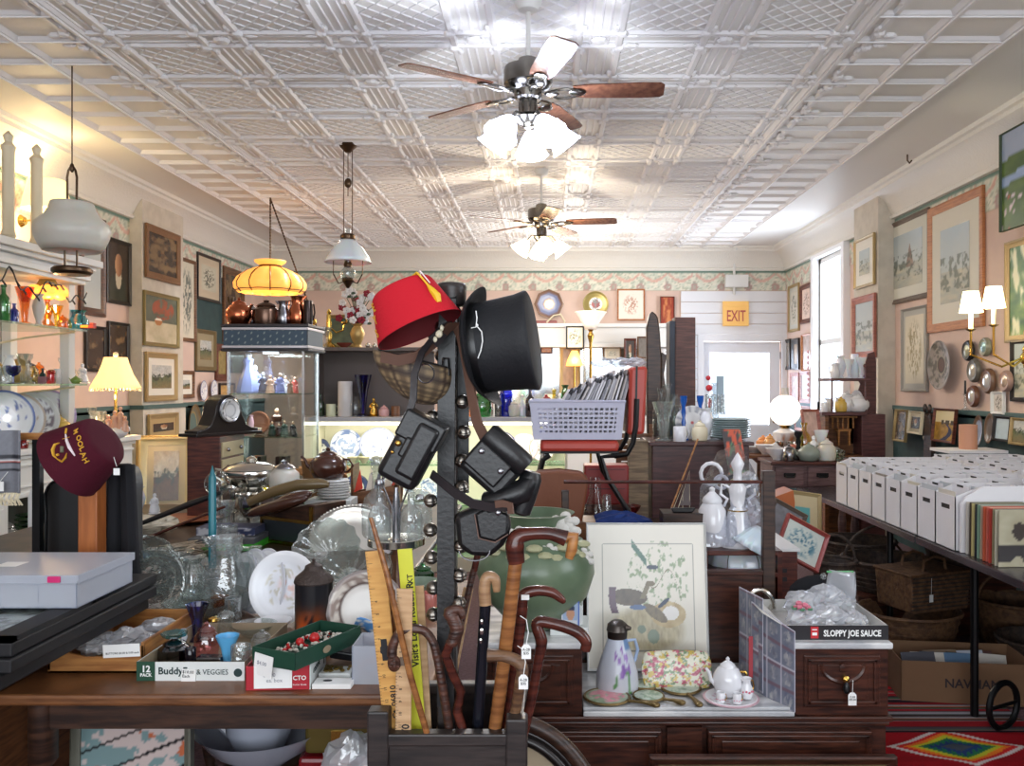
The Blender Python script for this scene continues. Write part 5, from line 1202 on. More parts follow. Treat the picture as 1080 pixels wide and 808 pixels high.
obj('bowtie_emblem',B().prism([(-.006,.022),(-.006,.008),(-.0085,.006),(-.0085,-.006),(-.006,-.008),(-.006,-.022),(.006,-.022),(.006,-.008),(.0085,-.006),(.0085,.006),(.006,.008),(.006,.022)],.0006,T(0,-.0034,L-.20)),INK,t,0)
t,L,w_=stick('pale wooden yardstick printed 534-5270',(427,621),(425,800),16,YP,-.085,[('534-5270',.355,.021,INK)])
obj('stamped_emblem',B().box(-.008,.008,-.0032,-.0028,L-.155,L-.137),mat('grey_ink',(120,104,90),.7),t,0)
stick('bright yellow advertising ruler printed with Local Roads',(427,579),(444,800),15,YY,-.03,[("Visit's Local Roads, R",.24,.02,INK),('KT',.07,.015,INK)],ticks=False,name='ruler',cat='ruler')
stick('plain beige wooden stick right of the yellow ruler',(440,618),(450,800),14,YP,-.01,ticks=True,name='ruler',cat='ruler')
stick('narrow brown wooden stick behind the yardsticks',(412,622),(421,800),9,MIDW,-.02,ticks=False,name='wooden_stick',cat='stick')
stick('flat tan ruler leaning behind the twisted root cane',(494,620),(462,790),11,YP,.08,ticks=False,name='ruler',cat='ruler')
c=H(391,546,-.1);t=thing('wooden_dowel','thin orange wooden pointer crossing in front of the yardsticks','dowel',c)
obj('dowel_body',B().tube([(0,0,0),H(408,605,-.1)-c,H(432,710,-.09)-c,H(452,780,-.07)-c,H(470,900,-.03)-c],[.004,.006,.0065,.0065,.006],8),CW,t)
# oval dark framed picture leaning behind the box at the bottom
t=thing('oval_picture_frame','large dark oval picture frame standing on the floor behind the cane box','picture frame',(X(533,2.15),2.15,.0),rot=(-.03,0,0))
ez=Z(755,2.15)/2;rx_=.275
def ell(s,y): return [(s[0]*math.cos(2*PI*i/72),y,ez+s[1]*math.sin(2*PI*i/72)) for i in range(73)]
obj('outer_frame',B().tube(ell((rx_-.02,ez-.02),0),.02,10,caps=False),DARKW2,t,50)
obj('inner_frame',B().tube(ell((rx_-.06,ez-.06),-.004),.014,8,caps=False).tube(ell((rx_-.042,ez-.042),.003),.012,8,caps=False),mat('black_lacquer_wood'),t,50)
obj('picture_panel',B().add([(0,0,ez)]+[(p[0],.0,p[2]) for p in ell((rx_-.06,ez-.06),0)[:-1]],[(0,i+1,(i+1) % 72+1) for i in range(72)]),mat('aged_paper',(190,174,146),.7),t,0)
# ------------------------------------------------------------ left foreground table
TZ=.76
def on_t(px,py,z=TZ): Y=(CAMZ-z)*F/(py-CY);return Vector((X(px,Y),Y,z))
def turned_leg(h,r=.03): return [(r*.8,0),(r*.9,.03),(r*.6,.06),(r,.12),(r*1.1,.2),(r*.7,.26),(r*.9,.3),(r*1.15,h*.6),(r*.8,h*.7),(r*.6,h*.74),(r*1.2,h*.77),(r*1.2,h)]
def table(label,x0,x1,y0,y1,z,m,name='table',th=.03,legm=None,apron=.08,square=False,inset=.06):
    t=thing(name,label,'table',(x0,y0,0));W,D=x1-x0,y1-y0
    obj('tabletop',B().box(0,W,0,D,z-th,z),m,t,0,.008)
    if apron: obj('apron',B().box(inset,W-inset,inset,inset+.02,z-th-apron,z-th).box(inset,W-inset,D-inset-.02,D-inset,z-th-apron,z-th).box(inset,inset+.02,inset,D-inset,z-th-apron,z-th).box(W-inset-.02,W-inset,inset,D-inset,z-th-apron,z-th),legm or m,t,0)
    for x in (inset+.02,W-inset-.02):
        for y in (inset+.02,D-inset-.02):
            if square: obj('leg',B().cbox((x,y,(z-th)/2),(.04,.04,z-th)),legm or m,t,0,.003)
            else: obj('leg',B().lathe([(r,q) for r,q in turned_leg(z-th)],16,T(x,y,0)),legm or m,t,40)
    return t
table('brown drop leaf table crowded with glassware in the left foreground',-1.41,-.31,2.16,3.42,TZ,MIDW,legm=DARKW2)
table('dark table behind the foreground glass table',-2.75,-.55,3.5,5.35,.79,DARKW2,square=True)
# cabinet at the far left with stacked display cases
t=thing('cabinet','brown wooden cabinet at the left edge under the black display cases','cabinet',(-2.08,1.9,0))
obj('cabinet_body',B().box(0,.62,0,1.05,0,.82).box(-.02,.64,-.02,1.07,.82,.85),MIDW,t,0,.005)
for k in range(2): d_=obj('door',B().box(.02+.3*k,.3+.3*k,-.015,0,.08,.75),MIDW,t,0,.004);obj('knob',B().ball((.27+.08*k,-.025,.45),.012,8),BRASS,d_)
CASEM=mat('black_case_cloth',(20,20,24),.6)
for k,(x1,y0,z0,z1) in enumerate(((-1.245,1.93,.851,.885),(-1.225,1.94,.888,.92),(-1.23,1.95,.923,.955))):
    t=thing('display_case',('lowest','middle','upper')[k]+' flat black jewellery display case in the stack at the left edge','display case',(x1-.55,y0,z0))
    obj('case_tray',B().box(0,.55,0,.72,0,z1-z0),CASEM,t,0,.004)
    if k==2:
        def spec(u,v):
            return (206,204,200) if fb(u*20,v*16,12) <.56 else mixc((70,60,60),(170,150,120),fb(u*40,v*30,4))
        obj('specimen_card',B().grid(44,30,lambda u,v: (.03+u*.44,.03+v*.3,z1-z0+.002),spec),PT,t,0)
        obj('case_glass',B().box(.02,.49,.02,.34,z1-z0+.003,z1-z0+.006),GL,t,0)
        obj('case_rim',B().box(0,.55,0,.02,z1-z0,z1-z0+.012).box(.49,.55,.0,.36,z1-z0,z1-z0+.012).box(0,.55,.34,.36,z1-z0,z1-z0+.012),CASEM,t,0)
tag(obj('cloth_strip',B().box(-1.92,-1.3,1.915,1.929,.86,.868),PAPER),'thin white paper edge sticking out of the lowest black case','paper')
# plastic organiser
t=thing('plastic_organizer','translucent plastic compartment box with pink latch on the black cases','plastic box',(-1.62,2.2,.969));oz=.08
PLB=glass('frosted_plastic',(222,226,234),.08,.3,0,30,.38)
b=B().box(0,.4,0,.003,0,oz).box(0,.4,.29,.293,0,oz).box(0,.003,0,.293,0,oz).box(.397,.4,0,.293,0,oz).box(0,.4,0,.293,0,.003)
for x in (.1,.2,.3): b.box(x,x+.002,0,.29,0,oz*.9)
obj('box_body',b,PLB,t,0);obj('box_lid',B().box(-.004,.404,-.004,.297,oz,oz+.006).box(-.004,.404,-.006,-.003,oz-.016,oz+.006).box(.403,.406,-.004,.297,oz-.016,oz+.006),PLB,t,0,.002)
obj('latch',B().box(.33,.362,-.012,-.004,oz-.012,oz+.004),mat('pink_latch',(206,40,110),.4),t,0,.002)
obj('paper_note',B().box(.12,.18,.1,.16,oz+.006,oz+.0065),PAPER,t,0)
cb_=B();rng=random.Random(5);
for i in range(150): cb_.tube([(rng.uniform(.01,.39),rng.uniform(.01,.28),rng.uniform(.006,.03)) for _ in range(2)] if False else (lambda p: [p,p+Vector((rng.uniform(-.02,.02),rng.uniform(-.02,.02),.004))])(Vector((rng.uniform(.02,.38),rng.uniform(.02,.27),rng.uniform(.006,.03)))),.003,5)
o=obj('jewelry_bits',cb_,mat('costume_metal',(96,84,70),.3,.8));o.location=(-1.62,2.2,.969);tag(o,'tangled costume jewellery bits inside the plastic organizer','jewellery',kind='stuff')
tag(obj('blue_paper',B().box(-1.58,-1.42,2.23,2.235,.975,1.0),mat('blue_paper',(56,84,170),.6)),'blue paper slip inside the plastic organizer','paper')
# maroon fez on a wooden post, black cases behind it
FY=2.6
def Pz(px,py,dy=0): return V(px,py,FY+dy)
t=thing('wooden_post','square orange brown wooden post holding the maroon fez','post',(X(90,FY),FY+.04,.85))
obj('post_body',B().box(-.029,.029,-.029,.029,0,Z(497,FY)-.85),mat('orange_pine',(168,98,48),.4,col2=(150,84,40),aniso=(20,20,2),vscale=4),t,0,.003)
cb,ct_=Pz(106,490,0.03),Pz(72,455,-.03)
cb,ct_=Pz(74,489,.0),Pz(110,464,-.012)
MAR=mat('maroon_felt',(74,18,34),.85,bump=.15,bscale=200,spec=.2)
rb,rt=.118,.082
t,M4,L=fez('fez','maroon felt fez embroidered with MOOLAH, crescent and scimitar',cb,ct_,rb,rt,MAR,mat('maroon_lining',(40,12,20),.8))
wa=cone_angle(M4,(.05,-1,.0));Mroll=Matrix.Rotation(0,4,'Z')
# letters run diagonally down from upper left to lower right, as in the photo: place by projecting onto the cone
def cone_hit(px,py):
    """point on the visible cone side under an image position (for embroidery placement)"""
    best=None
    for i in range(0,241):
        a=wa-1.7+3.4*i/240
        for j in range(0,41):
            v=j/40;p=cb+on_cone(M4,L,rb,rt,a,v,.0015);n_=on_cone(M4,L,rb,rt,a,v,.01)-on_cone(M4,L,rb,rt,a,v,0)
            if n_.y >0: continue
            e=(CX+p.x*F/p.y-px)**2+(CY-(p.z-CAMZ)*F/p.y-py)**2
            if best is None or e <best[0]: best=(e,a,v)
    return best[1],best[2]
def stitch(ch,px,py,roll,size,m=gold_t,bold=.02):
    a,v=cone_hit(px,py);p=on_cone(M4,L,rb,rt,a,v)
    n_=(on_cone(M4,L,rb,rt,a,v,.01)-p).normalized();up=Vector((0,0,1));up=(up-n_*up.dot(n_)).normalized();x=up.cross(n_).normalized()
    R=Matrix((x,up,n_)).transposed().to_4x4() @ Matrix.Rotation(roll,4,'Z');off=R @ Vector((-size*.33,-size*.35,0))
    text(ch,m,t,p+off,R.to_euler(),size,'LEFT','embroidered_letter',bold)
for ch,px,py in (('M',80,454.5),('O',82.5,461.5),('O',84.5,467.5),('L',86.5,474),('A',88,479.5),('H',90,485.5)): stitch(ch,px,py,-math.radians(60),.023)
def emb(pts,m,name,r=.0035):
    b=B();q=[]
    for px,py in pts: a,v=cone_hit(px,py);q.append(on_cone(M4,L,rb,rt,a,v,.0015))
    b.tube(q,r if hasattr(r,'__len__') else [r]*len(q),6,flat=.5);obj(name,b,m,t,50)
emb([(60,484),(57,480),(56,475),(58,469),(63,467)],gold_t,'crescent',[.002,.006,.008,.006,.002])
emb([(60,484),(65,487),(69,483),(70,478)],gold_t,'crescent',[.003,.006,.006,.002])
emb([(66,471),(66,477)],mat('grey_thread',(120,120,100),.6),'sphinx_head',.009)
emb([(60,479),(61,481)],gold_t,'star',.006)
emb([(69,458),(70,465),(73,472),(79,481)],mat('white_silk'),'scimitar_blade',[.002,.004,.005,.002]);emb([(66,463),(73,461)],gold_t,'scimitar_guard',.002);emb([(69,457),(70,452)],gold_t,'scimitar_grip',.003)
obj('price_tag',B().box(-.009,.009,-.001,.001,-.02,.0,T(*(Pz(123,494,-.08)-cb))).tube([Pz(120,482,-.08)-cb,Pz(123,492,-.08)-cb],.0008,4),TAGM,t,0)
for k,(x0,x1,yt,Yk,lab) in enumerate(((47,110,512,2.95,'black hard instrument case standing behind the wooden post'),(98,134,500,2.85,'narrow black case leaning right of the wooden post'))):
    W_=(x1-x0)*Yk/F;H_=Z(yt,Yk)-.83;t=thing('instrument_case',lab,'case',(X((x0+x1)/2,Yk),Yk,.85))
    hw=W_/2;out=[(-hw,0),(-hw*.96,H_*.7)]+[(-hw+hw*.5*(1-math.cos(a)),H_-.07*(1-math.sin(a))) for a in [PI/2*i/5 for i in range(6)]]+[(hw-hw*.5*(1-math.cos(a)),H_-.07*(1-math.sin(a))) for a in [PI/2*(5-i)/5 for i in range(6)]]+[(hw*.96,H_*.7),(hw,0)]
    obj('case_shell',B().prism(out,.12),BLKP,t,40,.008);obj('case_seam',B().tube([(x,-.001,z) for x,z in out],.004,6),BLACK,t)
    obj('case_latch',B().box(hw*.2,hw*.45,-.008,0,H_*.5,H_*.5+.012),CHROME,t,0)
t=thing('black_garment','black cloth coat hanging right of the maroon fez','coat',(X(126,2.7),2.72,.85))
g_=B().grid(14,20,lambda u,v: ((u-.5)*(.055+.05*(1-v)),-.02*math.sin(u*PI*3),v*(Z(497,2.7)-.83)))
obj('cloth',g_,mat('black_cloth',(16,16,22),.9),t,50,solid=.03)
# grey woven scarf hanging at the left edge
t=thing('woven_scarf','grey woven scarf with dark stripes, fringe and price tag at the left edge','scarf',Pz(6,495,.2));o0=Pz(6,495,.2);s_=(FY+.2)/F
def scarfc(u,v):
    if .34 <v <.4 or .46 <v <.5: return (44,46,54)
    if .5 <= v <.54: return (176,90,84) if v <.52 else (206,206,206)
    if .54 <v <.62: return (40,42,50)
    return mixc((128,130,138),(112,114,122),fb(u*14,v*30,3))
obj('scarf_cloth',B().grid(20,50,lambda u,v: ((-16+32*u)*s_,-.01*math.sin(u*7),(-25+66*v)*s_),scarfc),PT,t,60,solid=.006)
b=B()
for i in range(18): x=(-15+30*i/17)*s_;b.tube([(x,0,-25*s_),(x+.006*math.sin(i*2.2),-.01,-30*s_),(x+.012*math.sin(i*3),0,-38*s_)],.003,5)
obj('fringe',b,CREAM,t);obj('price_tag',B().box(-.012,.012,-.03,-.028,-22*s_,-12*s_).tube([(0,-.03,-12*s_),(.02,-.02,-2*s_)],.001,4),TAGM,t,0)
t=thing('towel_rack','brown wooden rail standing behind the grey scarf','rack',(X(18,2.85),2.87,.0))
obj('rail',B().box(-.14,.1,-.012,.012,Z(464,2.85),Z(457,2.85)),OAK,t,0,.003);obj('upright',B().box(-.13,-.1,-.012,.012,0,Z(464,2.85)).box(.045,.07,-.012,.012,0,Z(464,2.85)),BLKM,t,0)
# ---- wooden tray with bags
def tray_box(name,label,cat,x0,y0,z0,W,D,H_,m,th=.008,rz=0,front=None,inner=None):
    t=thing(name,label,cat,(x0,y0,z0),rz)
    b=B().box(0,W,0,D,0,th).box(0,th,0,D,th,H_).box(W-th,W,0,D,th,H_).box(0,W,D-th,D,th,H_)
    if front is None: b.box(0,W,0,th,th,H_)
    obj('box_walls',b,m,t,0,.001)
    if front: obj('front_panel',B().prism(front,th),m,t,0,.001)
    return t
t=tray_box('wooden_tray','orange brown wooden letter tray with dipped front holding plastic bags','tray',-1.366,2.32,TZ,.262,.345,.085,OAK,front=[(0,0),(0,.085),(.03,.08),(.06,.055),(.1,.045),(.16,.045),(.2,.055),(.262,.078),(.262,0)])
obj('label_card',B().box(.155,.255,-.003,-.001,.035,.07,T(0,0,0,0,-.05)),TAGM,t,0);text('BUTTONS $4.00 & 5.00 each',INK,t,(.16,-.0035,.052),(PI/2,-.05,0),.0075)
def bag(label,c,r,m=PLAS,seed=0,flat=.5,group=None,inner=None,name='plastic_bag',cat='plastic bag'):
    rg=random.Random(seed);b=B()
    vs=[]
    base=B().ball((0,0,0),1,20,k=14)
    for v in base.v:
        v=Vector(v);n_=1+.35*(fb(v.x*3+seed,v.y*3+v.z*3,seed)-.5)*2+.12*(fb(v.x*9,v.y*9+v.z*7,seed+3)-.5)
        vs.append((v.x*r[0]*n_,v.y*r[1]*n_,v.z*r[2]*n_))
    b.add(vs,base.f);o=obj(name,b,m,None,0,loc=c);tag(o,label,cat,group)
    if inner:
        ib=B()
        for i in range(14): ib.ball((rg.uniform(-.6,.6)*r[0],rg.uniform(-.6,.6)*r[1],rg.uniform(-.5,.3)*r[2]),(r[0]*.18,r[1]*.16,r[2]*.2),8,k=5)
        obj('contents',ib,inner,o,40)
    return o
GREYIN=mat('grey_contents',(120,112,116),.4);
bag('crumpled clear plastic bag of buttons at the left of the wooden tray',(-1.29,2.43,TZ+.045),(.05,.06,.028),seed=1,inner=mat('pale_contents',(196,190,184),.4))
bag('clear plastic bag with grey pieces in the middle of the wooden tray',(-1.22,2.46,TZ+.05),(.055,.07,.03),seed=2,inner=GREYIN)
bag('zip bag with purple strip at the back of the wooden tray',(-1.18,2.57,TZ+.05),(.06,.045,.03),seed=3,inner=mat('violet_contents',(96,80,92),.4))
bag('small clear plastic bag at the right of the wooden tray',(-1.15,2.44,TZ+.045),(.03,.05,.026),seed=4,inner=GREYIN)
# ---- Buddy fruits carton
KRAFT=mat('kraft_card',(150,134,110),.8);bxw=.285
t=tray_box('cardboard_tray','cardboard tray printed 12 PACK BuddyF & VEGGIES full of small coloured glass','box',-1.095,2.265,TZ,bxw,.37,.05,KRAFT,.003)
obj('printed_front',B().box(0,bxw,-.002,0,0,.05).box(-.002,0,0,.36,0,.05),mat('carton_white',(222,226,224),.5),t,0)
obj('green_corner',B().box(-.001,.048,-.003,-.001,0,.051),mat('carton_green',(26,70,50),.5),t,0)
text('12',TAGM,t,(.024,-.0035,.024),(PI/2,0,0),.024,'CENTER',bold=.03);text('PACK',TAGM,t,(.024,-.0035,.012),(PI/2,0,0),.012,'CENTER',bold=.03)
text('BuddyF',mat('dark_teal_ink',(30,56,56),.6),t,(.056,-.003,.018),(PI/2,0,0),.026,bold=.02);text('& VEGGIES',mat('dark_teal_ink'),t,(.158,-.003,.017),(PI/2,0,0),.02,sx=.9)
obj('round_seal',B().lathe([(.011,0),(.011,.001)],20,T(.268,-.003,.022,PI/2)),mat('dark_teal_ink'),t,0);obj('price_note',B().box(.118,.156,-.006,-.003,.006,.04,T(0,0,0,0,.06)),TAGM,t,0);text('$10.00\nEach',INK,t,(.122,-.0065,.022),(PI/2,.06,0),.011)
def tware(kind,px,py,hp,m_,lab,wf=1,z=TZ,**k):
    p=on_t(px,py,z);return ware(kind,lab,p,hp*p.y/F,m_,wf=wf,**k)
zc_=TZ+.004
tware('trumpet',208,675,38,COB,'bright cobalt blue glass vase with flared rim in the cardboard tray',1.2,zc_)
tware('jar',184,700,28,PURG,'squat dark amethyst glass pot with pale teal rim',1.5,zc_);
pp=on_t(184,700,zc_);tag(obj('shell_dish',B().lathe([(.0,0),(.03,.004),(.036,.014),(.033,.014),(.02,.006)],20,wave=lambda a,v: 1+.05*math.cos(a*7)),TEALG,None,loc=(pp.x,pp.y,pp.z+.073)),'pale teal glass dish on top of the dark amethyst pot','dish')
tware('jar',218,692,36,PINKG,'quilted pale pink glass bud vase in the cardboard tray',.9,zc_,wave=lambda a,v: 1+.03*math.cos(a*10))
tware('cylinder',201,705,22,mat('black_glass',(24,18,26),.1),'black glass square bottle beside the amethyst pot',1.0,zc_)
pq=on_t(222,703,zc_);tag(obj('amethyst_dish',B().box(-.035,.035,-.02,.02,0,.03),PURG,None,0,.004,loc=pq),'dark amethyst glass oblong dish in front of the pink vase','dish')
tware('trumpet',240,703,33,mat('opaque_blue_glass',(96,176,226),.12,coat=.5),'opaque sky blue fluted glass tumbler in the cardboard tray',1.4,zc_,wave=lambda a,v: 1+.04*math.cos(a*10))
tware('mug',254,712,32,CRY,'small clear pressed glass mug at the right of the cardboard tray',.8,zc_)
tware('shaker',226,668,18,BRASS,'little brass cup behind the blue tumbler',1.3,zc_);tware('shaker',238,672,28,PRESS,'cut glass square bottle behind the blue tumbler',1.1,zc_)
tware('vase',192,682,18,MILK,'small white glass vase behind the amethyst pot',1.3,zc_);tware('bowl',268,672,14,PRESS,'clear glass oval bowl behind the cardboard tray',1.6,TZ)
tware('cylinder',246,660,30,CRY,'wide clear glass cup behind the cardboard tray',1.1,TZ);tware('jar',276,690,26,CRY,'clear glass lidded dish left of the green box',1.2,TZ)
tware('goblet',232,655,26,AMBG,'amber stemmed glass behind the brass cup',1.2,TZ);tware('bowl',225,650,26,PRESS,'large clear glass footed bowl behind the blue vase',1.2,TZ)
tware('bowl',288,668,14,PORC,'white china dish left of the green box',1.3,TZ)
# ---- red box with a green box of beads on top
t=tray_box('red_box','red and white cardboard box with white handwritten card under the green box','box',X(259,2.19),2.19,TZ,.162,.2,.062,mat('red_card',(176,26,44),.5),.003,rz=.06)
obj('white_side',B().box(.162,.164,0,.2,0,.062),mat('carton_white'),t,0);obj('card',B().box(.022,.118,-.004,-.002,.006,.062),TAGM,t,0)
text('$2.00\n  ea. box',mat('pencil',(150,150,160),.7),t,(.045,-.0045,.036),(PI/2,0,0),.014);text('CTO',TAGM,t,(.12,-.003,.026),(PI/2,0,0),.016,bold=.02);text('Kosher Grade',TAGM,t,(.12,-.003,.012),(PI/2,0,0),.006)
text('COSTUME',mat('dark_teal_ink'),t,(.165,.03,.03),(PI/2,0,PI/2),.018)
tag(obj('dark_contents',B().box(0,.15,0,.18,0,.03),BLACK,None,0,.006,loc=(X(259,2.19)+.004,2.2,TZ+.006)),'dark cloth wadding inside the red cardboard box','cloth')
gz=TZ+.066
t=tray_box('green_box','dark green open cardboard box of beads resting on the red box','box',X(266,2.2),2.2,gz,.14,.27,.045,mat('green_card',(24,66,50),.5),.003,rz=-.42)
obj('card',B().box(.01,.07,-.005,-.003,-.02,.035,T(0,0,0,0,.12)),TAGM,t,0);text('$4.00',mat('pencil'),t,(.02,-.0055,.005),(PI/2,.12,0),.014)
obj('kraft_patch',B().lathe([(.016,0),(.016,.001)],16,T(.1425,.12,.022,0,PI/2,0,(.6,1,1))),KRAFT,t)
bd=thing('bead_pile','pile of white shell and red coral beads in the green box','beads',(X(266,2.2),2.2,gz+.004),-.42);bd['kind']='stuff'
rng=random.Random(8);q1,q2,q3=B(),B(),B()
for i in range(190):
    x,y=rng.uniform(.012,.128),rng.uniform(.015,.255);hgt=.01+.028*math.exp(-((x-.07)/.05)**2-((y-.15)/.09)**2)*rng.uniform(.4,1)
    (q1,q1,q1,q2,q3)[i % 5].ball((x,y,hgt),(rng.uniform(.003,.008),rng.uniform(.003,.007),rng.uniform(.003,.006)),7,k=5)
q2.ball((.085,.14,.036),.014,12).ball((.07,.1,.034),.011,12)
obj('white_beads',q1,mat('shell_white',(214,208,196),.3),bd);obj('red_beads',q2,mat('coral_red',(180,28,30),.2),bd);obj('dark_beads',q3,mat('dark_beads',(60,60,50),.3),bd)
# ---- tin lantern canister
p=on_t(331,682);s_=p.y/F;t=thing('tin_lantern','black painted tin canister with domed pierced lid and red sunset scene','lantern',p);hb=68*s_;r_=19.5*s_
def can_col(a,v):
    f=.5+.5*math.cos(a+PI/2);c=(26,26,30)
    if .12 <v <.8: c=mixc(c,(196,84,30),ss(.55,1,f)*ss(.8,.3,v)*(.6+.7*fb(a*3,v*6,5)))
    if fb(a*5,v*9,9) >.62 and v <.6: c=(20,22,24)
    return c
obj('canister',B().lathe([(r_*.96,0)]+[(r_,hb*k/14) for k in range(1,15)],40,col=can_col),PTG,t,50)
obj('lid',B().lathe([(r_*1.03,hb),(r_*1.06,hb+.004),(r_*.98,hb+.016),(r_*.6,hb+.034),(r_*.5,hb+.04),(r_*.45,hb+.05),(r_*.2,hb+.057),(.004,hb+.062),(.006,hb+.068),(.001,hb+.072)],32,wave=lambda a,v: 1+(.02*math.cos(a*20) if v <.3 else 0)),mat('rusty_tin',(72,62,58),.55,.5,bump=.4,bscale=120),t,40)
obj('price_tag',B().box(-.007,.007,-.001,.0,-.015,.004,T(r_*1.1,-r_*.3,hb*.42)).tube([(r_*1.0,-r_*.3,hb*.8),(r_*1.1,-r_*.3,hb*.42)],.0007,4),TAGM,t,0)
# ---- plates standing on the table
def rosep(a,r):
    x,y=r*math.cos(a),r*math.sin(a);c=mixc((224,226,234),(236,238,242),r)
    d=math.hypot(x-.1,y-.0)
    if d <.42: c=mixc(c,(222,186,176),ss(.42,.1,d)*ss(.35,.6,fb(x*7,y*7,3)))
    if .25 <d <.65 and fb(x*9+4,y*9,8) >.62: c=mixc(c,(170,160,130),.5)
    return c
plate('large white porcelain plate with pink rose standing beside the tin lantern',on_t(301,656)+Vector((0,0,.0)),.118,rosep,rz=-.1,tilt=-PI/2-.22)
GP=painted('embossed_glass_paint',.1)
def glassplate(label,loc,R,rz=0,tilt=.2,m=PRESS,oval=1.,rings=True,pat=12,name='glass_plate'):
    t=thing(name,label,'plate',(loc[0],loc[1],loc[2]+R*math.cos(tilt)),rot=(PI/2-tilt,0,rz))
    obj('plate_disc',plate_mesh(R,R*.14,48,None,oval=oval),m,t,0)
    b=B()
    for k in range(40): a=2*PI*k/40;b.ball((R*.95*oval*math.cos(a),R*.95*math.sin(a),R*.14),R*.035,6,k=4)
    for k in range(pat): a=2*PI*k/pat;b.tube([(R*.3*math.cos(a),R*.3*math.sin(a),.008),(R*.5*math.cos(a+.25),R*.5*math.sin(a+.25),.008),(R*.7*math.cos(a-.1),R*.7*math.sin(a-.1),R*.06)],R*.02,5)
    b.tube([(R*.62*oval*math.cos(2*PI*k/40),R*.62*math.sin(2*PI*k/40),R*.03) for k in range(41)],R*.02,5)
    obj('embossed_pattern',b,m,t,40)
    return t
glassplate('large round embossed clear glass plate standing left behind the wooden tray',on_t(163,650),.118,-.05,.22)
glassplate('second embossed glass plate behind the first at the left',on_t(156,630),.115,.1,.1)
for k,(px,py,lab,R) in enumerate(((286,650,'white ironstone plate directly behind the rose plate',.115),(272,646,'white scalloped plate third in the standing row',.11),(262,643,'white plate at the back left of the standing row',.1))):
    plate(lab,on_t(px,py),R,rimp((206,206,214)),rz=-.75,tilt=-PI/2-.12)
plate('brown transferware plate with floral rim leaning behind the yardsticks',on_t(386,682),.115,ringc([(.6,(220,216,210)),(.66,(90,70,66)),(.92,(150,134,126)),(1,(96,76,70))],(.66,.95,.5,(214,206,196)),6),rz=.12,tilt=-PI/2-.2)
def fluted(a,v): return 1+.07*math.cos(a*14)*ss(.2,1,v)
o=ware('bowl','huge fluted clear glass bowl tipped toward the viewer',(0,0,0),.1,PRESS,wf=1.35,wave=fluted,n=84);o.location=on_t(350,606)+Vector((0,.02,.06));o.rotation_euler=(1.05,.1,-.15)
o=ware('bowl','second clear glass dish leaning under the fluted bowl',(0,0,0),.07,PRESS,wf=1.5,wave=fluted,n=84);o.location=on_t(368,640)+Vector((0,.03,.09));o.rotation_euler=(1.25,0,.1)
# silver oval tray
t=thing('silver_tray','oval silver tray with beaded rim leaning behind the fluted bowl','tray',V(372,568,3.9),rot=(PI/2-.45,0,.1))
obj('tray_disc',plate_mesh(.155,.014,48,None,oval=1.25),SILVER,t,40);b=B()
for k in range(70): a=2*PI*k/70;b.ball((.155*1.25*math.cos(a),.155*math.sin(a),.014),.0055,6,k=4)
obj('beaded_rim',b,SILVER,t)
# ---- glassware behind on the foreground table
sc=lambda a,v: 1+.04*math.cos(a*10)
for kind,px,py,hp,m_,lab,wf,wv_ in (('vase',203,648,60,PRESS,'clear pressed glass vase with necked top beside the big glass plate',1.0,sc),('pitcher',238,650,84,CRY,'tall clear etched glass pitcher behind the cardboard tray',.9,None),('jar',220,640,46,CRY,'clear glass candy jar between vase and pitcher',1.1,sc),
      ('goblet',262,640,50,GL,'plain clear glass goblet beside the white plates',1,None),('trumpet',188,640,56,CRY,'flared crystal vase behind the necked glass vase',.9,sc),('bowl',176,602,20,PRESS,'low clear glass bowl behind the round glass plate',1.3,fluted),('candlestick',247,640,66,PRESS,'clear glass candlestick behind the pitcher',.9,None),
      ('bowl',214,655,22,PRESS,'shallow scalloped clear glass bowl in front of the pitcher',1.7,fluted),('jar',212,628,44,PRESS,'globular clear glass vase at the centre of the glass table',1.3,sc)):
    tware(kind,px,py,hp,m_,lab,wf,wave=wv_,n=40)
# teal candle in a glass holder, crystal ball stopper
p=on_t(224,640);s_=p.y/F
ware('candlestick','short glass holder of the teal candle',p,42*s_,CRY,wf=1.3)
tag(obj('taper_candle',B().lathe([(.014,0),(.0145,.02),(.0135,95*s_),(.009,99*s_),(.003,106*s_),(.001,108*s_)],8),mat('teal_wax',(34,112,124),.35,trans=.2),None,30,loc=(p.x,p.y,p.z+41*s_)),'tall teal faceted taper candle standing in a glass holder','candle')
p=V(229,510,4.0);t=thing('crystal_ball_stopper','glass decanter with clear crystal ball top behind the teal candle','decanter',(p.x,p.y,.79))
obj('ball_top',B().ball((0,0,p.z-.79),.058,24,k=16),GL,t,60);obj('neck',B().lathe([(.06,0),(.055,.02),(.02,.06),(.018,p.z-.79-.06),(.025,p.z-.79-.055)],16),CRY,t)
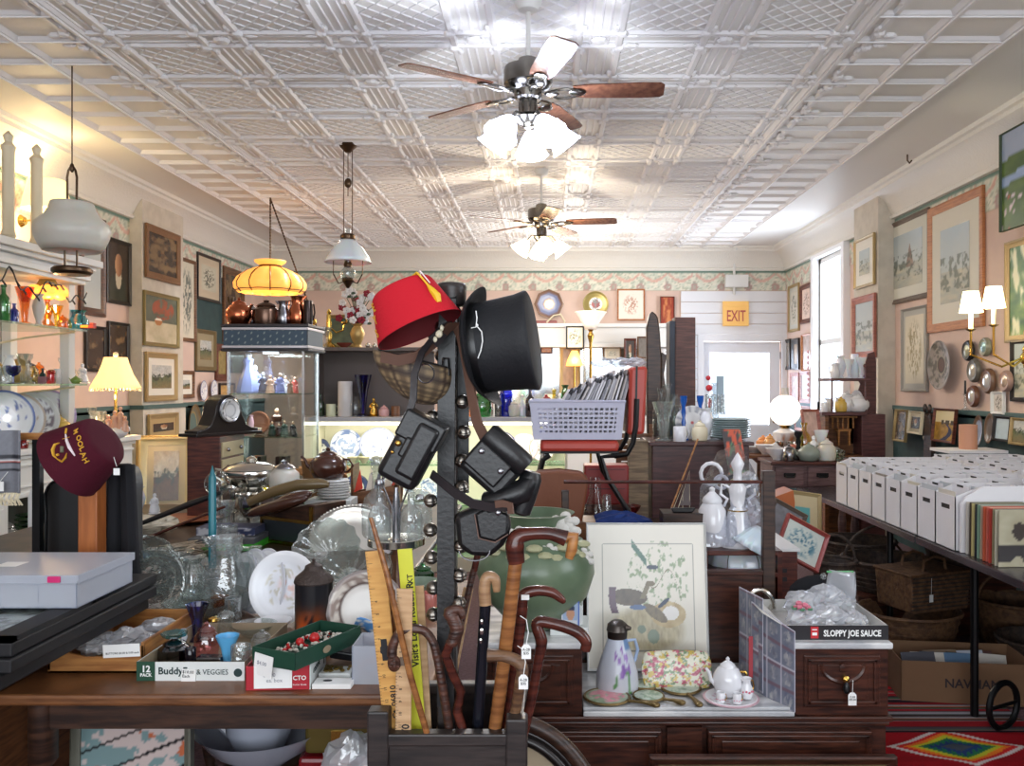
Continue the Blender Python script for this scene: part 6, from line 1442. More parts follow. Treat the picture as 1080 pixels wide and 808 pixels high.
# ---- boxes, jewellery, cards at the right end of the table
t=thing('jewelry_box','small white open box of costume jewellery beside the red box','box',on_t(336,716));obj('box_walls',B().box(0,.085,0,.06,0,.014),mat('carton_white'),t,0,.001)
b=B();rng=random.Random(11)
for i in range(24): b.ball((rng.uniform(.01,.075),rng.uniform(.01,.05),.018),(rng.uniform(.004,.009),.006,.004),8,k=5)
o=obj('jewelry_pieces',b,mat('antique_gold',(150,126,70),.3,.9));o.location=on_t(336,716);tag(o,'gold costume jewellery pieces lying in the small white box','jewellery',kind='stuff')
t=thing('flat_white_box','flat white box with black oval logo at the table edge','box',on_t(329,727)+Vector((0,0,0)));obj('box_body',B().box(0,.1,0,.05,0,.013),TAGM,t,0,.001);obj('oval_logo',B().lathe([(.012,.0135),(.012,.014)],20,T(.034,.025,0),sy=.6),INK,t)
t=thing('plastic_bin','clear plastic bin of wooden rings behind the yardsticks','bin',on_t(371,722));b=B().box(0,.14,0,.003,0,.1).box(0,.14,.12,.123,0,.1).box(0,.003,0,.12,0,.1).box(.137,.14,0,.12,0,.1).box(-.004,.144,-.004,.127,.095,.1) if False else B().box(0,.14,0,.003,0,.1).box(0,.14,.12,.123,0,.1).box(0,.003,0,.12,0,.1).box(.137,.14,0,.12,0,.1)
obj('bin_walls',b,PLB,t,0)
for k,c_ in enumerate(((206,120,90),(190,190,196),(160,60,50),(120,110,150),(220,200,170))):
    p=on_t(371,722);o=obj('ring',B().tube([(.022*math.cos(2*PI*i/20),0,.022*math.sin(2*PI*i/20)) for i in range(21)],.006,8),mat('ring_%d' % k,c_,.4),None,50,loc=(p.x+.04+.015*k,p.y+.03+.015*k,TZ+.03+.012*(k % 3)),rot=(.3*k,.2*k,.5*k));tag(o,('orange','pale grey','dark red','lilac','cream')[k]+' toy ring in the clear plastic bin','ring')
for k,(px,py,c_,r0,lab) in enumerate(((386,662,(90,150,210),.5,'blue and white folded card above the plastic bin'),(376,668,(60,64,64),-.4,'dark grey card above the plastic bin'),(384,678,(176,50,56),.3,'red striped card sticking from the plastic bin'),(378,676,(230,230,232),.1,'white rounded card above the plastic bin'),(394,672,(210,190,160),-.2,'cream printed card behind the yardstick'))):
    p=V(px,py,2.45+.03*k);tag(obj('card',B().grid(8,6,lambda u,v: ((u-.5)*.07,.01*math.sin(u*3),(v-.5)*.045),lambda u,v: c_ if fb(u*5,v*5,k) <.55 else (232,230,226)),PT,None,50,loc=p,rot=(.5,r0,0),solid=.002),lab,'card')
t=thing('black_pouch','flat black leather wallet beside the cards','wallet',V(372,690,2.4));obj('wallet_body',B().box(-.06,.06,-.02,.02,-.012,.012,T(0,0,0,.2,.15)),BLACK,t,0,.004)
# ---- second table things
t=thing('wood_cased_box','dark wooden slanted case with brass framed glass front under the brown purse','case',(X(300,4.0),4.0,.792),math.radians(-32))
obj('case_body',B().prism([(-.17,0),(-.17,.12),(.15,.2),(.2,.2),(.2,0)],.2,T(0,0,0)),DARKW2,t,0,.004)
obj('glass_front',B().box(-.14,.17,-.006,-.002,.02,.11),mat('dark_glass',(52,58,62),.08),t,0);obj('brass_frame',B().box(-.16,.19,-.01,0,.11,.125).box(-.16,.19,-.01,0,.0,.015).box(-.16,-.145,-.01,0,0,.12).box(.175,.19,-.01,0,0,.19),BRASS,t,0)
t=thing('leather_purse','long dark brown leather glove purse lying on the slanted case','purse',V(292,534,4.0),rot=(0,-.28,-.2))
obj('purse_body',B().ball((0,0,0),(.17,.06,.032),20,k=10).ball((.08,.02,.015),(.1,.05,.03),14),mat('glossy_brown_leather',(70,42,32),.25),t,60)
tag(obj('horn',B().tube([(-.2,0,.0),(-.08,0,.035),(.05,0,.05),(.16,0,.04),(.2,0,.03)],[.02,.026,.03,.026,.014],14),mat('olive_horn',(110,92,62),.25),None,60,loc=V(305,524,4.15),rot=(0,-.15,0)),'olive brown horn lying behind the brown purse','horn')
t=thing('green_box','grey and bright green flat game box under papers left of the slanted case','box',(X(198,3.85),3.85,.792));obj('box_lid',B().box(0,.3,0,.2,.03,.055),mat('slate_card',(86,88,92),.6),t,0,.002);obj('box_base',B().box(.06,.3,0,.2,0,.03),mat('bright_green_card',(60,176,50),.5),t,0);obj('kraft_end',B().box(0,.06,-.002,.2,0,.03),KRAFT,t,0);obj('white_label',B().box(.0,.055,-.004,-.002,.008,.03),TAGM,t,0)
t=thing('printed_box','white and navy printed flat box on the grey and green box','box',(X(205,3.9),3.92,.849));obj('box_body',B().grid(20,4,lambda u,v: (u*.27,0,v*.035),lambda u,v: (44,54,90) if fb(u*6,v*2,3) >.5 else (190,190,196)).box(0,.27,.001,.14,0,.035,col=(70,74,100)),PT,t,0)
# silverware bundle
b=B();rng=random.Random(21)
for i in range(26):
    p=Vector((rng.uniform(-.09,.09),rng.uniform(-.08,.08),rng.uniform(0,.03)));a=rng.uniform(.4,.9)
    q=p+Vector((math.cos(a)*.16,math.sin(a)*.05,.02));b.tube([p,p.lerp(q,.6),q],[.008,.003,.005],6,flat=.4)
    b.ball(p,(.013,.009,.004),8,k=5)
o=obj('silver_flatware',b,SILVER,None,40);o.location=(X(178,3.7),3.75,.80);tag(o,'heap of silver spoons and forks left of the green box','flatware',kind='stuff')
tag(obj('umbrella',B().tube([(-.25,0,-.09),(-.1,0,-.03),(.1,0,.05),(.24,0,.1)],[.004,.012,.016,.01],10),BLACK,None,50,loc=V(180,542,4.0)),'folded black umbrella lying diagonally above the flatware','umbrella')
tag(obj('brown_stick',B().tube([(-.2,0,-.1),(.2,0,.06)],[.008,.006],8),CWD,None,50,loc=V(192,548,3.95)),'thin dark red stick lying beside the black umbrella','stick')
p=V(132,580,3.5);t=thing('round_box','blue lidded round box with white band left of the flatware','box',(p.x,p.y,.792));obj('box_body',B().lathe([(.09,0),(.09,.03)],32),mat('rust_card',(150,84,50),.5),t);obj('lid',B().lathe([(.094,.03),(.094,.045),(.06,.07),(.001,.08)],32),mat('blue_enamel',(84,130,176),.2),t,40);obj('band',B().lathe([(.096,.028),(.096,.044)],32,cap=False),WHITE,t)
bag('cream knitted cloth bundle on the second table',(X(158,4.3),4.3,.84),(.14,.08,.045),mat('cream_cloth',(206,196,176),.9),31,name='cloth',cat='cloth')
tag(obj('orange_platter',B().lathe([(.1,0),(.17,.012),(.18,.02),(.16,.014),(.001,.008)],28),mat('orange_clay',(170,98,62),.4),None,40,loc=(X(200,4.7),4.7,.792)),'round orange brown platter behind the umbrella','platter')
# glass cake stand with silver tureen and frosted jar
p=V(292,519,4.5);t=thing('cake_stand','clear glass cake stand carrying the silver tureen and frosted jar','cake stand',(p.x,p.y,.792));hz=p.z-.792
obj('stand_plate',B().lathe([(.03,hz-.02),(.2,hz-.004),(.21,hz+.004),(.2,hz),(.001,hz-.006)],48),PRESS,t,40);obj('stand_foot',B().lathe([(.09,0),(.08,.01),(.02,.04),(.025,hz*.5),(.02,hz-.03),(.04,hz-.01)],28),CRY,t,40)
sz=p.z+.005
t=thing('silver_tureen','shiny silver plated oval tureen with handles on the glass cake stand','tureen',(X(265,4.46),4.46,sz));s_=4.46/F
obj('body',B().lathe([(.05,0),(.06,.01),(.05,.02),(.1,.05),(.125,.09),(.12,.115),(.125,.12)],40,sx=1.2),SILVER,t,50);obj('lid',B().lathe([(.122,.12),(.1,.14),(.06,.155),(.02,.16),(.025,.175),(.01,.185),(.001,.19)],40,sx=1.2),SILVER,t,50)
for s in (-1,1): obj('handle',B().tube([(s*.14,0,.11),(s*.185,0,.12),(s*.19,0,.08),(s*.14,0,.05)],.008,8),SILVER,t)
p2=(X(300,4.43),4.43,sz);ware('jar','frosted white glass globe jar with dark metal lid',p2,.17,FROST,wf=1.15,lidm=CHROME,n=28)
for k,(px,m_,nm) in enumerate(((278,YELG,'yellow'),(288,mat('banana_yellow',(222,196,60),.4),'banana shaped yellow'),(312,REDG,'red'))): ware('figurine',nm+' ornament standing behind the frosted jar',(X(px,4.6),4.58,sz-.0),.1,m_)
for k,(px,kind,hp,m_,nm) in enumerate(((246,'goblet',48,SILVER,'tall silver goblet'),(262,'goblet',44,SILVER,'second silver goblet'),(238,'trumpet',40,CRY,'crystal trumpet vase'),(276,'jar',30,CRY,'cut crystal jar'),(254,'shaker',22,CRY,'small crystal shaker'),(268,'bowl',12,CRY,'crystal dish'),(318,'goblet',22,CRY,'small crystal goblet'),(238,'bowl',12,CRY,'second crystal dish'))):
    p=V(px,560,4.35-.1*(k % 3));ware(kind,nm+' beneath the glass cake stand',(p.x,p.y,.792),hp*p.y/F,m_,wf=1)
# brown teapot on stacked saucers, wooden crate with flags
p=V(352,545,4.6)
for k in range(7): o=plate('white saucer in the stack under the brown teapot',(X(352,4.6),4.6,.93+.014*k),.09-.001*k,rimp((200,200,196)),rot=(0,0,0),wall=True,group='saucers under the teapot',name='saucer')
tag(obj('white_box',B().box(-.12,.12,-.09,.09,0,.135),mat('carton_white'),None,0,.003,loc=(X(350,4.62),4.62,.792)),'white cardboard box under the stack of saucers','box')
ware('teapot','shiny brown glazed teapot on the stacked saucers',(X(346,4.6),4.6,1.035),.17,BRN,wf=1.0,n=28,name='brown_teapot')
t=thing('wooden_crate','small brown wooden crate holding paper sails and flags','crate',(X(370,4.75),4.75,.792),.0)
obj('crate_walls',B().prism([(0,0),(0,Z(521,4.75)-.792),(.27,Z(511,4.75)-.792),(.25,0)],.012).prism([(0,0),(0,Z(521,4.75)-.792),(.27,Z(511,4.75)-.792),(.25,0)],.012,T(0,.15,0)).box(0,.012,0,.16,0,.3).box(.245,.257,0,.16,0,.33),MIDW,t,0)
for k,(x,c_,nm) in enumerate(((.0,(226,70,50),'red'),(.06,(232,222,206),'white'),(.1,(50,60,100),'navy'),(.15,(236,220,200),'cream'),(.19,(220,90,70),'coral'))):
    tag(obj('paper_flag',B().prism([(0,0),(.05,.02),(.035,.13+.02*(k % 2))],.004,T(0,0,0)),mat('flag_'+nm,c_,.6),None,0,loc=(X(372,4.75)+x,4.78+.02*k,Z(520,4.75))),nm+' triangular paper sail sticking out of the wooden crate','flag')
bag('folded pale orange towel behind the brown teapot',(X(342,5.0),5.0,Z(497,5.0)),(.15,.06,.05),mat('apricot_cloth',(232,176,120),.9),33,name='towel',cat='towel');tag(obj('basket',B().lathe([(.1,0),(.13,.3),(.135,.31),(.12,.3),(.09,.02)],28),mat('wicker_tan',(150,112,72),.7,bump=.6,bscale=60),None,40,loc=(X(342,5.0),5.0,.792)),'tan wicker basket under the orange towel','basket')
# cruet stand
p=V(430,590,2.95);Cz=Z(577,2.95);t=thing('cruet_stand','silver plated cruet stand with tall loop handle and glass bottles','cruet stand',(X(418,3.0),3.0,TZ));s_=3./F;z0=Cz-TZ
obj('stand_base',B().lathe([(.075,0),(.07,.01),(.03,.03),(.02,z0-.07),(.035,z0-.03),(.1,z0),(.1,z0+.022),(.098,z0+.024),(.02,z0+.018)],32),SILVER,t,40)
zt=Z(480,3.0)-TZ
obj('loop_handle',B().tube([(-.01,0,z0),(-.012,0,z0+.12),(-.045,0,zt-.11),(-.047,0,zt-.03),(-.028,0,zt-.005),(0,0,zt),(.028,0,zt-.005),(.047,0,zt-.03),(.045,0,zt-.11),(.012,0,z0+.12),(.01,0,z0)],.0035,8).ball((-.046,0,zt-.05),(.007,.007,.012),8).ball((.046,0,zt-.05),(.007,.007,.012),8).ball((-.046,0,zt-.08),(.006,.006,.008),8).ball((.046,0,zt-.08),(.006,.006,.008),8).lathe([(.01,z0+.02),(.012,z0+.06),(.008,z0+.1),(.014,z0+.14),(.006,z0+.2)],12),CHROME,t)
for k,(dx,dy,h,kd,lab) in enumerate(((-.055,-.02,.2,'cruet','left glass cruet bottle with silver cap in the cruet stand'),(.055,-.02,.2,'cruet','right glass cruet bottle with silver cap in the cruet stand'),(-.075,.03,.27,'cruet','tall glass stoppered oil bottle at the back left of the cruet stand'),(.078,.035,.17,'shaker','glass mustard pot with hinged lid in the cruet stand'))):
    ware(kd,lab,(X(418,3.0)+dx,3.0+dy,Cz+.02),h,CRY,wf=.78 if kd=='cruet' else .9,lidm=CHROME if k != 2 else CRY,wave=sc,name='cruet_bottle',cat='bottle')
# floor things beneath the table
t=picture('cartoon picture of six figures in strips, framed, leaning under the left table',(X(134,2.3),2.34,Z(812,2.3)),.33,.26,0,mat('grey_green_frame',(96,96,84),.5),.022,lambda u,v: (lambda a,b_: (24,24,28) if abs((a*3) % 1-.5) >.45 else ((176,92,56) if fb(u*7,v*7,5) >.68 else ((112,138,140) if fb(u*6+3,v*6,8) >.54 else (190,174,170))))(v-.45*u,u),tilt=-.15,lay=-.06,res=44)
t=thing('wash_pitcher','grey white ironstone wash pitcher standing in a large basin under the table','pitcher',(X(268,2.55),2.6,.425));
obj('pitcher_body',B().lathe([(.07,0),(.075,.02),(.1,.08),(.1,.16),(.075,.22),(.07,.25),(.09,.29),(.085,.29),(.06,.24)],32,wave=lambda a,v: 1+.015*math.cos(a*8)),mat('ironstone',(170,174,188),.2,coat=.3),t,50);obj('pitcher_handle',B().tube([(-.07,0,.26),(-.13,0,.28),(-.15,0,.2),(-.12,0,.08),(-.09,0,.05)],.011,8),_m['ironstone'],t)
tag(obj('wash_basin',B().lathe([(.08,0),(.09,.01),(.15,.05),(.19,.1),(.2,.11),(.185,.1),(.14,.05),(.001,.02)],36),_m['ironstone'],None,50,loc=(X(272,2.55),2.6,.402)),'wide white ironstone wash basin under the table','basin')
tag(obj('wooden_stool',B().lathe([(.16,0),(.14,.02),(.05,.08),(.05,.33),(.1,.38),(.11,.39),(.11,.4)],28),DARKW2,None,40,loc=(X(272,2.55),2.6,0)),'low dark wooden pedestal under the wash basin','stool')
for k,(c_,nm,dx,z) in enumerate((((110,96,50),'olive gold',0,.461),((120,24,30),'dark red',-.02,.35))):
    t=thing('photo_album',nm+' clasped photo album in the pile under the table','album',(X(362,2.6)-.09+dx,2.5,z-.0));obj('cover',B().box(0,.2,0,.24,0,.1),mat('album_'+nm.replace(' ','_'),c_,.25,.4 if k==0 else 0),t,0,.012);obj('clasp',B().box(.08,.12,-.006,0,.03,.07),BRASS,t,0)
tag(obj('storage_box',B().box(0,.26,0,.28,0,.348),mat('dark_brown_box',(60,34,30),.6),None,0,.004,loc=(X(362,2.6)-.13,2.49,0)),'dark brown box under the photo albums on the floor','box')
bag('large clear plastic bag on the floor left of the cane box',(X(372,2.2),2.25,.5),(.1,.1,.12),PLAS,41);tag(obj('storage_box',B().box(-.13,.13,-.13,.13,0,.38),KRAFT,None,0,.003,loc=(X(372,2.2),2.27,0)),'kraft cardboard box under the large clear plastic bag','box')
# ------------------------------------------------------------ marble topped drop centre dresser
DYF,DYB=2.95,3.42
dzl,dzh=.43,.655
dxa,dxb,dxc,dxd= -.24,X(615,DYF),X(836,DYF),X(937,DYF)
t=thing('marble_top_dresser','carved dark wooden dresser with white marble drop centre and side boxes','dresser',(dxa,DYF,0));W=dxd-dxa
xa_,xb_,xc_=0,dxb-dxa,dxc-dxa
obj('base',B().box(0,W,.02,DYB-DYF,.06,dzl-.04),DARKW,t,0,.004)
obj('base_top_moulding',B().box(-.012,W+.012,-.012,DYB-DYF,dzl-.05,dzl-.03).box(-.004,W+.004,-.003,DYB-DYF,dzl-.065,dzl-.05).box(-.01,W+.01,0,DYB-DYF,0,.08),DARKW,t,0,.005)
def raised(t,x0,x1,z0,z1,y=0,d=.012,m=DARKW,arch=False,name='drawer'):
    o=obj(name,B().box(x0,x1,y-d,y+.02,z0,z1),m,t,0,.004)
    w_=min(.03,(z1-z0)*.22);b=B()
    for (a,c,e,f) in ((x0+.012,x1-.012,z0+.012,z0+.012+w_*.4),(x0+.012,x1-.012,z1-.012-w_*.4,z1-.012),(x0+.012,x0+.012+w_*.4,z0+.012,z1-.012),(x1-.012-w_*.4,x1-.012,z0+.012,z1-.012)): b.box(a,c,y-d-.006,y-d,e,f)
    b.box(x0+.045,x1-.045,y-d-.008,y-d,z0+.03,z1-.03)
    obj('raised_panel',b,m,o,0,.003);return o
raised(t,.06,W/2-.08,.2,dzl-.08);raised(t,W/2+.08,W-.06,.2,dzl-.08);obj('carved_boss',B().lathe([(.032,0),(.03,.012),(.016,.014),(.02,.02),(.001,.024)],20,T(W/2,.02,.3,PI/2)).box(W/2-.06,W/2+.06,-.004,.02,.2,.36),DARKW,t,35)
raised(t,.06,W-.06,.08,.18)
for nm,x0,x1 in (('left',0,xb_-.003),('right',xc_+.008,W)):
    s=obj('side_box',B().box(x0,x1,.0,DYB-DYF,dzl-.03,dzh-.022),DARKW,t,0,.004)
    raised(s,x0+.03,x1-.03,dzl+.0,dzh-.045,0,.006,name='box_drawer')
    obj('carved_fan',B().tube([(((x0+x1)/2)+.075*math.cos(a),-.012,dzh-.075+.06*math.sin(a)) for a in [PI+PI*i/16 for i in range(17)]],.008,6).lathe([(.016,0),(.014,.01),(.001,.012)],14,T((x0+x1)/2,-.008,dzh-.085,PI/2)),DARKW,s,40)
    kb=obj('drawer_pull',B().lathe([(.01,0),(.006,.01),(.012,.022),(.001,.03)],14,T((x0+x1)/2+.005,-.01,dzh-.12,PI/2)),BRASS,s,40)
    obj('drop_handle',B().lathe([(.002,0),(.008,-.01),(.012,-.028),(.008,-.04),(.001,-.045)],14,T((x0+x1)/2+.005,-.032,dzh-.125)),BLACK,kb,40)
    obj('marble_slab',B().box(x0-.012,x1+.012,-.015,DYB-DYF,dzh-.022,dzh),MARBLE,t,0,.006)
obj('centre_marble',B().box(xb_,xc_+.004,-.012,DYB-DYF,dzl-.03,dzl-.012).box(xb_,xc_+.004,-.004,DYB-DYF,dzl-.012,dzl),MARBLE,t,0,.004)
p=V(899,733,DYF-.05);t2=thing('price_tag','white price tag hanging from the right drawer pull of the dresser','price tag',p);obj('tag_card',B().prism([(-.014,0),(-.014,-.036),(.014,-.036),(.014,0),(.006,.008),(-.006,.008)],.001),TAGM,t2,0);obj('tag_string',B().tube([(0,0,.005),(.002,0,.05)],.001,4),TAGM,t2);text('C-20\n395.00',INK,t2,(0,-.001,-.01),(PI/2,0,0),.009,'CENTER')
# mirror frame of the dresser standing behind, without its mirror
MFY=DYB+.02;mx0,mx1=X(600,MFY)+.0,X(818,MFY)
t=thing('mirror_frame','open dark wooden frame with red brown rod standing behind the dresser','frame',(0,MFY,0))
zf=Z(497,MFY)
obj('post',B().box(mx1-.05,mx1,0,.04,0,zf),DARKW2,t,0,.004);obj('post',B().box(mx0-.03,mx0,0,.04,0,zf-.08),DARKW2,t,0,.004)
obj('rod',B().tube([(mx0-.02,.02,Z(509,MFY)),(mx1-.03,.02,Z(509,MFY))],.007,8),CWD,t)
obj('lower_panel',B().box(mx0,mx1-.05,.005,.03,.1,Z(604,MFY)).box(mx0,mx1-.05,-.002,.035,Z(607,MFY),Z(602,MFY)),DARKW,t,0,.003)
# bird print
def birds(u,v):
    c=(226,221,208)
    if abs(u-.12) <.006 or abs(u-.9) <.006: return (140,138,130) if .12 <v <.86 else c
    if (abs(v-.865) <.005 or abs(v-.12) <.005) and .12 <u <.9: return (140,138,130)
    if not (.12 <u <.9): return c
    # leaves
    if math.hypot(u-.6,v-.62) <.27: c=mixc(c,mixc((150,166,126),(112,136,104),fb(u*60,v*60,5)),.85*ss(.58,.68,fb(u*38,v*28,2)))
    # nest, ground
    if v <.42 and math.hypot((u-.5)/.38,(v-.27)/.2) <1: c=mixc(mixc((206,196,156),(140,126,100),fb(u*50,v*18+u*14,4)),(222,218,204),ss(.6,1,math.hypot((u-.5)/.38,(v-.27)/.2))+.25*fb(u*9,v*9,2))
    if math.hypot((u-.68)/.15,(v-.37)/.09) <1: c=mixc((170,148,108),(206,190,150),fb(u*20,v*20,6))
    if math.hypot((u-.7)/.07,(v-.38)/.05) <1: c=(232,230,226)
    # large grey brown bird at left, tail and neck
    if math.hypot((u-.34+.3*(v-.5))/.16,(v-.49)/.06) <1: c=mixc((120,108,92),(86,80,76),fb(u*30,v*30,9))
    if abs(u-(.2+.25*(v-.5)**2*8)) <.03 and .38 <v <.56: c=(104,84,100)
    if abs(u-(.47+.5*(v-.5))) <.022 and .48 <v <.59: c=(128,118,96)
    if math.hypot((u-.53)/.04,(v-.585)/.02) <1: c=(124,112,90)
    # second bird below with blue wing
    if math.hypot((u-.57)/.1,(v-.38+.5*(u-.57))/.045) <1: c=mixc((104,96,84),(140,128,104),fb(u*40,v*30,11))
    if math.hypot((u-.42)/.07,(v-.42)/.018) <1: c=(90,112,150)
    # upper magpie like birds
    if abs((v-.84)+1.1*(u-.4)) <.028 and .37 <u <.5: c=mixc((70,104,96),(90,130,110),fb(u*30,v*30,12))
    if math.hypot((u-.55)/.05,(v-.7)/.016) <1: c=(60,70,90)
    if math.hypot((u-.64)/.05,(v-.45-.6*(u-.64))/.018) <1: c=(50,64,90)
    if math.hypot((u-.45)/.035,(v-.27)/.03) <1 or math.hypot((u-.55)/.05,(v-.22)/.05) <1: c=mixc(c,(110,130,116),.8)
    if abs(v-(.66-.5*(u-.5)**2*4+.1*math.sin(u*20))) <.004 and .5 <u <.8: c=(130,120,96)
    return c
pw=(750-620)*3.28/F
picture('large white framed print of birds round a nest leaning on the dresser',(X(685,3.26),3.35,dzl+.285),pw,.565,.0,mat('white_metal_frame',(226,228,230),.3,.3),.008,birds,tilt=-.16,res=170,depth=.015)
# violet carafe
p=Vector((X(651,3.12),3.12,dzl));s_=3.35/F
def violets(a,v):
    c=mixc((206,206,210),(186,194,212),v)
    f=(a+PI/2+PI) % (2*PI)-PI
    x=f*1.0;y=v
    for fx,fy,r in ((.3,.5,.05),(.05,.6,.045),(.5,.62,.055),(-.2,.64,.04),(.3,.72,.045),(.12,.44,.04),(.62,.5,.04)):
        if math.hypot((x-fx)/(r*2.6),(y-fy)/r) <1: c=mixc((120,84,160),(150,110,180),fb(x*9,y*20,2))
    if abs(x-.5-.3*(.4-y)) <.07 and .1 <y <.5: c=(90,140,80)
    if abs(x+.1+.8*(.4-y)) <.06 and .25 <y <.45: c=(96,146,90)
    if x >.55 and y >.7: c=(110,140,180)
    return c
t=thing('syrup_pitcher','white syrup pitcher painted with purple violets and pewter lid','pitcher',p)
H_=52*s_;prf=[(.07,0),(.077,.006),(.078,H_*.15),(.074,H_*.35),(.06,H_*.6),(.044,H_*.82),(.035,H_*.97),(.034,H_)]
pf2=[]
for i in range(len(prf)-1):
    for k in range(4): pf2.append(tuple(prf[i][j]+(prf[i+1][j]-prf[i][j])*k/4 for j in (0,1)))
pf2.append(prf[-1])
obj('body',B().lathe(pf2,60,col=violets),PTG,t,50)
obj('handle',B().tube([(.035,0,H_*.92),(.065,0,H_*.94),(.075,0,H_*.75),(.065,0,H_*.55),(.048,0,H_*.48)],.006,8),CERA('pale_blue',(160,180,210)),t)
obj('lid',B().lathe([(.036,H_-.004),(.037,H_+.02),(.04,H_+.024),(.038,H_+.03),(.036,H_+.045),(.02,H_+.058),(.001,H_+.06)],28).tube([(.03,-.01,H_+.035),(.05,-.015,H_+.033)],[.014,.005],8),mat('pewter_dark',(84,78,74),.35,.9),t,40)
# floral chintz tray box
def chintz(u,v):
    n=fb(u*17,v*10,3);c=(222,220,200)
    if n >.57: c=(200,110,130)
    if n >.66: c=(170,60,90)
    m_=fb(u*19+7,v*12+3,9)
    if m_ >.62: c=(206,180,90)
    if fb(u*24+2,v*14+5,14) >.64: c=(120,146,110)
    return c
t=thing('chintz_tray','rectangular flower patterned chintz dish standing against the bird print','dish',(X(715,3.1),3.12,dzl),rot=(-.28,0,.0))
Wc,Hc=.128,.068;b=B()
def rr(u,v,W=Wc,H=Hc): x=(2*u-1);y=(2*v-1);k=.12;return (x*W*(1-k*y*y*abs(x)**3),-.01-.012*(1-max(abs(x),abs(y))**6),(y*H*(1-k*x*x*abs(y)**3))+H)
b.grid(64,50,lambda u,v: rr(u,v),chintz);obj('dish_face',b,PTG,t,60,solid=.006)
# hand mirrors
def hand_mirror(label,c,r,ang,col,hl=.11,m=None,oval=1.,s=1):
    t=thing('hand_mirror',label,'hand mirror',c,ang)
    mm=m or mat('antique_brass',(124,104,66),.4,.7,bump=.3,bscale=140)
    obj('mirror_rim',B().lathe([(r*.3,0),(r*.95,.002),(r*1.05,.008),(r*1.0,.014),(r*.9,.012)],40,sx=oval,cap=False).add([],[]),mm,t,40)
    obj('porcelain_back',B().lathe([(1e-4,.016)]+[(r*k/8*.95,.016-.004*(k/8)**2) for k in range(1,9)],40,sx=oval,col=col,cap=False),PTG,t,60)
    obj('handle',B().tube([(r*oval*.95,0,.008),(r*oval+hl*.3,0,.01),(r*oval+hl*.6,0,.012),(r*oval+hl,0,.01)],[.009,.007,.009,.014],12,flat=.7).ball((r*oval+hl,0,.01),(.016,.014,.009),10),mm,t,50)
pinkr=lambda a,v: mixc((206,110,130),(226,180,180),fb(v*3*math.cos(a)*2+5,v*3*math.sin(a)*2+5,2)) if v <.85 and fb(v*math.cos(a)*3+9,v*math.sin(a)*3+9,5) >.4 else mixc((96,130,90),(206,206,190),fb(a*3,v*5,4))
greyg=lambda sd: (lambda a,v: mixc((190,204,190),(130,160,136),ss(.5,.65,fb(v*math.cos(a)*4+sd,v*math.sin(a)*4+sd,sd))))
def dmt(px,py): Y=(CAMZ-dzl-.003)*F/(py-CY);return Vector((X(px,Y),Y,dzl+.001))
hand_mirror('brass hand mirror with large pink rose porcelain back, leftmost of the mirrors',dmt(640,737),.078,-.45,pinkr,.10,oval=1.05)
hand_mirror('small brass hand mirror with pale green back in front of the chintz dish',dmt(684,736),.055,-.55,greyg(3),.07)
hand_mirror('large gilt hand mirror with green white back pointing at the viewer',dmt(718,727),.072,-1.35,greyg(5),.10)
hand_mirror('small silver hand mirror with white back behind the others',dmt(680,724),.05,-.2,greyg(8),.08)
hand_mirror('brass backed hand mirror lying against the right of the chintz dish',dmt(741,722)+Vector((0,0,.012)),.045,2.9,greyg(9),.06,m=BRASS)
# miniature tea set
p=dmt(771,739);ros=lambda a,v: mixc((228,226,230),(206,120,140),ss(.62,.7,fb(a*2.2,v*7,3)))
plate('round white rose patterned plate under the miniature tea set',p,.098,rimp((206,170,180)),wall=True,rot=(0,0,0))
def rware(kind,label,loc,h,wf,rz=0,cat=None):
    o=ware(kind,label,loc,h,PORC,wf=wf,rz=rz,cat=cat)
    b=B()
    for k in range(5): a= -PI/2+(k-2)*.5;b.ball((.42*h*wf*math.cos(a)*1.02*(.7 if kind in ('pitcher',) else 1.),.42*h*wf*math.sin(a)*(.8 if kind in ('pitcher',) else 1.18),h*.35+.05*h*((k*3) % 2)),(h*.07,h*.03,h*.06),6,k=4)
    obj('rose_decoration',b,mat('rose_pink',(206,110,130),.3),o,50)
    for c in o.children:
        if c.name.startswith('handle'): c.data.materials[0]=BRASS
    return o
for nm,kind,dx,dy,h,wf,rz in (('tall lidded teapot of the miniature rose tea set','teapot',-.005,.03,.135,.68,0),('creamer jug of the miniature rose tea set','pitcher',.055,.0,.07,1.,.2),('left tiny cup of the miniature rose tea set','mug',-.045,-.04,.035,1.1,-.3),('right tiny cup of the miniature rose tea set','mug',.01,-.05,.035,1.1,.2),('tiny sugar bowl behind the miniature creamer','jar',.03,.055,.05,1,0)):
    rware(kind,nm,(p.x+dx,p.y+dy,p.z+.012),h,wf,rz)
# folded collectors' magazine pages standing at the right of the marble
def page(seed):
    def f(u,v):
        gu,gv=(u*3) % 1,(v*4) % 1
        if gu <.05 or gv <.04: return (196,194,206)
        c=mixc((150,152,160),(96,104,128),fb(u*6,v*6,seed))
        if math.hypot((gu-.5)/.3,(gv-.45)/.32) <1 and fb(u*18,v*22,seed+4) >.42: c=mixc((84,88,110),(206,204,200),fb(u*14,v*14,seed+1))
        if gv >.84: c=(120,96,110)
        return c
    return f
t=thing('catalogue_sheet','folded photo catalogue sheet standing against the right dresser box','brochure',(X(836,2.96)-.02,2.93,dzl))
zz0=.0;hh=Z(640,3.0)-dzl
obj('front_page',B().grid(40,50,lambda u,v: (-.085+.105*u,.0+.19*(1-u)-.015*math.sin(u*PI),-.012+v*(hh-.055)+.055*(1-u)*v*1.0),page(3)),PT,t,60,solid=.002)
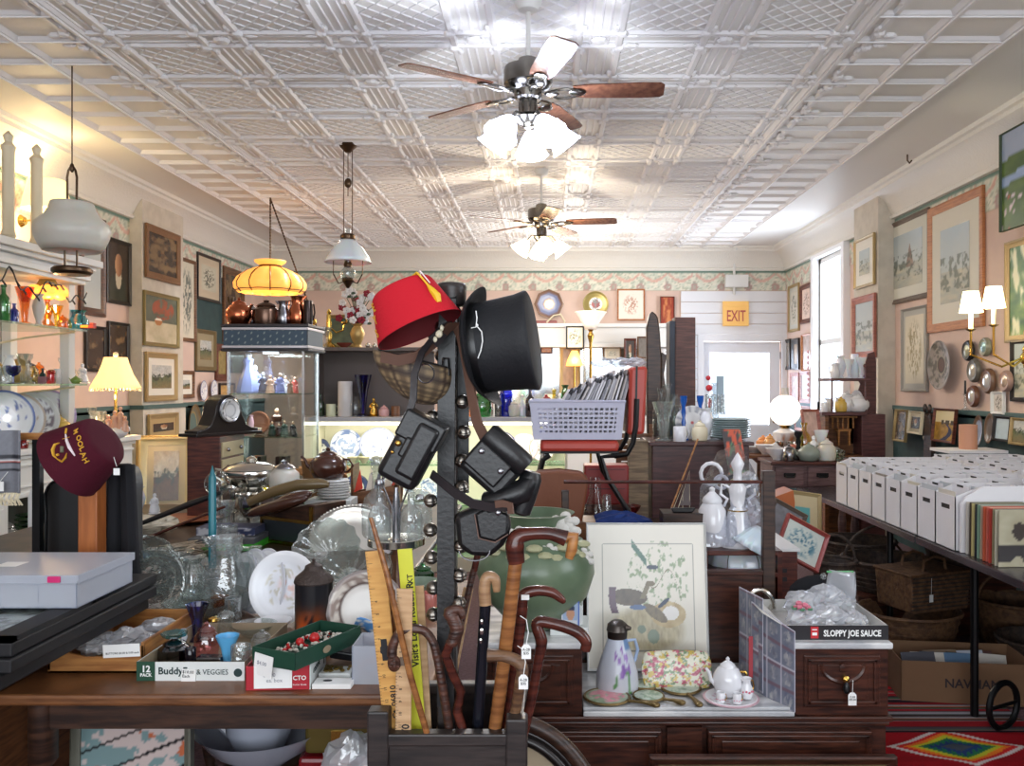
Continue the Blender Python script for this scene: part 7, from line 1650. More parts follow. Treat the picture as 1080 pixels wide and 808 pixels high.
obj('rear_page',B().grid(40,50,lambda u,v: (-.115+.045*u+.01,.28*(1-u)+.1*u+.02,.01+v*(Z(618,3.2)-dzl-.02)),page(8)),PT,t,60,solid=.002)
obj('red_heading',B().box(-.1,-.085,.168,.17,.05,.2,T(0,0,0)),mat('red_print',(176,66,74),.6),t,0)
# sloppy joe sauce carton on the right box
t=tray_box('cardboard_tray','black and white can carton printed SLOPPY JOE SAUCE holding bagged glass','box',X(826,2.975),2.975,dzh,.365,.36,.05,mat('white_card',(206,204,200),.7),.004)
cw_=.365
obj('black_front',B().box(.01,cw_+.001,-.002,0,0,.05).box(cw_,cw_+.002,0,.36,0,.05),mat('carton_black',(32,30,34),.5),t,0)
obj('red_logo',B().box(.095,.122,-.004,-.002,.006,.046),mat('logo_red',(196,36,44),.5),t,0);obj('logo_stripe',B().box(.1,.117,-.0045,-.004,.016,.026).box(.1,.117,-.0045,-.004,.034,.038),TAGM,t,0)
text('SLOPPY JOE SAUCE',TAGM,t,(.14,-.003,.013),(PI/2,0,0),.03,sx=.78,bold=.03)
bx=X(826,2.975)+.03;obj('flap',B().add([(0,0,.05),(0,.36,.05),(-.07,.36,.09),(-.07,.02,.09)],[(0,1,2,3)]),_m['white_card'],t,0,solid=.003)
WIN=mat('white_bag_contents',(216,212,208),.3,trans=.2)
for k,(dx,dy,dz,r,lab) in enumerate(((.06,.08,.045,.055,'front left bag of white china roses in the sauce carton'),(.15,.09,.055,.065,'front middle clear bag of small glass in the sauce carton'),(.24,.08,.04,.05,'front right clear bag of small glass in the sauce carton'),(.1,.2,.075,.065,'rear left bulging clear bag in the sauce carton'),(.19,.22,.085,.07,'topmost bulging clear bag in the sauce carton'),(.26,.24,.06,.05,'rear right clear bag in the sauce carton'))):
    bag(lab,(bx+dx,2.975+dy,dzh+dz),(r,r*.9,r*.75),PLAS,50+k,inner=WIN)
tag(obj('zip_bag',B().grid(8,8,lambda u,v: (-.05+.1*u,.02*math.sin(u*4+v*3),.1*v),None),PLAS,None,50,loc=(bx+.245,3.2,dzh+.09),rot=(0,.1,0),solid=.004),'upright zip bag with green seal rising above the carton','plastic bag')
tag(obj('seal_strip',B().box(-.05,.05,-.002,.004,-.003,.003),mat('zip_green',(90,170,110),.4),None,0,loc=(bx+.245,3.2,dzh+.187)),'green sliding seal of the upright zip bag','seal')
t=thing('silver_basket','silver handled basket end behind the catalogue sheet','basket',(X(803,3.28),3.3,dzh));obj('hoop_handle',B().tube([(.055*math.cos(a),0,.02+.075*math.sin(a)) for a in [PI*i/16 for i in range(17)]],.008,8),SILVER,t);obj('basket_body',B().lathe([(.04,0),(.055,.03),(.057,.032),(.04,.005)],24),SILVER,t,40)
t=thing('china_roses','cluster of pink china roses in the sauce carton','china flowers',(bx+.05,3.02,dzh+.1));
b,b2=B(),B()
for k in range(6): b.ball((.02*math.cos(k),.015*math.sin(k),.006*(k % 3)),(.012,.01,.009),8);b2.ball((.032*math.cos(k+.5),.025*math.sin(k+.5),-.002),(.01,.005,.005),6)
obj('rose_heads',b,_m['rose_pink'],t);obj('rose_leaves',b2,mat('china_green',(80,130,96),.3),t)
t=thing('black_bag','black cloth strap bag with clear bead behind the sauce carton','bag',(X(865,3.34),3.36,dzh));obj('bag_body',B().ball((0,0,.07),(.12,.04,.07),16),mat('black_cloth'),t);obj('bead',B().ball((.01,-.03,.14),.014,10),CRY,t)
# ---- green rose vase on the left marble
p=Vector((X(565,3.12),3.14,dzh));s_=3.14/F
GV=mat('green_pottery',(112,130,104),.35,col2=(84,104,80),vscale=5,coat=.2)
t=thing('rose_vase','huge bulbous green pottery vase decorated with white applied roses','vase',p)
R_=62*s_
obj('vase_body',B().lathe([(R_*.35,0),(R_*.4,.01),(R_*.55,.04),(R_*.88,.12),(R_*1.,.2),(R_*.98,.26),(R_*.8,.32),(R_*.55,.35),(R_*.48,.37),(R_*.55,.4),(R_*.66,.42),(R_*.6,.42),(R_*.42,.37)],48),GV,t,50)
RW=mat('matte_white_rose',(206,204,198),.5)
def rose(c,r,name='applied_rose',m=RW):
    b=B()
    for ring,(n,rr_,dz) in enumerate(((1,0,.1),(3,.28,.05),(5,.58,0),(7,.85,-.1))):
        for k in range(n):
            a=2*PI*k/n+ring*.5;b.ball(Vector(c)+Vector((r*rr_*math.cos(a),-r*(.4+dz),r*rr_*math.sin(a))),(r*.4,r*.16,r*.34),8,k=5,m=None)
    return obj(name,b,m,t,60)
rose((.105,-.06,.375),.05);rose((.17,-.075,.265),.035);rose((-.06,-.12,.35),.035);rose((.05,-.15,.3),.03)
b=B()
for k in range(14): a= -PI*.95+k*.2;b.ball((R_*.84*math.cos(a),R_*.84*math.sin(a),.3+.02*math.sin(k*2)),(.03,.02,.015),8,k=5)
obj('leaf_garland',b,mat('cream_leaf',(176,176,140),.4),t)
# card box with baseball card
p=Vector((X(601,3.02),3.02,dzh));t=thing('card_box','white cardboard card box with a portrait baseball card leaning on its front','box',p,-.05);obj('box_body',B().box(-.07,.065,0,.16,0,.03).box(-.05,.045,.03,.15,.03,.1),mat('carton_white'),t,0,.002)
def bb(u,v):
    if u <.07 or u >.93 or v <.06 or v >.94: return (70,100,180) if u >.5 else (206,210,220)
    c=(150,170,200)
    if math.hypot((u-.5)/.22,(v-.5)/.26) <1: c=(190,140,110)
    if v >.62 and math.hypot((u-.5)/.25,(v-.68)/.16) <1: c=(40,50,80)
    if v <.26: c=(200,204,210) if abs(u-.5) <.4 else c
    return c
tag(obj('baseball_card',B().grid(20,26,lambda u,v: (-.032+.064*u,.02*v,.085*v),bb),PT,None,0,loc=(p.x+.002,3.02,dzh+.033),rot=(.1,0,-.05),solid=.001),'blue bordered baseball card showing a player in dark cap','trading card')
# ------------------------------------------------------------ trunk and table with red chair in the middle
table('dark wooden table carrying the red chair and bottles',-.12,.62,3.62,4.75,.8,DARKW2,square=True)
cz=.805;CYc=4.1;cs=CYc/F
RV=mat('red_vinyl',(176,64,52),.4,bump=.05,bscale=60);TUBE=mat('black_tube',(16,16,18),.35,.4)
t=thing('vinyl_chair','red vinyl chair on black tube legs standing on the table, seen from the side','chair',(X(612,CYc),CYc,cz));x_=lambda px: X(px,CYc)-X(612,CYc);z_=lambda py: Z(py,CYc)-cz
obj('seat',B().box(x_(570),x_(650),-.17,.2,z_(474),z_(462)),RV,t,30,.018)
obj('seat_trim',B().box(x_(570),x_(650),-.172,.202,z_(475.5),z_(473)),TUBE,t,0,.003)
obj('backrest',B().prism([(x_(659),z_(457)),(x_(661),z_(388)),(x_(679),z_(387)),(x_(676),z_(456))],.34,T(0,-.16,0)),RV,t,30,.015)
obj('back_piping',B().prism([(x_(665.5),z_(457.5)),(x_(667),z_(387)),(x_(669),z_(387)),(x_(667.8),z_(457.5))],.346,T(0,-.163,0)),TUBE,t,0)
for y in (-.165,.18):
    obj('leg',B().tube([(x_(650),y,z_(477)),(x_(632),y,z_(479)),(x_(638),y,z_(500)),(x_(662),y,z_(538)),(x_(668),y,.0)],.0125,8),TUBE,t)
    obj('leg',B().tube([(x_(580),y,z_(477)),(x_(573),y,z_(482)),(x_(566),y,z_(510)),(x_(556),y,0.)],.0125,8),TUBE,t)
    obj('back_tube',B().tube([(x_(645),y,z_(478)),(x_(658),y,z_(476)),(x_(664),y,z_(465)),(x_(667),y,z_(448)),(x_(668),y,z_(420))],.0125,8),TUBE,t)
obj('cross_brace',B().tube([(x_(573),-.165,z_(482)),(x_(573),.18,z_(482))],.01,8),TUBE,t)
# plastic basket of sleeves
LILAC=mat('lilac_plastic',(186,186,206),.4)
bz0=Z(461.5,CYc);t=thing('plastic_basket','pale lilac perforated plastic basket full of sleeved papers on the red seat','basket',(X(609,CYc-.17),CYc-.17,bz0+.003));sb=(CYc-.17)/F
Wt,Wb,Hb=50*sb,46*sb,40*sb
b=B()
def pos(u,v): w_=Wb+(Wt-Wb)*v;return (-w_+2*w_*u,-.012*v,Hb*v)
# front with a real grid of round-cornered holes: build cells, skipping hole cells
NU,NV=54,17
vs=[pos(i/NU,j/NV) for j in range(NV+1) for i in range(NU+1)];fs=[]
for j in range(NV):
    for i in range(NU):
        hole=(4 <= i <50 and 3 <= j <14 and i % 3 != 0 and j % 2==1)
        if not hole: fs.append((j*(NU+1)+i,j*(NU+1)+i+1,(j+1)*(NU+1)+i+1,(j+1)*(NU+1)+i))
b.add(vs,fs);obj('perforated_front',b,LILAC,t,0,solid=.004);obj('perforated_back',B().add([(x,y*-1+.32,z) for x,y,z in vs],fs),LILAC,t,0,solid=.004)
b=B();b.add([pos(0,0),(-Wb,.32,0),(-Wt,.332,Hb),pos(0,1)],[(0,1,2,3)]);b.add([pos(1,0),(Wb,.32,0),(Wt,.332,Hb),pos(1,1)],[(0,3,2,1)]);b.add([pos(0,0),pos(1,0),(Wb,.32,0),(-Wb,.32,0)],[(0,1,2,3)])
obj('solid_ends',b,LILAC,t,0,solid=.004)
obj('rim',B().tube([(-Wt,-.014,Hb),(Wt,-.014,Hb),(Wt,.334,Hb),(-Wt,.334,Hb),(-Wt,-.014,Hb)],.007,6),LILAC,t,40)
SLV=glass('sleeve_plastic',(214,210,216),.25,.15,.4,12)
rng=random.Random(3)
for k in range(40):
    u=k/39;c_=rng.choice([(172,170,178),(190,188,194),(206,200,196),(150,150,158),(222,220,224)])
    x=X(578,4)-X(609,4)+u*(X(654,4)-X(578,4));lean=.55-.3*u;h=.22+.07*math.sin(u*2.4)+rng.uniform(-.015,.02)
    o=obj('sleeved_paper',B().box(-.0042,.0036,-.12,.13,0,h).box(-.0045,-.0042,-.125,.135,0,h+.03),mat('sheet_%d' % c_[0],c_,.5),None,0,loc=(X(609,CYc-.17)+x-.02,CYc-.0,bz0+.012),rot=(rng.uniform(-.03,.03),lean,rng.uniform(-.08,.08)))
    tag(o,'grey paper in a clear plastic sleeve leaning in the lilac basket','sleeved paper','sleeved papers in the lilac basket')
for k,(px,py,r) in enumerate(((640,372,.05),(660,372,.05),(676,372,.045),(590,428,.05))):
    bag(('left','middle','right','lower left')[k]+' shiny clear plastic wrap over the sleeved papers',V(px-6,py+10,CYc-.02),(r*1.0,.05,r*.45),PLAS,60+k)
# objects on that table
def ct(px,py,z=.802): Y=min(4.7,max(3.65,(CAMZ-z)*F/(py-CY)));return Vector((X(px,Y),Y,z))
t=thing('leather_satchel','worn orange brown leather satchel behind the holster','satchel',V(590,528,3.75));obj('satchel_body',B().prism([(-.12,-.1),(-.13,.1),(-.1,.125),(.0,.132),(.1,.12),(.13,.09),(.1,-.1)],.12),mat('tan_leather',(112,62,36),.6,bump=.1,bscale=60),t,30,.012)
tag(obj('storage_box',B().box(-.16,.16,-.0,.2,0,Z(555,3.75)-.8+.02),MIDW,None,0,.004,loc=(X(590,3.75),3.72,.802)),'plain brown wooden box under the orange brown satchel','box')
t=thing('red_suitcase','small red box case under the red chair seat','case',(X(638,4.45),4.4,.802));obj('case_body',B().box(-.11,.12,0,.15,.12,Z(490,4.45)-.802),mat('red_case',(140,34,30),.4),t,0,.008);obj('case_trim',B().box(-.09,.1,-.003,0,.2,.205).box(-.09,.1,-.003,0,.3,.305),mat('dark_red',(90,24,22),.5),t,0);obj('case_base',B().box(-.13,.13,0,.16,0,.12),REDW,t,0,.004)
for kind,px,py,hp,m_,lab,wf in (('lampchimney',628,565,62,GL,'clear glass oil lamp chimney left of the bird print',1.),('lampchimney',640,570,48,CRY,'shorter clear glass chimney beside the tall one',1.),('cylinder',607,560,50,CERA('grey_green',(130,140,130)),'grey green round tin behind the green vase',.5),('bowl',622,545,20,mat('amber_bowl',(150,66,36),.15),'orange brown glazed bowl beneath the rod',1.),('bowl',660,545,14,REDG,'small dark red glass bowl right of the chimneys',1.1),('bottle',572,520,30,BLKP,'small black bottle beneath the chair',.8)):
    p=ct(px,py);p.z=.802;ware(kind,lab,p,hp*p.y/F,m_,wf=wf)
bag('crumpled bright blue cloth behind the bird print',(X(655,3.9),3.9,.9),(.14,.08,.06),mat('blue_cloth',(30,60,130),.8),71,name='cloth',cat='cloth')
tag(obj('orange_box',B().box(-.12,.1,-.06,.06,0,.1),mat('orange_card',(190,90,50),.6),None,0,.004,loc=(X(652,3.75),3.76,.802),rot=(0,0,.2)),'orange cardboard box behind the top edge of the bird print','box')
tag(obj('red_case',B().box(-.08,.08,-.05,.08,0,.07),_m['red_case'],None,0,.004,loc=(X(640,3.68)+.02,3.7,.802)),'dark red flat box between blue cloth and bird print','box')
# ------------------------------------------------------------ dark cabinet with plates on top
kY=4.75;kx0,kx1=X(688,kY),X(794,kY);kz=Z(466,kY)
t=thing('dark_cabinet','tall dark mahogany cabinet with plates and candlesticks on its top','cabinet',(kx0,kY,0))
obj('cabinet_body',B().box(0,kx1-kx0-.02,0,.45,0,kz-.02),wood('dark_cabinet_wood',(84,52,50),(60,36,36),.4),t,0,.004)
obj('cabinet_top',B().box(-.02,kx1-kx0+.005,-.02,.46,kz-.022,kz),_m['dark_cabinet_wood'],t,0,.005)
obj('back_boards',B().box(-.13,-.02,.02,.1,0,kz+.005),wood('weathered_boards',(140,120,94),(104,88,70),.7),t,0,.004)
t=thing('louvred_shutter','brown louvred shutter standing left of the dark cabinet','shutter',(X(655,5.2),5.2,0));b=B()
for k in range(20): b.box(0,.17,0,.02,.55+.035*k,.55+.035*k+.028)
obj('slats',b,MIDW,t,0);obj('stile',B().box(-.03,0,-.005,.025,.0,1.3).box(.17,.2,-.005,.025,0,1.3).box(0,.17,-.005,.025,0,.55),MIDW,t,0)
def kp(px,dy=.1): return (X(px,kY+dy),kY+dy,kz)
ks=kY/F
sc2=lambda a,v: 1+.05*math.cos(a*8)
ware('trumpet','tall clear glass celery vase with glass rods on the dark cabinet',kp(700,.08),42*ks,PRESS,wf=1.1,wave=sc2,n=32)
for k,(px,h,nm) in enumerate(((697,62,'tallest'),(704,68,'second tall'),(711,55,'shorter'),(716,50,'right hand'))): ware('bottle',nm+' clear cylinder glass behind the celery vase',kp(px,.22+.03*k),h*ks*.9,GL,wf=.8)
BB=mat('sapphire_glass',(28,84,170),.08,coat=.5)
ware('candlestick','left sapphire blue glass candlestick on the dark cabinet',kp(721,.15),48*ks,BB,wf=.55);ware('candlestick','right sapphire blue glass candlestick on the dark cabinet',kp(738.5,.25),48*ks,BB,wf=.55)
plate('white fan shaped pleated plate standing between the blue candlesticks',kp(730,.2),19*ks,lambda a,r: (150,150,156) if int(a*9) % 2 and r >.6 else ((190,90,90) if r <.12 else (214,212,210)),tilt=-PI/2-.3)
ware('mug','white openwork china cup with blue foot on the dark cabinet',kp(717,.03),16*ks,PORC,wf=1.1);ware('jar','cream china egg cup stand with blue base',kp(738,.08),22*ks,CREAM,wf=1.);ware('vase','white china figurine group behind the egg cup',kp(745,.2),34*ks,PORC,wf=1.)
for k in range(9): plate('clear and white plate in the stack on the dark cabinet',(X(770,kY+.2),kY+.2,kz+.004+.0125*k),.118-.002*(k % 3),ringc([(.8,(196,206,204)),(1,(160,176,176))]),wall=True,rot=(0,0,0),group='stack of plates on the dark cabinet')
t=thing('crystal_candelabra','cut crystal candelabra with red and clear prisms beside the plate stack','candelabra',kp(754,.35));zc2=62*ks
obj('stem',B().lathe([(.05,0),(.04,.02),(.015,.05),(.025,.12),(.012,.2),(.03,.25),(.012,zc2*.8),(.022,zc2)],12),CRY,t,0)
b=B()
for k in range(14): a=k*2*PI/14;b.tube([(.05*math.cos(a),.05*math.sin(a),.26),(.055*math.cos(a),.055*math.sin(a),.14)],.007,5)
obj('prisms',b,CRY,t,0);obj('red_ornament',B().ball((-.035,0,zc2-.03),.02,8).ball((-.03,0,zc2-.12),(.012,.012,.03),8).ball((-.04,0,zc2+.03),.015,8),REDG if False else mat('red_enamel',(206,50,60),.3),t)
obj('grey_panel',B().box(.01,.05,-.01,.0,.15,zc2+.04),mat('grey_blue',(150,166,176),.5),t,0)
# tall dark box and carved chair back standing behind
t=thing('tall_clock_case','tall narrow dark wooden case standing upright behind the cabinet top','case',(X(721,5.4),5.45,0));s5=5.4/F
obj('case_body',B().box(-8*s5,14*s5,0,.14,kz-.3,Z(334,5.4)),wood('case_brown',(104,66,56),(78,48,42),.5),t,0,.004);obj('case_side',B().box(-14*s5,-8*s5,-.02,.15,kz-.3,Z(338,5.4)),mat('blue_black_edge',(44,50,62),.5),t,0,.004);obj('case_support',B().box(-14*s5,14*s5,0,.14,0,kz-.3),DARKW2,t,0)
t=thing('carved_chair_back','tall carved dark wooden chair back with scrolled crest beside the red chair','chair back',(X(690,5.2),5.2,0));s5=5.2/F;zz=Z(328,5.2)
obj('splat',B().prism([(-7*s5,.9),(-8*s5,zz-.3),(-8*s5,zz-.1),(-5*s5,zz-.02),(-2*s5,zz),(2*s5,zz-.02),(4*s5,zz-.04),(6*s5,zz-.12),(8*s5,zz-.3),(7*s5,.9)],.05),DARKW2,t,30,.008)
obj('scalloped_edge',B().prism([(8*s5,zz-.25)]+[((12+1.6*math.cos(k*1.6))*s5,zz-.27-.06*k) for k in range(12)]+[(8*s5,zz-.95)],.035,T(0,.01,0)),DARKW2,t,30,.004);obj('leg',B().box(-7*s5,7*s5,0,.05,0,.9),DARKW2,t,0)
# things stacked between mirror frame and cabinet: shelf with porcelain, clock, plastic bag
sy0,sy1=3.62,4.3
t=thing('side_shelf','small brown wooden shelf behind the mirror frame carrying white porcelain','shelf',(X(735,3.9),sy0,0));sx1=X(803,3.9)-X(735,3.9)
zs1,zs2=Z(575,3.75),.745
for z in (zs1,zs2,.3): obj('shelf_board',B().box(0,sx1,0,.5,z-.02,z),REDW,t,0,.003)
obj('shelf_side',B().box(-.02,0,0,.5,0,zs1),REDW,t,0);obj('shelf_side',B().box(sx1,sx1+.02,0,.5,0,zs1),REDW,t,0);obj('shelf_back',B().box(0,sx1,.48,.5,0,zs1),REDW,t,0)
def sp(px,dy=.1,z=zs1): return (X(px,sy0+dy),sy0+dy,z)
s6=3.75/F
ware('jar','tall cylindrical white porcelain jar with flower band and bow finial',sp(751,.12),62*s6,PORC,wf=.62,n=28);o=tag(obj('flower_band',B().lathe([(.0665*1.0,0),(.0668,.02)],28,cap=False),_m['rose_pink'],None,loc=(sp(751,.12)[0],sp(751,.12)[1],zs1+.09)),'pink flower band round the tall porcelain jar','decoration')
bpy.data.objects.remove(o);LABELS.pop('pink flower band round the tall porcelain jar')
t=thing('porcelain_ewer','white gold trimmed porcelain oil lamp base with wide flared foot','lamp base',sp(778,.12));H6=98*s6
obj('body',B().lathe([(.085,0),(.09,.012),(.075,.03),(.05,H6*.28),(.04,H6*.38),(.03,H6*.42),(.035,H6*.55),(.04,H6*.62),(.02,H6*.68),(.018,H6*.8),(.03,H6*.88),(.012,H6*.96),(.001,H6)],32,wave=lambda a,v: 1+.03*math.cos(a*8)),PORC,t,50)
for s in (-1,1): obj('scroll_handle',B().tube([(s*.035,0,H6*.62),(s*.07,0,H6*.66),(s*.075,0,H6*.55),(s*.045,0,H6*.5),(s*.06,0,H6*.42)],.007,8),PORC,t)
obj('gold_lines',B().tube([(.042*math.cos(k*PI/12),.042*math.sin(k*PI/12),H6*.38) for k in range(25)],.003,5),BRASS,t)
t=thing('ruffled_shade','white ruffled milk glass shade with painted flowers at the right of the shelf','lamp shade',sp(791,.06));t.rotation_euler=(0,.5,0);obj('shade',B().lathe([(.02,.1),(.04,.08),(.07,.03),(.085,.0)],48,cap=False,wave=lambda a,v: 1+.08*v*math.cos(a*14)),MILK,t,solid=.004)
t=thing('wall_clock','small round dark clock with cream dial inside the plastic on the shelf','clock',V(777,514,3.95),rot=(-.1,0,0));obj('clock_case',B().lathe([(.062,0),(.066,.02),(.06,.035),(.045,.034)],32,T(0,.03,0,PI/2),cap=False,wave=lambda a,v: 1+.03*abs(math.cos(a*4))),BLKP,t);obj('clock_face',plate_mesh(.047,.002,28,ringc([(.5,(214,204,160)),(.7,(226,216,176)),(1,(206,196,150))],(.68,.9,.58,(60,50,40)),3),T(0,0.0,0,PI/2)),PTG,t);obj('clock_hands',B().box(-.0015,.0015,-.012,-.01,0,.032).box(0,.022,-.012,-.01,-.0015,.0015),INK,t,0)
tag(obj('clock_stand',B().box(-.04,.04,0,.05,zs1,Z(531,3.95)),DARKW2,None,0,loc=(X(777,3.95),3.96,0)),'dark block under the small round clock','block')
o=tag(obj('plastic_cover',B().add([(X(735,3.7),3.66,zs1+.01),(X(801,3.7),3.66,zs1+.01),(X(798,3.8),3.75,Z(505,3.8)),(X(780,4.1),4.1,Z(468,4.1)),(X(757,4.1),4.1,Z(476,4.1)),(X(738,3.8),3.8,Z(515,3.8)),(X(803,4.1),4.1,zs1+.01),(X(735,4.1),4.1,zs1+.01)],[(0,1,2,5),(5,2,3,4),(1,6,3,2),(0,5,4,7)]),glass('dusty_plastic',(225,228,235),.12,.1,.8,14),None,0),'large creased clear plastic cover over the porcelain on the shelf','plastic cover')
for k,(px,py,r,lab) in enumerate(((750,500,.05,'looped white porcelain scroll piece under the plastic'),(790,540,.06,'ball of crinkled cellophane at the right under the plastic'),(788,510,.05,'upper crinkled cellophane ball under the plastic'))):
    if k==0:
        b=B().tube([(.05*math.cos(a)*(1-.1*a/6),0,.05*math.sin(a)) for a in [i*.5 for i in range(13)]],.009,8);b.tube([(.03*math.cos(a)+.05,.02,.03*math.sin(a)-.04) for a in [i*.5 for i in range(13)]],.008,8)
        tag(obj('porcelain_scroll',b,PORC,None,loc=V(px,py,3.9)),lab,'ornament')
    else: bag(lab,V(px,py,3.78),(r,.05,r),PLAS,80+k,name='cellophane')
for k in range(4): tag(obj('folded_linen',B().box(-.07,.07,-.05,.05,0,.012),mat('linen_white',(200,200,204),.8),None,0,.004,loc=(X(745,3.95),3.98,zs1+.02+.0125*k)),'folded white linen in the small stack behind the porcelain jar','linen','folded linens')
tag(obj('storage_box',B().box(-.09,.09,-.06,.08,0,.019),KRAFT,None,0,loc=(X(745,3.95),3.98,zs1)),'kraft box lid beneath the folded linens','box')
t=thing('model_sailboat','small dark model sailboat leaning left of the plastic cover','model boat',V(716,536,3.72));obj('hull',B().prism([(-.035,0),(-.025,-.02),(.06,-.02),(.075,.0)],.03),BLKP,t,0,.005);obj('mast',B().tube([(-.03,.015,0),(.09,.04,.3)],.004,6),OAK,t);obj('rigging',B().tube([(-.02,.015,0),(.02,.02,.1),(.02,.02,0)],.0012,4).tube([(.0,.015,0),(.05,.02,.16),(.05,.02,0)],.0012,4),CREAM,t);obj('sail',B().add([(.0,.018,.01),(.055,.018,.01),(.05,.03,.14)],[(0,1,2)]),mat('dusty_sail',(90,80,80),.7),t,0,solid=.001)
tag(obj('storage_box',B().box(-.07,.11,0,.14,0,Z(541,3.72)),DARKW2,None,0,loc=(X(716,3.72),3.7,0)),'tall dark wooden pedestal under the model sailboat','pedestal')
t=thing('kite','dark patterned triangular kite standing against the dark cabinet front','kite',(X(783,4.5),4.55,0));obj('kite_panel',B().grid(12,20,lambda u,v: ((u-.5)*.1-.04*v,.05*v,1.0+.3*v),lambda u,v: (206,90,60) if fb(u*5,v*7,3) >.58 else ((90,130,90) if fb(u*4,v*5,6) >.55 else (70,64,66))),PT,t,0,solid=.006);obj('kite_spar',B().tube([(0,.02,.0),(-.04,.07,1.3)],.006,6),OAK,t)
# milk glass shade on lower shelf
t=thing('ribbed_shade','white ribbed dome lamp shade lying on the low shelf behind the frame','lamp shade',(X(776,3.85),3.82,zs2));obj('shade',B().lathe([(.135,0),(.13,.03),(.11,.07),(.07,.1),(.03,.112),(.001,.114)],48,wave=lambda a,v: 1+.025*math.cos(a*12),cap=False),MILK,t,50);b=B()
for k in range(6): a=k*PI/3;b.tube([(r*math.cos(a),r*math.sin(a),z) for r,z in ((.137,0),(.133,.03),(.113,.07),(.073,.101),(.01,.116))],.002,5)
obj('ribs',b,DBRASS,t)
# ------------------------------------------------------------ right side: desk, lamp, hutch
DKY=6.42;dzt=Z(487,DKY)
RG=wood('grey_red_wood',(120,92,92),(92,66,66),.4)
t=thing('writing_desk','dark desk with two small drawers covered in china and bags','desk',(X(815,DKY),DKY,0));W_=X(884,DKY)-X(815,DKY)
obj('desktop',B().box(-.02,W_+.2,-.02,.4,dzt-.025,dzt),REDW,t,0,.005);obj('carcase',B().box(0,W_+.18,.02,.38,dzt-.2,dzt-.025),RG,t,0)
for k in range(2): d_=obj('drawer',B().box(.02+k*(W_/2),W_/2-.01+k*(W_/2),0,.03,dzt-.185,dzt-.04),RG,t,0,.004);c_=.02+k*W_/2+(W_/2-.03)/2;obj('drawer_pull',B().tube([(c_-.035,-.005,dzt-.1),(c_-.03,-.02,dzt-.115),(c_+.03,-.02,dzt-.115),(c_+.035,-.005,dzt-.1)],.006,6).box(c_-.045,c_+.045,-.004,0,dzt-.115,dzt-.085),BLKM,d_)
for x in (.02,W_+.12):
    for y in (.04,.32): obj('leg',B().lathe([(r,q) for r,q in turned_leg(dzt-.2,.028)],14,T(x+.02,y,0)),RG,t,40)
t=thing('round_table','round brown table carrying the globe lamp and white dishes','table',(X(805,7.2),7.25,0));zr=Z(478,7.1)
obj('tabletop',B().lathe([(.38,zr-.03),(.4,zr-.02),(.4,zr),(.001,zr)],40),MIDW,t,40);obj('leg',B().lathe([(.2,0),(.15,.04),(.04,.08),(.05,zr*.5),(.04,zr-.1),(.12,zr-.03)],20),MIDW,t,40)
# globe lamp
p=(X(828,7.1),7.1,zr);s7=7.1/F;t=thing('globe_lamp','white glass ball shade parlour lamp glowing beside the side window','table lamp',p);q=lambda py: Z(py,7.1)-zr
obj('ball_shade',B().ball((0,0,q(433)),16.5*s7,28,k=18),mat('glowing_ball_glass',(255,252,246),.3,emit=.9,ecol=(255,250,240)),t,60);obj('chimney',B().lathe([(.03,q(418)),(.028,q(409))],16,cap=False),FROST,t);obj('collar',B().lathe([(.05,q(449)),(.045,q(446)),(.03,q(451)),(.03,q(453))],16),BRASS,t)
def lampcol(a,v): return mixc((222,214,214),(206,140,100),ss(.5,.65,fb(a*2,v*5,4))) if .35 <v <.75 else (226,222,222)
obj('painted_base',B().lathe([(.07,0),(.06,.02),(.045,.04),(.06,q(468)),(.1,q(462)),(.095,q(456)),(.04,q(452))],32,col=lampcol),PTG,t,50)
for kind,px,py,hp,m_,lab,wf,Y in (('bowl',808,478,10,PORC,'white china swan dish on the round table',1.1,7.0),('jar',805,470,16,mat('orange_print',(226,150,90),.5),'white and orange round tin behind the swan dish',1.2,7.4),('bowl',795,480,7,PORC,'wide white platter at the left of the round table',2.4,7.2),('goblet',822,478,14,SILVER,'silver goblet on the round table',1,6.95),('jar',842,480,16,CHROME,'pewter jar on the round table',1.1,7.25),('shaker',835,478,12,COPPER,'brown copper pot on the round table',1.4,6.93)):
    ware(kind,lab,(X(px,Y),Y,zr),hp*Y/F,m_,wf=wf)
for k,(px,hp,kind,m_,nm) in enumerate(((832,18,'jar',CHROME,'grey metal pot'),(842,30,'candlestick',BLKM,'black iron candle holder'),(848,38,'bottle',YELG,'yellow glass lamp'),(853,20,'teapot',CERA('green_grey',(140,150,140)),'sage green teapot'),(858,26,'figurine',PORC,'white china bird figure'),(866,30,'trumpet',MILK,'white ruffled vase'),(872,24,'jar',FROST,'frosted lidded jar'),(820,12,'bowl',PORC,'low white dish'),(838,14,'mug',CERA('coral',(220,130,110)),'coral mug'))):
    Y=DKY+.06+.1*(k % 3);ware(kind,nm+' standing on the writing desk',(X(px,Y),Y,dzt),hp*Y/F,m_,wf=1.)
for k,(px,r) in enumerate(((850,.09),(863,.1),(875,.09))): bag(('left','middle','right')[k]+' greenish clear bag of glass on the writing desk',(X(px,6.6),6.55,dzt+.05),(r,.08,.055),glass('greenish_plastic',(206,220,206),.22,.1,1.,20),90+k,inner=mat('pale_green_contents',(176,190,170),.4))
t=picture('framed sheet in pinkish frame leaning at the end of the writing desk',(X(858,6.8),6.87,Z(452,6.8)),.16,.3,.3,FR_PK,.02,plain((226,190,180)),tilt=-.2)
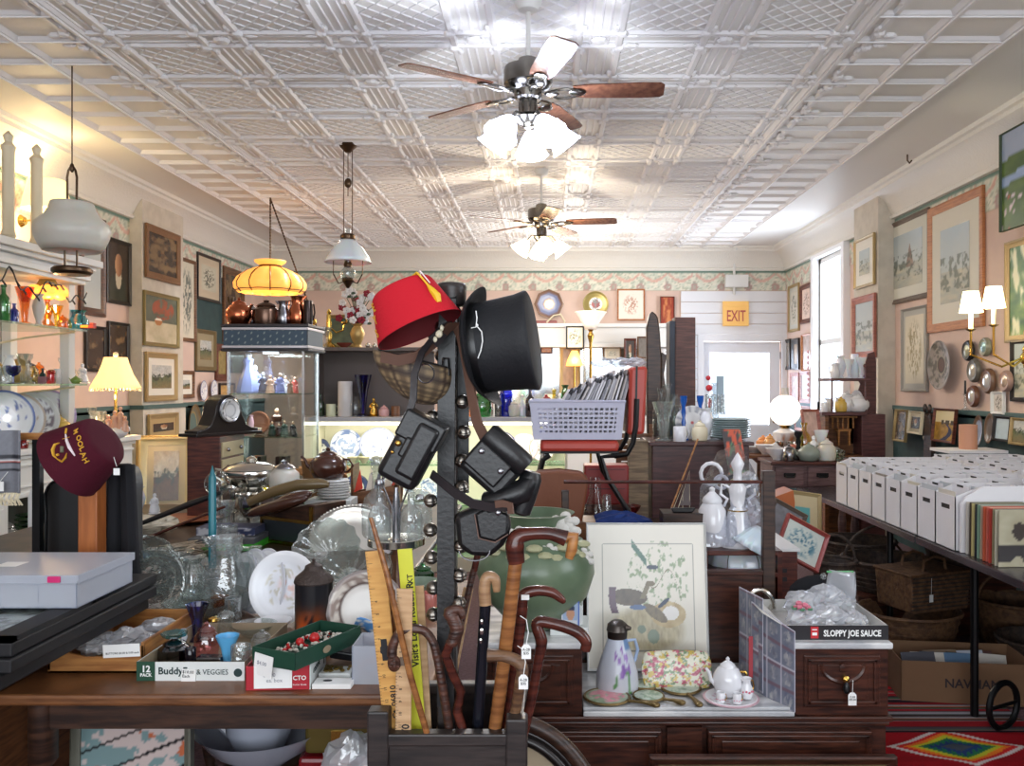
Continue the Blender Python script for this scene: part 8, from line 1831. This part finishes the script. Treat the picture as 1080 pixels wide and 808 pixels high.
# hutch with pitchers against the right wall
hY0,hY1=6.75,7.5;hX=2.35;HR=wood('hutch_mahogany',(104,64,64),(78,46,48),.4)
px1=933;hxr=X(px1,hY0)
hw=X(933,7.)-X(868,7.)
HYc=7.85;s8=HYc/F;zz=lambda py: Z(py,HYc)
t=thing('hutch_shelf','dark mahogany hutch with two open shelves of white pitchers','hutch',(X(868,HYc),HYc,0));xs=lambda px: X(px,HYc)-X(868,HYc)
obj('right_side',B().prism([(xs(902),zz(470)),(xs(902),zz(430)),(xs(900),zz(423)),(xs(912),zz(418)),(xs(916),zz(405)),(xs(910),zz(396)),(xs(902),zz(392)),(xs(914),zz(388)),(xs(922),zz(380)),(xs(924),zz(372)),(xs(931),zz(370)),(xs(933),zz(380)),(xs(933),zz(470))],.02,T(0,.2,0)),HR,t,0,.003)
obj('side_panel',B().box(xs(908),xs(933),-.02,.2,0,zz(437)),HR,t,0,.004)
obj('shelf',B().box(xs(874),xs(916),-.06,.3,zz(402),zz(399)),HR,t,0,.003);obj('shelf',B().box(xs(864),xs(912),-.08,.3,zz(438),zz(434.5)),HR,t,0,.003)
obj('lower_case',B().box(xs(868),xs(872),-.06,.3,0,zz(438)).box(xs(872),xs(908),.2,.3,0,zz(438)).box(xs(868),xs(908),-.06,.3,.5,zz(480)),MIDW,t,0)
obj('spindle',B().tube([(xs(911),-.04,zz(434)),(xs(911),-.04,zz(388))],.012,8).ball((xs(911),-.04,zz(386)),.02,8).tube([(xs(876),-.04,zz(434)),(xs(876),-.04,zz(402))],.01,8),HR,t)
b=B()
for k in range(5): b.tube([(xs(880+5.5*k),.05,zz(452)),(xs(880+5.5*k),.05,zz(441))],.009,6)
b.box(xs(877),xs(906),.04,.06,zz(441),zz(439)).box(xs(884),xs(898),.0,.1,zz(455),zz(452.5)).box(xs(884),xs(886),.0,.03,zz(470),zz(455)).box(xs(895),xs(897),.0,.03,zz(470),zz(455))
obj('small_gallery',b,OAK,t,0)
names=['round white ironstone pitcher','milk glass ruffled vase','tall white milk glass vase','white china jug','clear white trumpet vase']
for k,(px,hp,kind) in enumerate(((880,16,'pitcher'),(888,24,'vase'),(895,20,'trumpet'),(903,26,'cylinder'),(908,22,'trumpet'))): ware(kind,names[k]+' on the upper hutch shelf',(X(px,HYc+.05),HYc+.04+.05*(k % 2),zz(399)),hp*s8,MILK if k != 0 else PORC,wf=1. if kind != 'cylinder' else .6,rz=2.5)
for k,(px,hp,kind,c_,nm) in enumerate(((870,10,'mug',TEALC,'white cup with blue flower'),(877,14,'pitcher',PORC,'small white cream jug'),(887,16,'jar',CERA('yellow',(216,180,90)),'pale yellow lidded jar'),(896,22,'teapot',PORC,'large white teapot'),(905,20,'teapot',PORC,'second white teapot'))): ware(kind,nm+' on the lower hutch shelf',(X(px,HYc+.02),HYc+.02+.07*(k % 2),zz(434.5)),hp*s8,PORC if k != 2 else c_,wf=1.,rz=.2*k)
plate('white plate standing at the right on the upper hutch shelf',(X(920,HYc)-.05,HYc+.17,zz(399)),.1,rimp((206,206,210)),rz=-.9,oval=.7)
plate('white plate standing at the right on the lower hutch shelf',(X(917,HYc)-.05,HYc+.17,zz(434.5)),.1,rimp((206,206,210)),rz=-.9,oval=.7)
# frames leaning on the floor by the desk, bucket
def lean(px,py,W,H,rz,ry,label,fm,art,Y,**k): picture(label,V(px,py,Y),W,H,rz,fm,.02,art,tilt=-.35,lay=ry,**k)
lean(845,543,.24,.28,.1,.15,'tan framed print with turquoise centre leaning below the desk',mat('tan_frame',(180,160,116),.5),lambda u,v: (90,170,170) if .25 <u <.75 and .2 <v <.7 else (206,190,150),5.2)
lean(826,556,.22,.26,.1,.5,'grey glass framed picture leaning left of the turquoise print',FR_GY,plain((150,150,156)),4.9)
lean(845,573,.26,.22,.1,.5,'red framed blue print leaning in front on the small cabinet',mat('dull_red_frame',(150,66,60),.4),art_sketch(92,(70,120,140),(206,214,206),.5),4.5)
t=thing('low_cabinet','small red brown cabinet with white top right of the mirror frame','cabinet',(X(812,4.0),4.0,0));obj('cabinet_body',B().box(0,.13,0,.5,0,.76),REDW,t,0,.004);obj('white_top',B().box(-.0,.14,-.01,.55,.76,.775),WHITE,t,0,.003);obj('slot',B().box(.03,.08,-.002,0,.66,.68).box(.03,.08,-.002,0,.62,.64),INK,t,0)
t=thing('orange_book_rack','orange wooden magazine rack behind the mirror frame post','rack',(X(826,5.0),5.0,0));obj('rack_body',B().prism([(-.05,0),(-.06,Z(525,5)),(.06,Z(517,5)),(.07,Z(530,5)),(.05,0)],.2),mat('orange_wood',(190,100,44),.4),t,0,.004)
WICK=mat('dark_wicker',(74,58,48),.7,bump=.8,bscale=55,col2=(46,36,32),vscale=30)
WICK2=mat('brown_wicker',(110,78,50),.7,bump=.8,bscale=55,col2=(78,52,34),vscale=30)
def basket(label,c,r,h,m,hoop=True,sx=1.,sy=1.,name='wicker_basket',hh=.8,ang=0):
    t=thing(name,label,'basket',c,ang)
    obj('basket_body',B().lathe([(r*.75,0),(r*.8,h*.1),(r*.95,h*.8),(r,h),(r*.93,h*.98),(r*.72,.02),(.001,.02)],32,sx=sx,sy=sy,wave=lambda a,v: 1+.012*math.cos(a*24)),m,t,50)
    obj('rim',B().tube([(r*sx*math.cos(a),r*sy*math.sin(a),h) for a in [2*PI*i/32 for i in range(33)]],.012,6),m,t,50)
    b=B()
    for k in range(1,6): b.tube([(r*(.78+.2*k/6)*sx*math.cos(a)*1.01,r*(.78+.2*k/6)*sy*math.sin(a)*1.01,h*k/6) for a in [2*PI*i/32 for i in range(33)]],.005,5)
    obj('weave_bands',b,m,t,50)
    if hoop: obj('hoop_handle',B().tube([(r*sx*.98*math.cos(a),0,h+r*hh*math.sin(a)) for a in [PI*i/18 for i in range(19)]],.009,8),m,t)
    return t
basket('dark slatted wooden bucket basket with hoop handle at the aisle corner',(X(883,4.75),4.8,.25),.12,.3,WICK,hh=1.2)
tag(obj('wooden_crate',B().box(-.15,.15,-.15,.15,0,.249),DARKW,None,0,.004,loc=(X(883,4.75),4.8,0)),'dark wooden crate under the slatted bucket basket','crate')
# ------------------------------------------------------------ comic box tables along the right wall
tx=1.84;TBZ=.78;ty0,ty1=3.0,6.35
tt=mat('dark_laminate',(48,40,46),.25,spec=.6)
for (a,c,lab) in ((ty0-.9,4.28,'nearer long dark table against the right wall holding records'),(4.3,ty1,'farther long dark table against the right wall holding white boxes')):
    t=thing('long_table',lab,'table',(tx,a,0));D_=c-a;W_=XR-tx-.04
    obj('tabletop',B().box(0,W_,0,D_,TBZ-.03,TBZ),tt,t,0,.005);obj('edge_band',B().box(-.004,.002,0,D_,TBZ-.035,TBZ-.003),mat('metal_edge',(120,116,124),.25,.8),t,0)
    for x in (.12,W_-.12):
        for y in (.15 if a <3 else .62,D_-(.34 if a <3 else .15)): obj('leg',B().tube([(x,y,0),(x,y,TBZ-.03)],.018,10),BLKM,t)
BW=mat('white_cardboard',(224,222,224),.75);BWI=mat('box_shadow_card',(206,204,206),.8)
def comic_box(name_,label,x0,y0,L,W,H,front_low=True):
    t=thing('comic_box',label,'storage box',(x0,y0,TBZ+.001))
    hf=H*.86;th=.004
    # front wall (faces the aisle, -x) with hand hole
    b=B();c=W/2;hz,hh,hw_=hf*.78,.022,.045
    b.box(0,th,0,c-hw_,0,hf).box(0,th,c+hw_,W,0,hf).box(0,th,c-hw_,c+hw_,0,hz-hh/2).box(0,th,c-hw_,c+hw_,hz+hh/2,hf)
    b.box(L-th,L,0,W,0,H).box(0,L,0,W,0,th)
    for y in (0,W-th): b.prism([(0,0),(0,hf),(L*.16,H),(L,H),(L,0)],th,T(0,y,0))
    obj('box_walls',b,BW,t,0);obj('hole_shade',B().box(th*2,th*3,c-hw_-.01,c+hw_+.01,hz-.03,hz+.03),mat('inside_shade',(60,54,52),.9),t,0)  # dark sheet behind the hand hole stands in for the shade inside
    return t
DIV=mat('divider_white',(226,226,232),.5);TABK=mat('black_tab',(26,26,30),.5)
proto_div=obj('divider_card',B().box(0,.001,-.08,.08,0,.275),DIV,None,0)
obj('black_tab',B().box(-.001,.0,-.03,.03,.262,.272),TABK,proto_div,0)
tag(proto_div,'tall white divider card with black tab among the boxed comics','divider card','divider cards in the white boxes')
cm=[mat('comic_%d' % k,c_,.5) for k,c_ in enumerate(((206,200,180),(176,160,130),(190,196,200),(150,140,130),(216,210,196)))]
protos=[]
for k in range(5):
    o=obj('bagged_comic',B().box(0,.004,-.082,.082,0,.25+.006*(k % 3)),cm[k],None,0)
    tag(o,('cream','tan','pale blue grey','grey brown','ivory')[k]+' topped comic in a clear bag filed in the white boxes','comic book','bagged comics in the white boxes');protos.append(o)
first=True;rng=random.Random(12)
ys=[5.52-.203*(k+1) for k in range(8)]
ord_=['farthest','second farthest','third from the far end','fourth from the far end','fifth from the far end','sixth from the far end','second nearest','nearest']
used=[False]*6
def put(k,loc,ry):
    pr_=proto_div if k==5 else protos[k]
    if not used[k]: used[k]=True;pr_.location=loc;pr_.rotation_euler=(0,ry,0)
    else: dup(pr_,loc,rot=(0,ry,0))
for j,y0 in enumerate(ys):
    comic_box('f',ord_[j]+' upright white comic box in the aisle row',tx+.01,y0,.62,.198,.29)
    n=12
    for i in range(n):
        x=tx+.04+.57*i/n+rng.uniform(-.008,.008);put(5 if i % 3==1 else rng.randrange(5),(x,y0+.1+rng.uniform(-.004,.004),TBZ+.008+rng.uniform(0,.012)),rng.uniform(-.12,.05))
for j in range(9):
    y0=5.75-.203*(j+1)
    comic_box('b',['farthest','second','third','fourth','fifth','sixth','seventh','eighth','nearest'][j]+' white comic box in the row along the wall',tx+.68,y0,.62,.198,.29)
    for i in range(11):
        x=tx+.71+.57*i/11+rng.uniform(-.008,.008);put(5 if i % 3==1 else rng.randrange(5),(x,y0+.1,TBZ+.01+rng.uniform(0,.012)),rng.uniform(-.12,.05))
# records in sleeves at the near end
rec=[((206,200,190),'off white'),((84,70,60),'dark brown'),((60,120,110),'teal'),((190,176,120),'mustard'),((46,50,60),'black'),((206,206,196),'ivory'),((120,150,130),'sage'),((190,170,150),'beige'),((96,84,90),'plum grey'),((190,90,60),'rust orange'),((206,110,96),'salmon'),((210,196,180),'cream'),((176,60,50),'red'),((150,140,110),'khaki'),((80,90,110),'slate blue'),((196,190,170),'sand')]
for k,(c_,nm) in enumerate(rec):
    o=obj('vinyl_record',B().box(-.12,.12,-.003,.003,0,.235),mat('sleeve_'+nm.replace(' ','_'),c_,.5),None,0,loc=(tx+.15+.006*(k % 3),3.84-.0165*k,TBZ+.002),rot=(.02+.01*(k % 3),0,.04));tag(o,nm+' record sleeve in the row at the near end of the long table','record')
def lpc(u,v):
    c=mixc((150,142,116),(190,184,160),fb(u*3,v*4,4))
    if math.hypot((u-.35)/.12,(v-.62)/.16) <1: c=(60,50,44)
    if math.hypot((u-.68)/.15,(v-.58)/.2) <1: c=(196,182,160)
    if math.hypot((u-.68)/.17,(v-.74)/.14) <1: c=(54,44,40)
    if v <.38 and fb(u*3,v*3,8) >.4: c=(44,38,38)
    return c
o=obj('vinyl_record',B().grid(30,30,lambda u,v: (-.125+.25*u,0,.24*v),lpc),PTG,None,0,loc=(tx+.155,3.565,TBZ+.002),rot=(.03,0,.04),solid=.003);tag(o,'frontmost record with brown photograph of two people on its sleeve','record')
for k,(c_,nm) in enumerate((((40,60,120),'blue'),((70,100,110),'grey teal'),((206,190,130),'straw yellow'))):
    o=obj('vinyl_record',B().box(-.155,.155,-.0025,.0025,0,.31),mat('lp_'+nm.replace(' ','_'),c_,.4),None,0,loc=(tx+.52+.02*k,3.86-.06*k,TBZ+.04+.01*k),rot=(-.3,0,-.05));tag(o,nm+' record leaning behind the row of sleeves at the right edge','record')
tag(obj('storage_box',B().box(-.17,.17,-.3,.3,0,.04),KRAFT,None,0,loc=(tx+.54,3.75,TBZ+.001)),'flat kraft box beneath the leaning blue record','box')
t=thing('white_end_box','large white box with rounded shoulder and printed grid at the near end of the comics','storage box',(tx+.02,3.86,TBZ+.001));e_=B().prism([(0,0),(0,.22),(.02,.25),(.1,.3),(.9,.31),(.92,0)],.02)
obj('box_side',e_,BW,t,0,.003);b=B()
for k in range(5): b.box(.62,.9,-.001,0,.12+.025*k,.132+.025*k)
for k in range(7): b.box(.62+.045*k,.624+.045*k,-.0015,0,.12,.235)
obj('printed_grid',b,mat('grid_print',(84,84,96),.7),t,0)
# ------------------------------------------------------------ right wall rail display, plaques
def rwall(px,py,x_=XR-.03): Y=x_*F/(px-CX);return Vector((x_,Y,Z(py,Y))),Y
p,Y=rwall(997,385);sR=Y/F
plate('large round pottery wall plate with dark hollow centre on the right wall',p-Vector((.03,0,0)),26*sR,ringc([(.26,(90,60,44)),(.32,(60,50,46)),(.4,(150,140,120)),(1,(150,140,132))],(.4,1,.5,(96,92,84)),5),wall=True,rot=(PI/2,0,-PI/2),name='wall_plate',m=PT)
for k,(px,py,r,nm,c_,mm) in enumerate(((1023,370,11,'black framed oval portrait medallion',(176,176,150),(30,28,28)),(1041,366,10,'convex oval mirror medallion',(150,180,180),(130,130,110)),(1029,391,12.5,'grey framed oval medallion with white face',(196,190,176),(100,96,88)),(1044,402,13.5,'brown turned wood medallion with silver centre',(200,200,200),(110,80,60)),(1028,418,11.5,'lowest brown wood medallion with white lettering',(206,206,200),(110,72,54)),(1063,402,11.5,'pinkish oval convex medallion beside the sconce tail',(190,170,150),(150,120,110)))):
    p,Y=rwall(px,py);sR=Y/F;t=thing('wall_medallion',nm+' on the right wall','medallion',p,-PI/2)
    obj('rim',B().lathe([(r*sR*1.0,0),(r*sR*1.0,.02),(r*sR*.85,.035),(r*sR*.62,.03)],32,T(0,0,0,PI/2),sx=.95),mat('medal_rim_%d' % k,mm,.35),t,50);obj('face',B().lathe([(r*sR*.62,.028),(r*sR*.4,.036),(.001,.04)],28,T(0,0,0,PI/2),sx=.95),mat('medal_face_%d' % k,c_,.15,.4),t,60)
def rpic(px0,px1,yt,yb,label,fm,art,x_=XR-.1,fw=.02,mt=None,mw=.03,tilt=-.1,**k):
    Y0,Y1=x_*F/(px0-CX),x_*F/(px1-CX);Ym=(Y0+Y1)/2
    return picture(label,(x_,Ym,(Z(yt,Ym)+Z(yb,Ym))/2),abs(Y0-Y1)*1.0,Z(yt,Ym)-Z(yb,Ym),-PI/2,fm,fw,art,mt,mw,tilt=tilt,**k)
rpic(945,958,432,466,'gold framed panel leaning on the table by the hutch',FR_GD,art_dark(101,False))
rpic(960,974,434,458,'cream matted small photograph behind the comic boxes',CREAM,art_dark(102),mt=(206,196,170))
rpic(986,1009,431,467,'brown framed picture of a winding path behind the comic boxes',FR_MH,art_path)
rpic(1048,1061,413,437,'small white framed engraving standing on the green rail',WHITE,art_sketch(104,(120,116,110),(214,206,200)),tilt=0,x_=XR-.02)
rpic(1050,1068,439,466,'black framed bright mirror picture behind the comic boxes',FR_DK,plain((190,210,220),.02))
rpic(1068,1086,441,470,'gilt framed print at the right edge behind the comic boxes',FR_GD,art_land(106))
for k,(px,py,r,c_,nm) in enumerate(((1033,455,17,(150,160,180),'brown framed oval portrait leaning behind the comic boxes'),(1045,452,16,(110,100,96),'dark beaded oval panel leaning behind the comic boxes'),(977,458,8,(206,214,220),'tiny white oval medallion hanging from the brown clock shape'))):
    p,Y=rwall(px,py,XR-.08);plate(nm,p,r*Y/F,ringc([(.7,c_),(1,(104,78,56) if k != 2 else (60,50,50))]),wall=True,rot=(PI/2-.08,0,-PI/2),name='oval_plaque',cat='plaque',oval=.62)
t=thing('carved_bracket','carved dark wooden bracket with two finials behind the comic boxes','bracket',(XR-.1,(XR-.1)*F/(978-CX),TBZ+.0));Y=(XR-.1)*F/(978-CX);hz=Z(425,Y)-TBZ
obj('bracket_body',B().prism([(-.07,0),(-.08,hz*.5),(-.05,hz*.85),(0,hz*.8),(.05,hz*.85),(.08,hz*.5),(.07,0)],.04,T(0,0,0,0,0,-PI/2)),DARKW2,t,0,.006);obj('finial',B().ball((0,.045,hz*.92),(.02,.02,.04),8).ball((0,-.045,hz*.92),(.02,.02,.04),8),DARKW2,t)
tag(obj('canister',B().lathe([(.06,0),(.06,.17),(.001,.17)],28),mat('pink_terracotta',(206,150,120),.6),None,40,loc=(X(1021,5.95),5.95,TBZ+.31)),'pinkish cardboard canister standing on the comic boxes','canister')
tag(obj('flat_box',B().box(-.2,.2,-.15,.15,0,.02),BW,None,0,loc=(X(1021,5.95),5.95,TBZ+.29)),'flat white box lid beneath the pinkish canister','box')
# silver candelabrum piece on the rail
t=thing('glass_candleholder','tiny glass and black candle holder on the rail by the medallions','candle holder',(XR-.05,(XR-.05)*F/(1018-CX),1.33));obj('holder',B().lathe([(.04,0),(.01,.02),(.01,.12),(.03,.13)],12),CRY,t);obj('candle',B().lathe([(.01,.13),(.008,.24)],8),BLKP,t)
# ------------------------------------------------------------ under the tables: baskets and boxes
t=thing('picnic_basket','honey coloured wicker picnic basket with tag under the long table','basket',(X(978,4.75),4.8,.3),.35)
obj('basket_body',B().prism([(-.2,0),(-.22,.2),(.2,.2),(.18,0)],.28,T(0,-.14,0)),WICK2,t,0,.01);obj('lid',B().box(-.225,.205,-.15,.15,.2,.215),WICK2,t,0,.006)
for y in (-.08,.08): obj('hoop_handle',B().tube([(-.08,y,.21),(-.07,y,.27),(0,y,.29),(.07,y,.27),(.08,y,.21)],.008,8),WICK2,t)
b=B()
for k in range(9): b.box(-.215+.001*k,.2,-.145,-.14,.02+.021*k,.028+.021*k)
obj('weave_bands',b,WICK,t,0);obj('price_tag',B().box(-.1,-.075,-.15,-.148,.06,.1).tube([(-.088,-.149,.1),(-.085,-.149,.19)],.001,4),TAGM,t,0)
basket('round orange brown basket beneath the honey picnic basket',(X(965,4.72),4.8,.005),.25,.27,WICK2,hoop=False,sx=1.1)
t=tray_box('cardboard_box','open brown cardboard box of frames and magazines on the floor by the rug','box',X(952,4.1),4.12,.01,.62,.34,.2,mat('brown_cardboard',(120,88,62),.8),.006,rz=-.12);text('NAVMAN',mat('brown_ink',(52,42,44),.8),t,(.2,-.003,.08),(PI/2,0,0),.06,bold=.02)
for k in range(9): tag(obj('magazine',B().box(-.0,.16,-.004,.004,0,.2),mat('mag_%d' % k,((60,60,70),(196,190,180),(40,46,60),(110,90,70),(90,120,150),(30,30,34),(176,180,190),(80,50,44),(206,200,190))[k],.5),None,0,loc=(X(952,4.1)+.06+.042*k,4.18+.012*(k % 4),.025),rot=(-.5,.06*(k % 3-1),-.12)),('charcoal','white','navy','brown','light blue','black','pale grey','maroon','cream')[k]+' magazine in the open cardboard box','magazine')
for k,(px,Y,r,h,m_,lab) in enumerate(((905,5.7,.24,.2,WICK,'dark shallow basket far under the long table'),(935,5.2,.26,.18,WICK,'wide dark oval basket stacked under the far table'),(1015,5.4,.25,.22,WICK,'dark round basket high under the table behind the picnic basket'),(1070,5.0,.22,.26,WICK2,'upright round basket at the right under the near table'),(925,6.2,.2,.24,WICK2,'brown basket with hoop handle at the back under the far table'),(1095,4.5,.2,.2,WICK,'dark basket at the right picture edge under the table'))):
    z0=(.3,.3,.42,.02,.02,.0)[k];basket(lab,(X(px,Y),Y,z0),r,h,m_,hoop=k in (1,4,3))
for k,(px,Y,w_,h,lab) in enumerate(((905,5.7,.22,.298,'dark wooden crate under the dark shallow basket'),(935,5.2,.24,.298,'dark wooden crate under the wide oval basket'),(1015,5.4,.24,.418,'tall dark crate under the high round basket'))):
    tag(obj('wooden_crate',B().box(-w_,w_,-w_*.8,w_*.8,0,h),DARKW,None,0,.004,loc=(X(px,Y),Y,.001)),lab,'crate')
tag(obj('iron_wheel',B().tube([(.1*math.cos(a),0,.114+.1*math.sin(a)) for a in [2*PI*i/30 for i in range(31)]],.014,8).tube([(-.1,0,.114),(.1,0,.114)],.008,6),BLKM,None,loc=(X(1052,3.85),3.8,0),rot=(0,0,.5)),'dark iron wheel ring standing at the end of the rug','wheel')
for k in range(7): tag(obj('old_tool',B().tube([(-.16,0,.0),(0,0,.01),(.16,0,.0)],[.016,.012,.02],8),(CWD,BLKM,DARKW2,MIDW,BLKM,CWD,KN)[k],None,loc=(2.28+.03*k,3.75+.07*k,.025+.0*k),rot=(0,0,.3+.3*k)),('reddish handled','black iron','dark wood','light brown handled','short iron','dark red','knobby')[k]+' old tool lying on the floor right of the rug','tool')
# small wall things: striped rug
def rug(u,v):     # v runs away from the camera, u across
    if v <.56:
        c=(150,24,32);x,y=(u-.5)/.3,(v-.45)/.12;d=abs(x)+abs(y)
        d=math.floor(d*8)/8+.03*(math.floor(u*60) % 2)
        if d <.2: c=(70,76,84)
        elif d <.4: c=(40,62,110)
        elif d <.55: c=(40,110,70)
        elif d <.7: c=(190,190,50)
        elif d <.85: c=(226,120,40)
        elif d <1.0: c=(200,40,40)
        elif d <1.1: c=(206,196,190)
        return c
    q=int(v*95)
    pal=[(140,30,36),(140,30,36),(54,62,54),(160,150,148),(64,46,50),(150,148,150),(156,30,36),(54,90,62),(176,96,46),(104,86,92),(36,32,40),(150,110,112),(80,72,78)]
    if v >.93: return (170,34,38) if q % 5 else (60,50,50)
    return pal[(q*7+3) % 13] if q % 2 else pal[(q*5) % 13]
t=thing('striped_rug','red serape rug with coloured stripes and central diamond on the floor','rug',(0,0,0))
ra,rb_=1.30,2.45
o=obj('rug_cloth',B().grid(110,140,lambda u,v: (1.28+(X(1030,4.3)-.0-1.28)*u*(1.0) ,3.0+1.32*v,.012+.003*math.sin(v*60)),rug),mat('woven',(1,1,1)) if False else painted('woven_cloth',.9,.1,bump=.4),t,0,solid=.008)
b=B()
for k in range(40): x=1.28+(X(1030,4.3)-1.28)*k/39;b.tube([(x,4.32,.012),(x+.006,4.36,.008)],.003,4)
obj('fringe',b,CREAM,t)
# framed piece across the bottom edge at the dresser foot
picture('long dark framed gold edged panel leaning against the dresser front',(X(818,2.8),2.84,.16),.82,.3,0,DARKW,.03,plain((120,104,70)),tilt=-.1,depth=.03)
# wall items far back between hutch and corner: string of tassels by the window
b=B()
for k in range(9): b.ball((XR-.1,10.98,1.95-.07*k),(.012,.012,.028),6)
tag(obj('bead_string',b,mat('pale_red_beads',(206,150,150),.5),None),'string of pale pink beads hanging beside the side window','bead string')
tag(obj('cornice_hook',B().tube([(0,0,0),(0,0,-.04),(.015,0,-.06),(.03,0,-.04)],.006,6),DBRASS,None,loc=V(957,163,5.9)),'small dark hook in the cornice above the right wall pictures','hook')
# ------------------------------------------------------------ more small wares on the crowded tables
sc=lambda a,v: 1+.05*math.cos(a*10)
for kind,px,py,hp,m_,lab,wf,Y in (
  ('jar',143,575,26,PRESS,'low lidded crystal butter dish behind the round blue box',1.3,3.62),('goblet',240,575,34,CRY,'stemmed crystal glass right of the teal candle',1.,3.7),('bowl',174,598,14,CRY,'cut crystal bowl heaped behind the large glass plate',1.2,3.1),
  ('candlestick',270,590,40,PRESS,'pressed glass candlestick left of the fluted bowl',1.,3.35),('cruet',252,585,36,GL,'stoppered clear glass cruet left of the fluted bowl',1.,3.3),('goblet',285,588,26,CRY,'small cut glass goblet left of the fluted bowl',1.1,3.3),
  ('jar',318,600,24,CRY,'clear glass jar before the fluted bowl',1.,3.1),('vase',146,560,30,MILK,'milk glass vase behind the umbrella',1.,4.9),('figurine',163,555,22,PORC,'white china figurine behind the umbrella',1.1,4.95),
  ('candlestick',212,545,40,TEALC,'dark teal glazed candlestick behind the umbrella',1.,4.9),('goblet',330,560,26,SILVER,'silver goblet at the right of the brown purse',1.,4.3),('pitcher',383,575,34,SILVER,'silver cream pitcher behind the oval tray',1.,4.2),
  ('bowl',408,590,14,PORC,'white china bowl beneath the cruet stand',1.2,3.2),('jar',446,590,26,GREENG,'green glass jar between cruet stand and post',1.2,3.3),('bowl',440,610,16,CERA('celadon',(140,160,140)),'celadon green bowl behind the bell strap',1.5,3.15),
  ('mug',452,625,20,CERA('redwhite',(196,120,110)),'red patterned mug behind the bell strap',1.1,2.95)):
    z=TZ+.001 if Y <3.45 else .792;ware(kind,lab,(X(px,Y),Y,z),hp*Y/F,m_,wf=wf,wave=sc if m_ in (PRESS,CRY) else None,n=40 if m_ in (PRESS,CRY) else 20)
for kind,px,hp,m_,lab,wf,Y in (('teapot',818,14,PORC,'white teapot at the front of the round table',.9,6.95),('jar',812,18,CERA('ochre',(206,150,90)),'ochre lidded pot on the round table',1.,7.35),('goblet',833,14,CRY,'small glass goblet by the globe lamp',1.,6.92),('figurine',850,14,COPPER,'small copper coloured figurine at the round table edge',1.,7.2)):
    ware(kind,lab,(X(px,Y),Y,zr),hp*Y/F,m_,wf=wf)

# lettering: turn the text curves into meshes, one part each (the numbers of one rule are one part)
bpy.context.view_layer.update();DG=bpy.context.evaluated_depsgraph_get();rules={}
for o in TEXTS:
    if o.name.startswith('inch_number'): rules.setdefault(o.parent.name,[]).append(o);continue
    me=bpy.data.meshes.new_from_object(o.evaluated_get(DG));nm=o.name;o.name='old'
    q=bpy.data.objects.new(nm,me);COL.objects.link(q);q.parent=o.parent;q.matrix_basis=o.matrix_basis.copy()
for L_ in rules.values():
    b=B()
    for o in L_:
        me=bpy.data.meshes.new_from_object(o.evaluated_get(DG));b.add([v.co.copy() for v in me.vertices],[tuple(p.vertices) for p in me.polygons],o.matrix_basis.copy())
    q=obj('inch_numbers',b,INK,L_[0].parent,0);q['kind']='stuff'
for o in TEXTS: bpy.data.objects.remove(o)
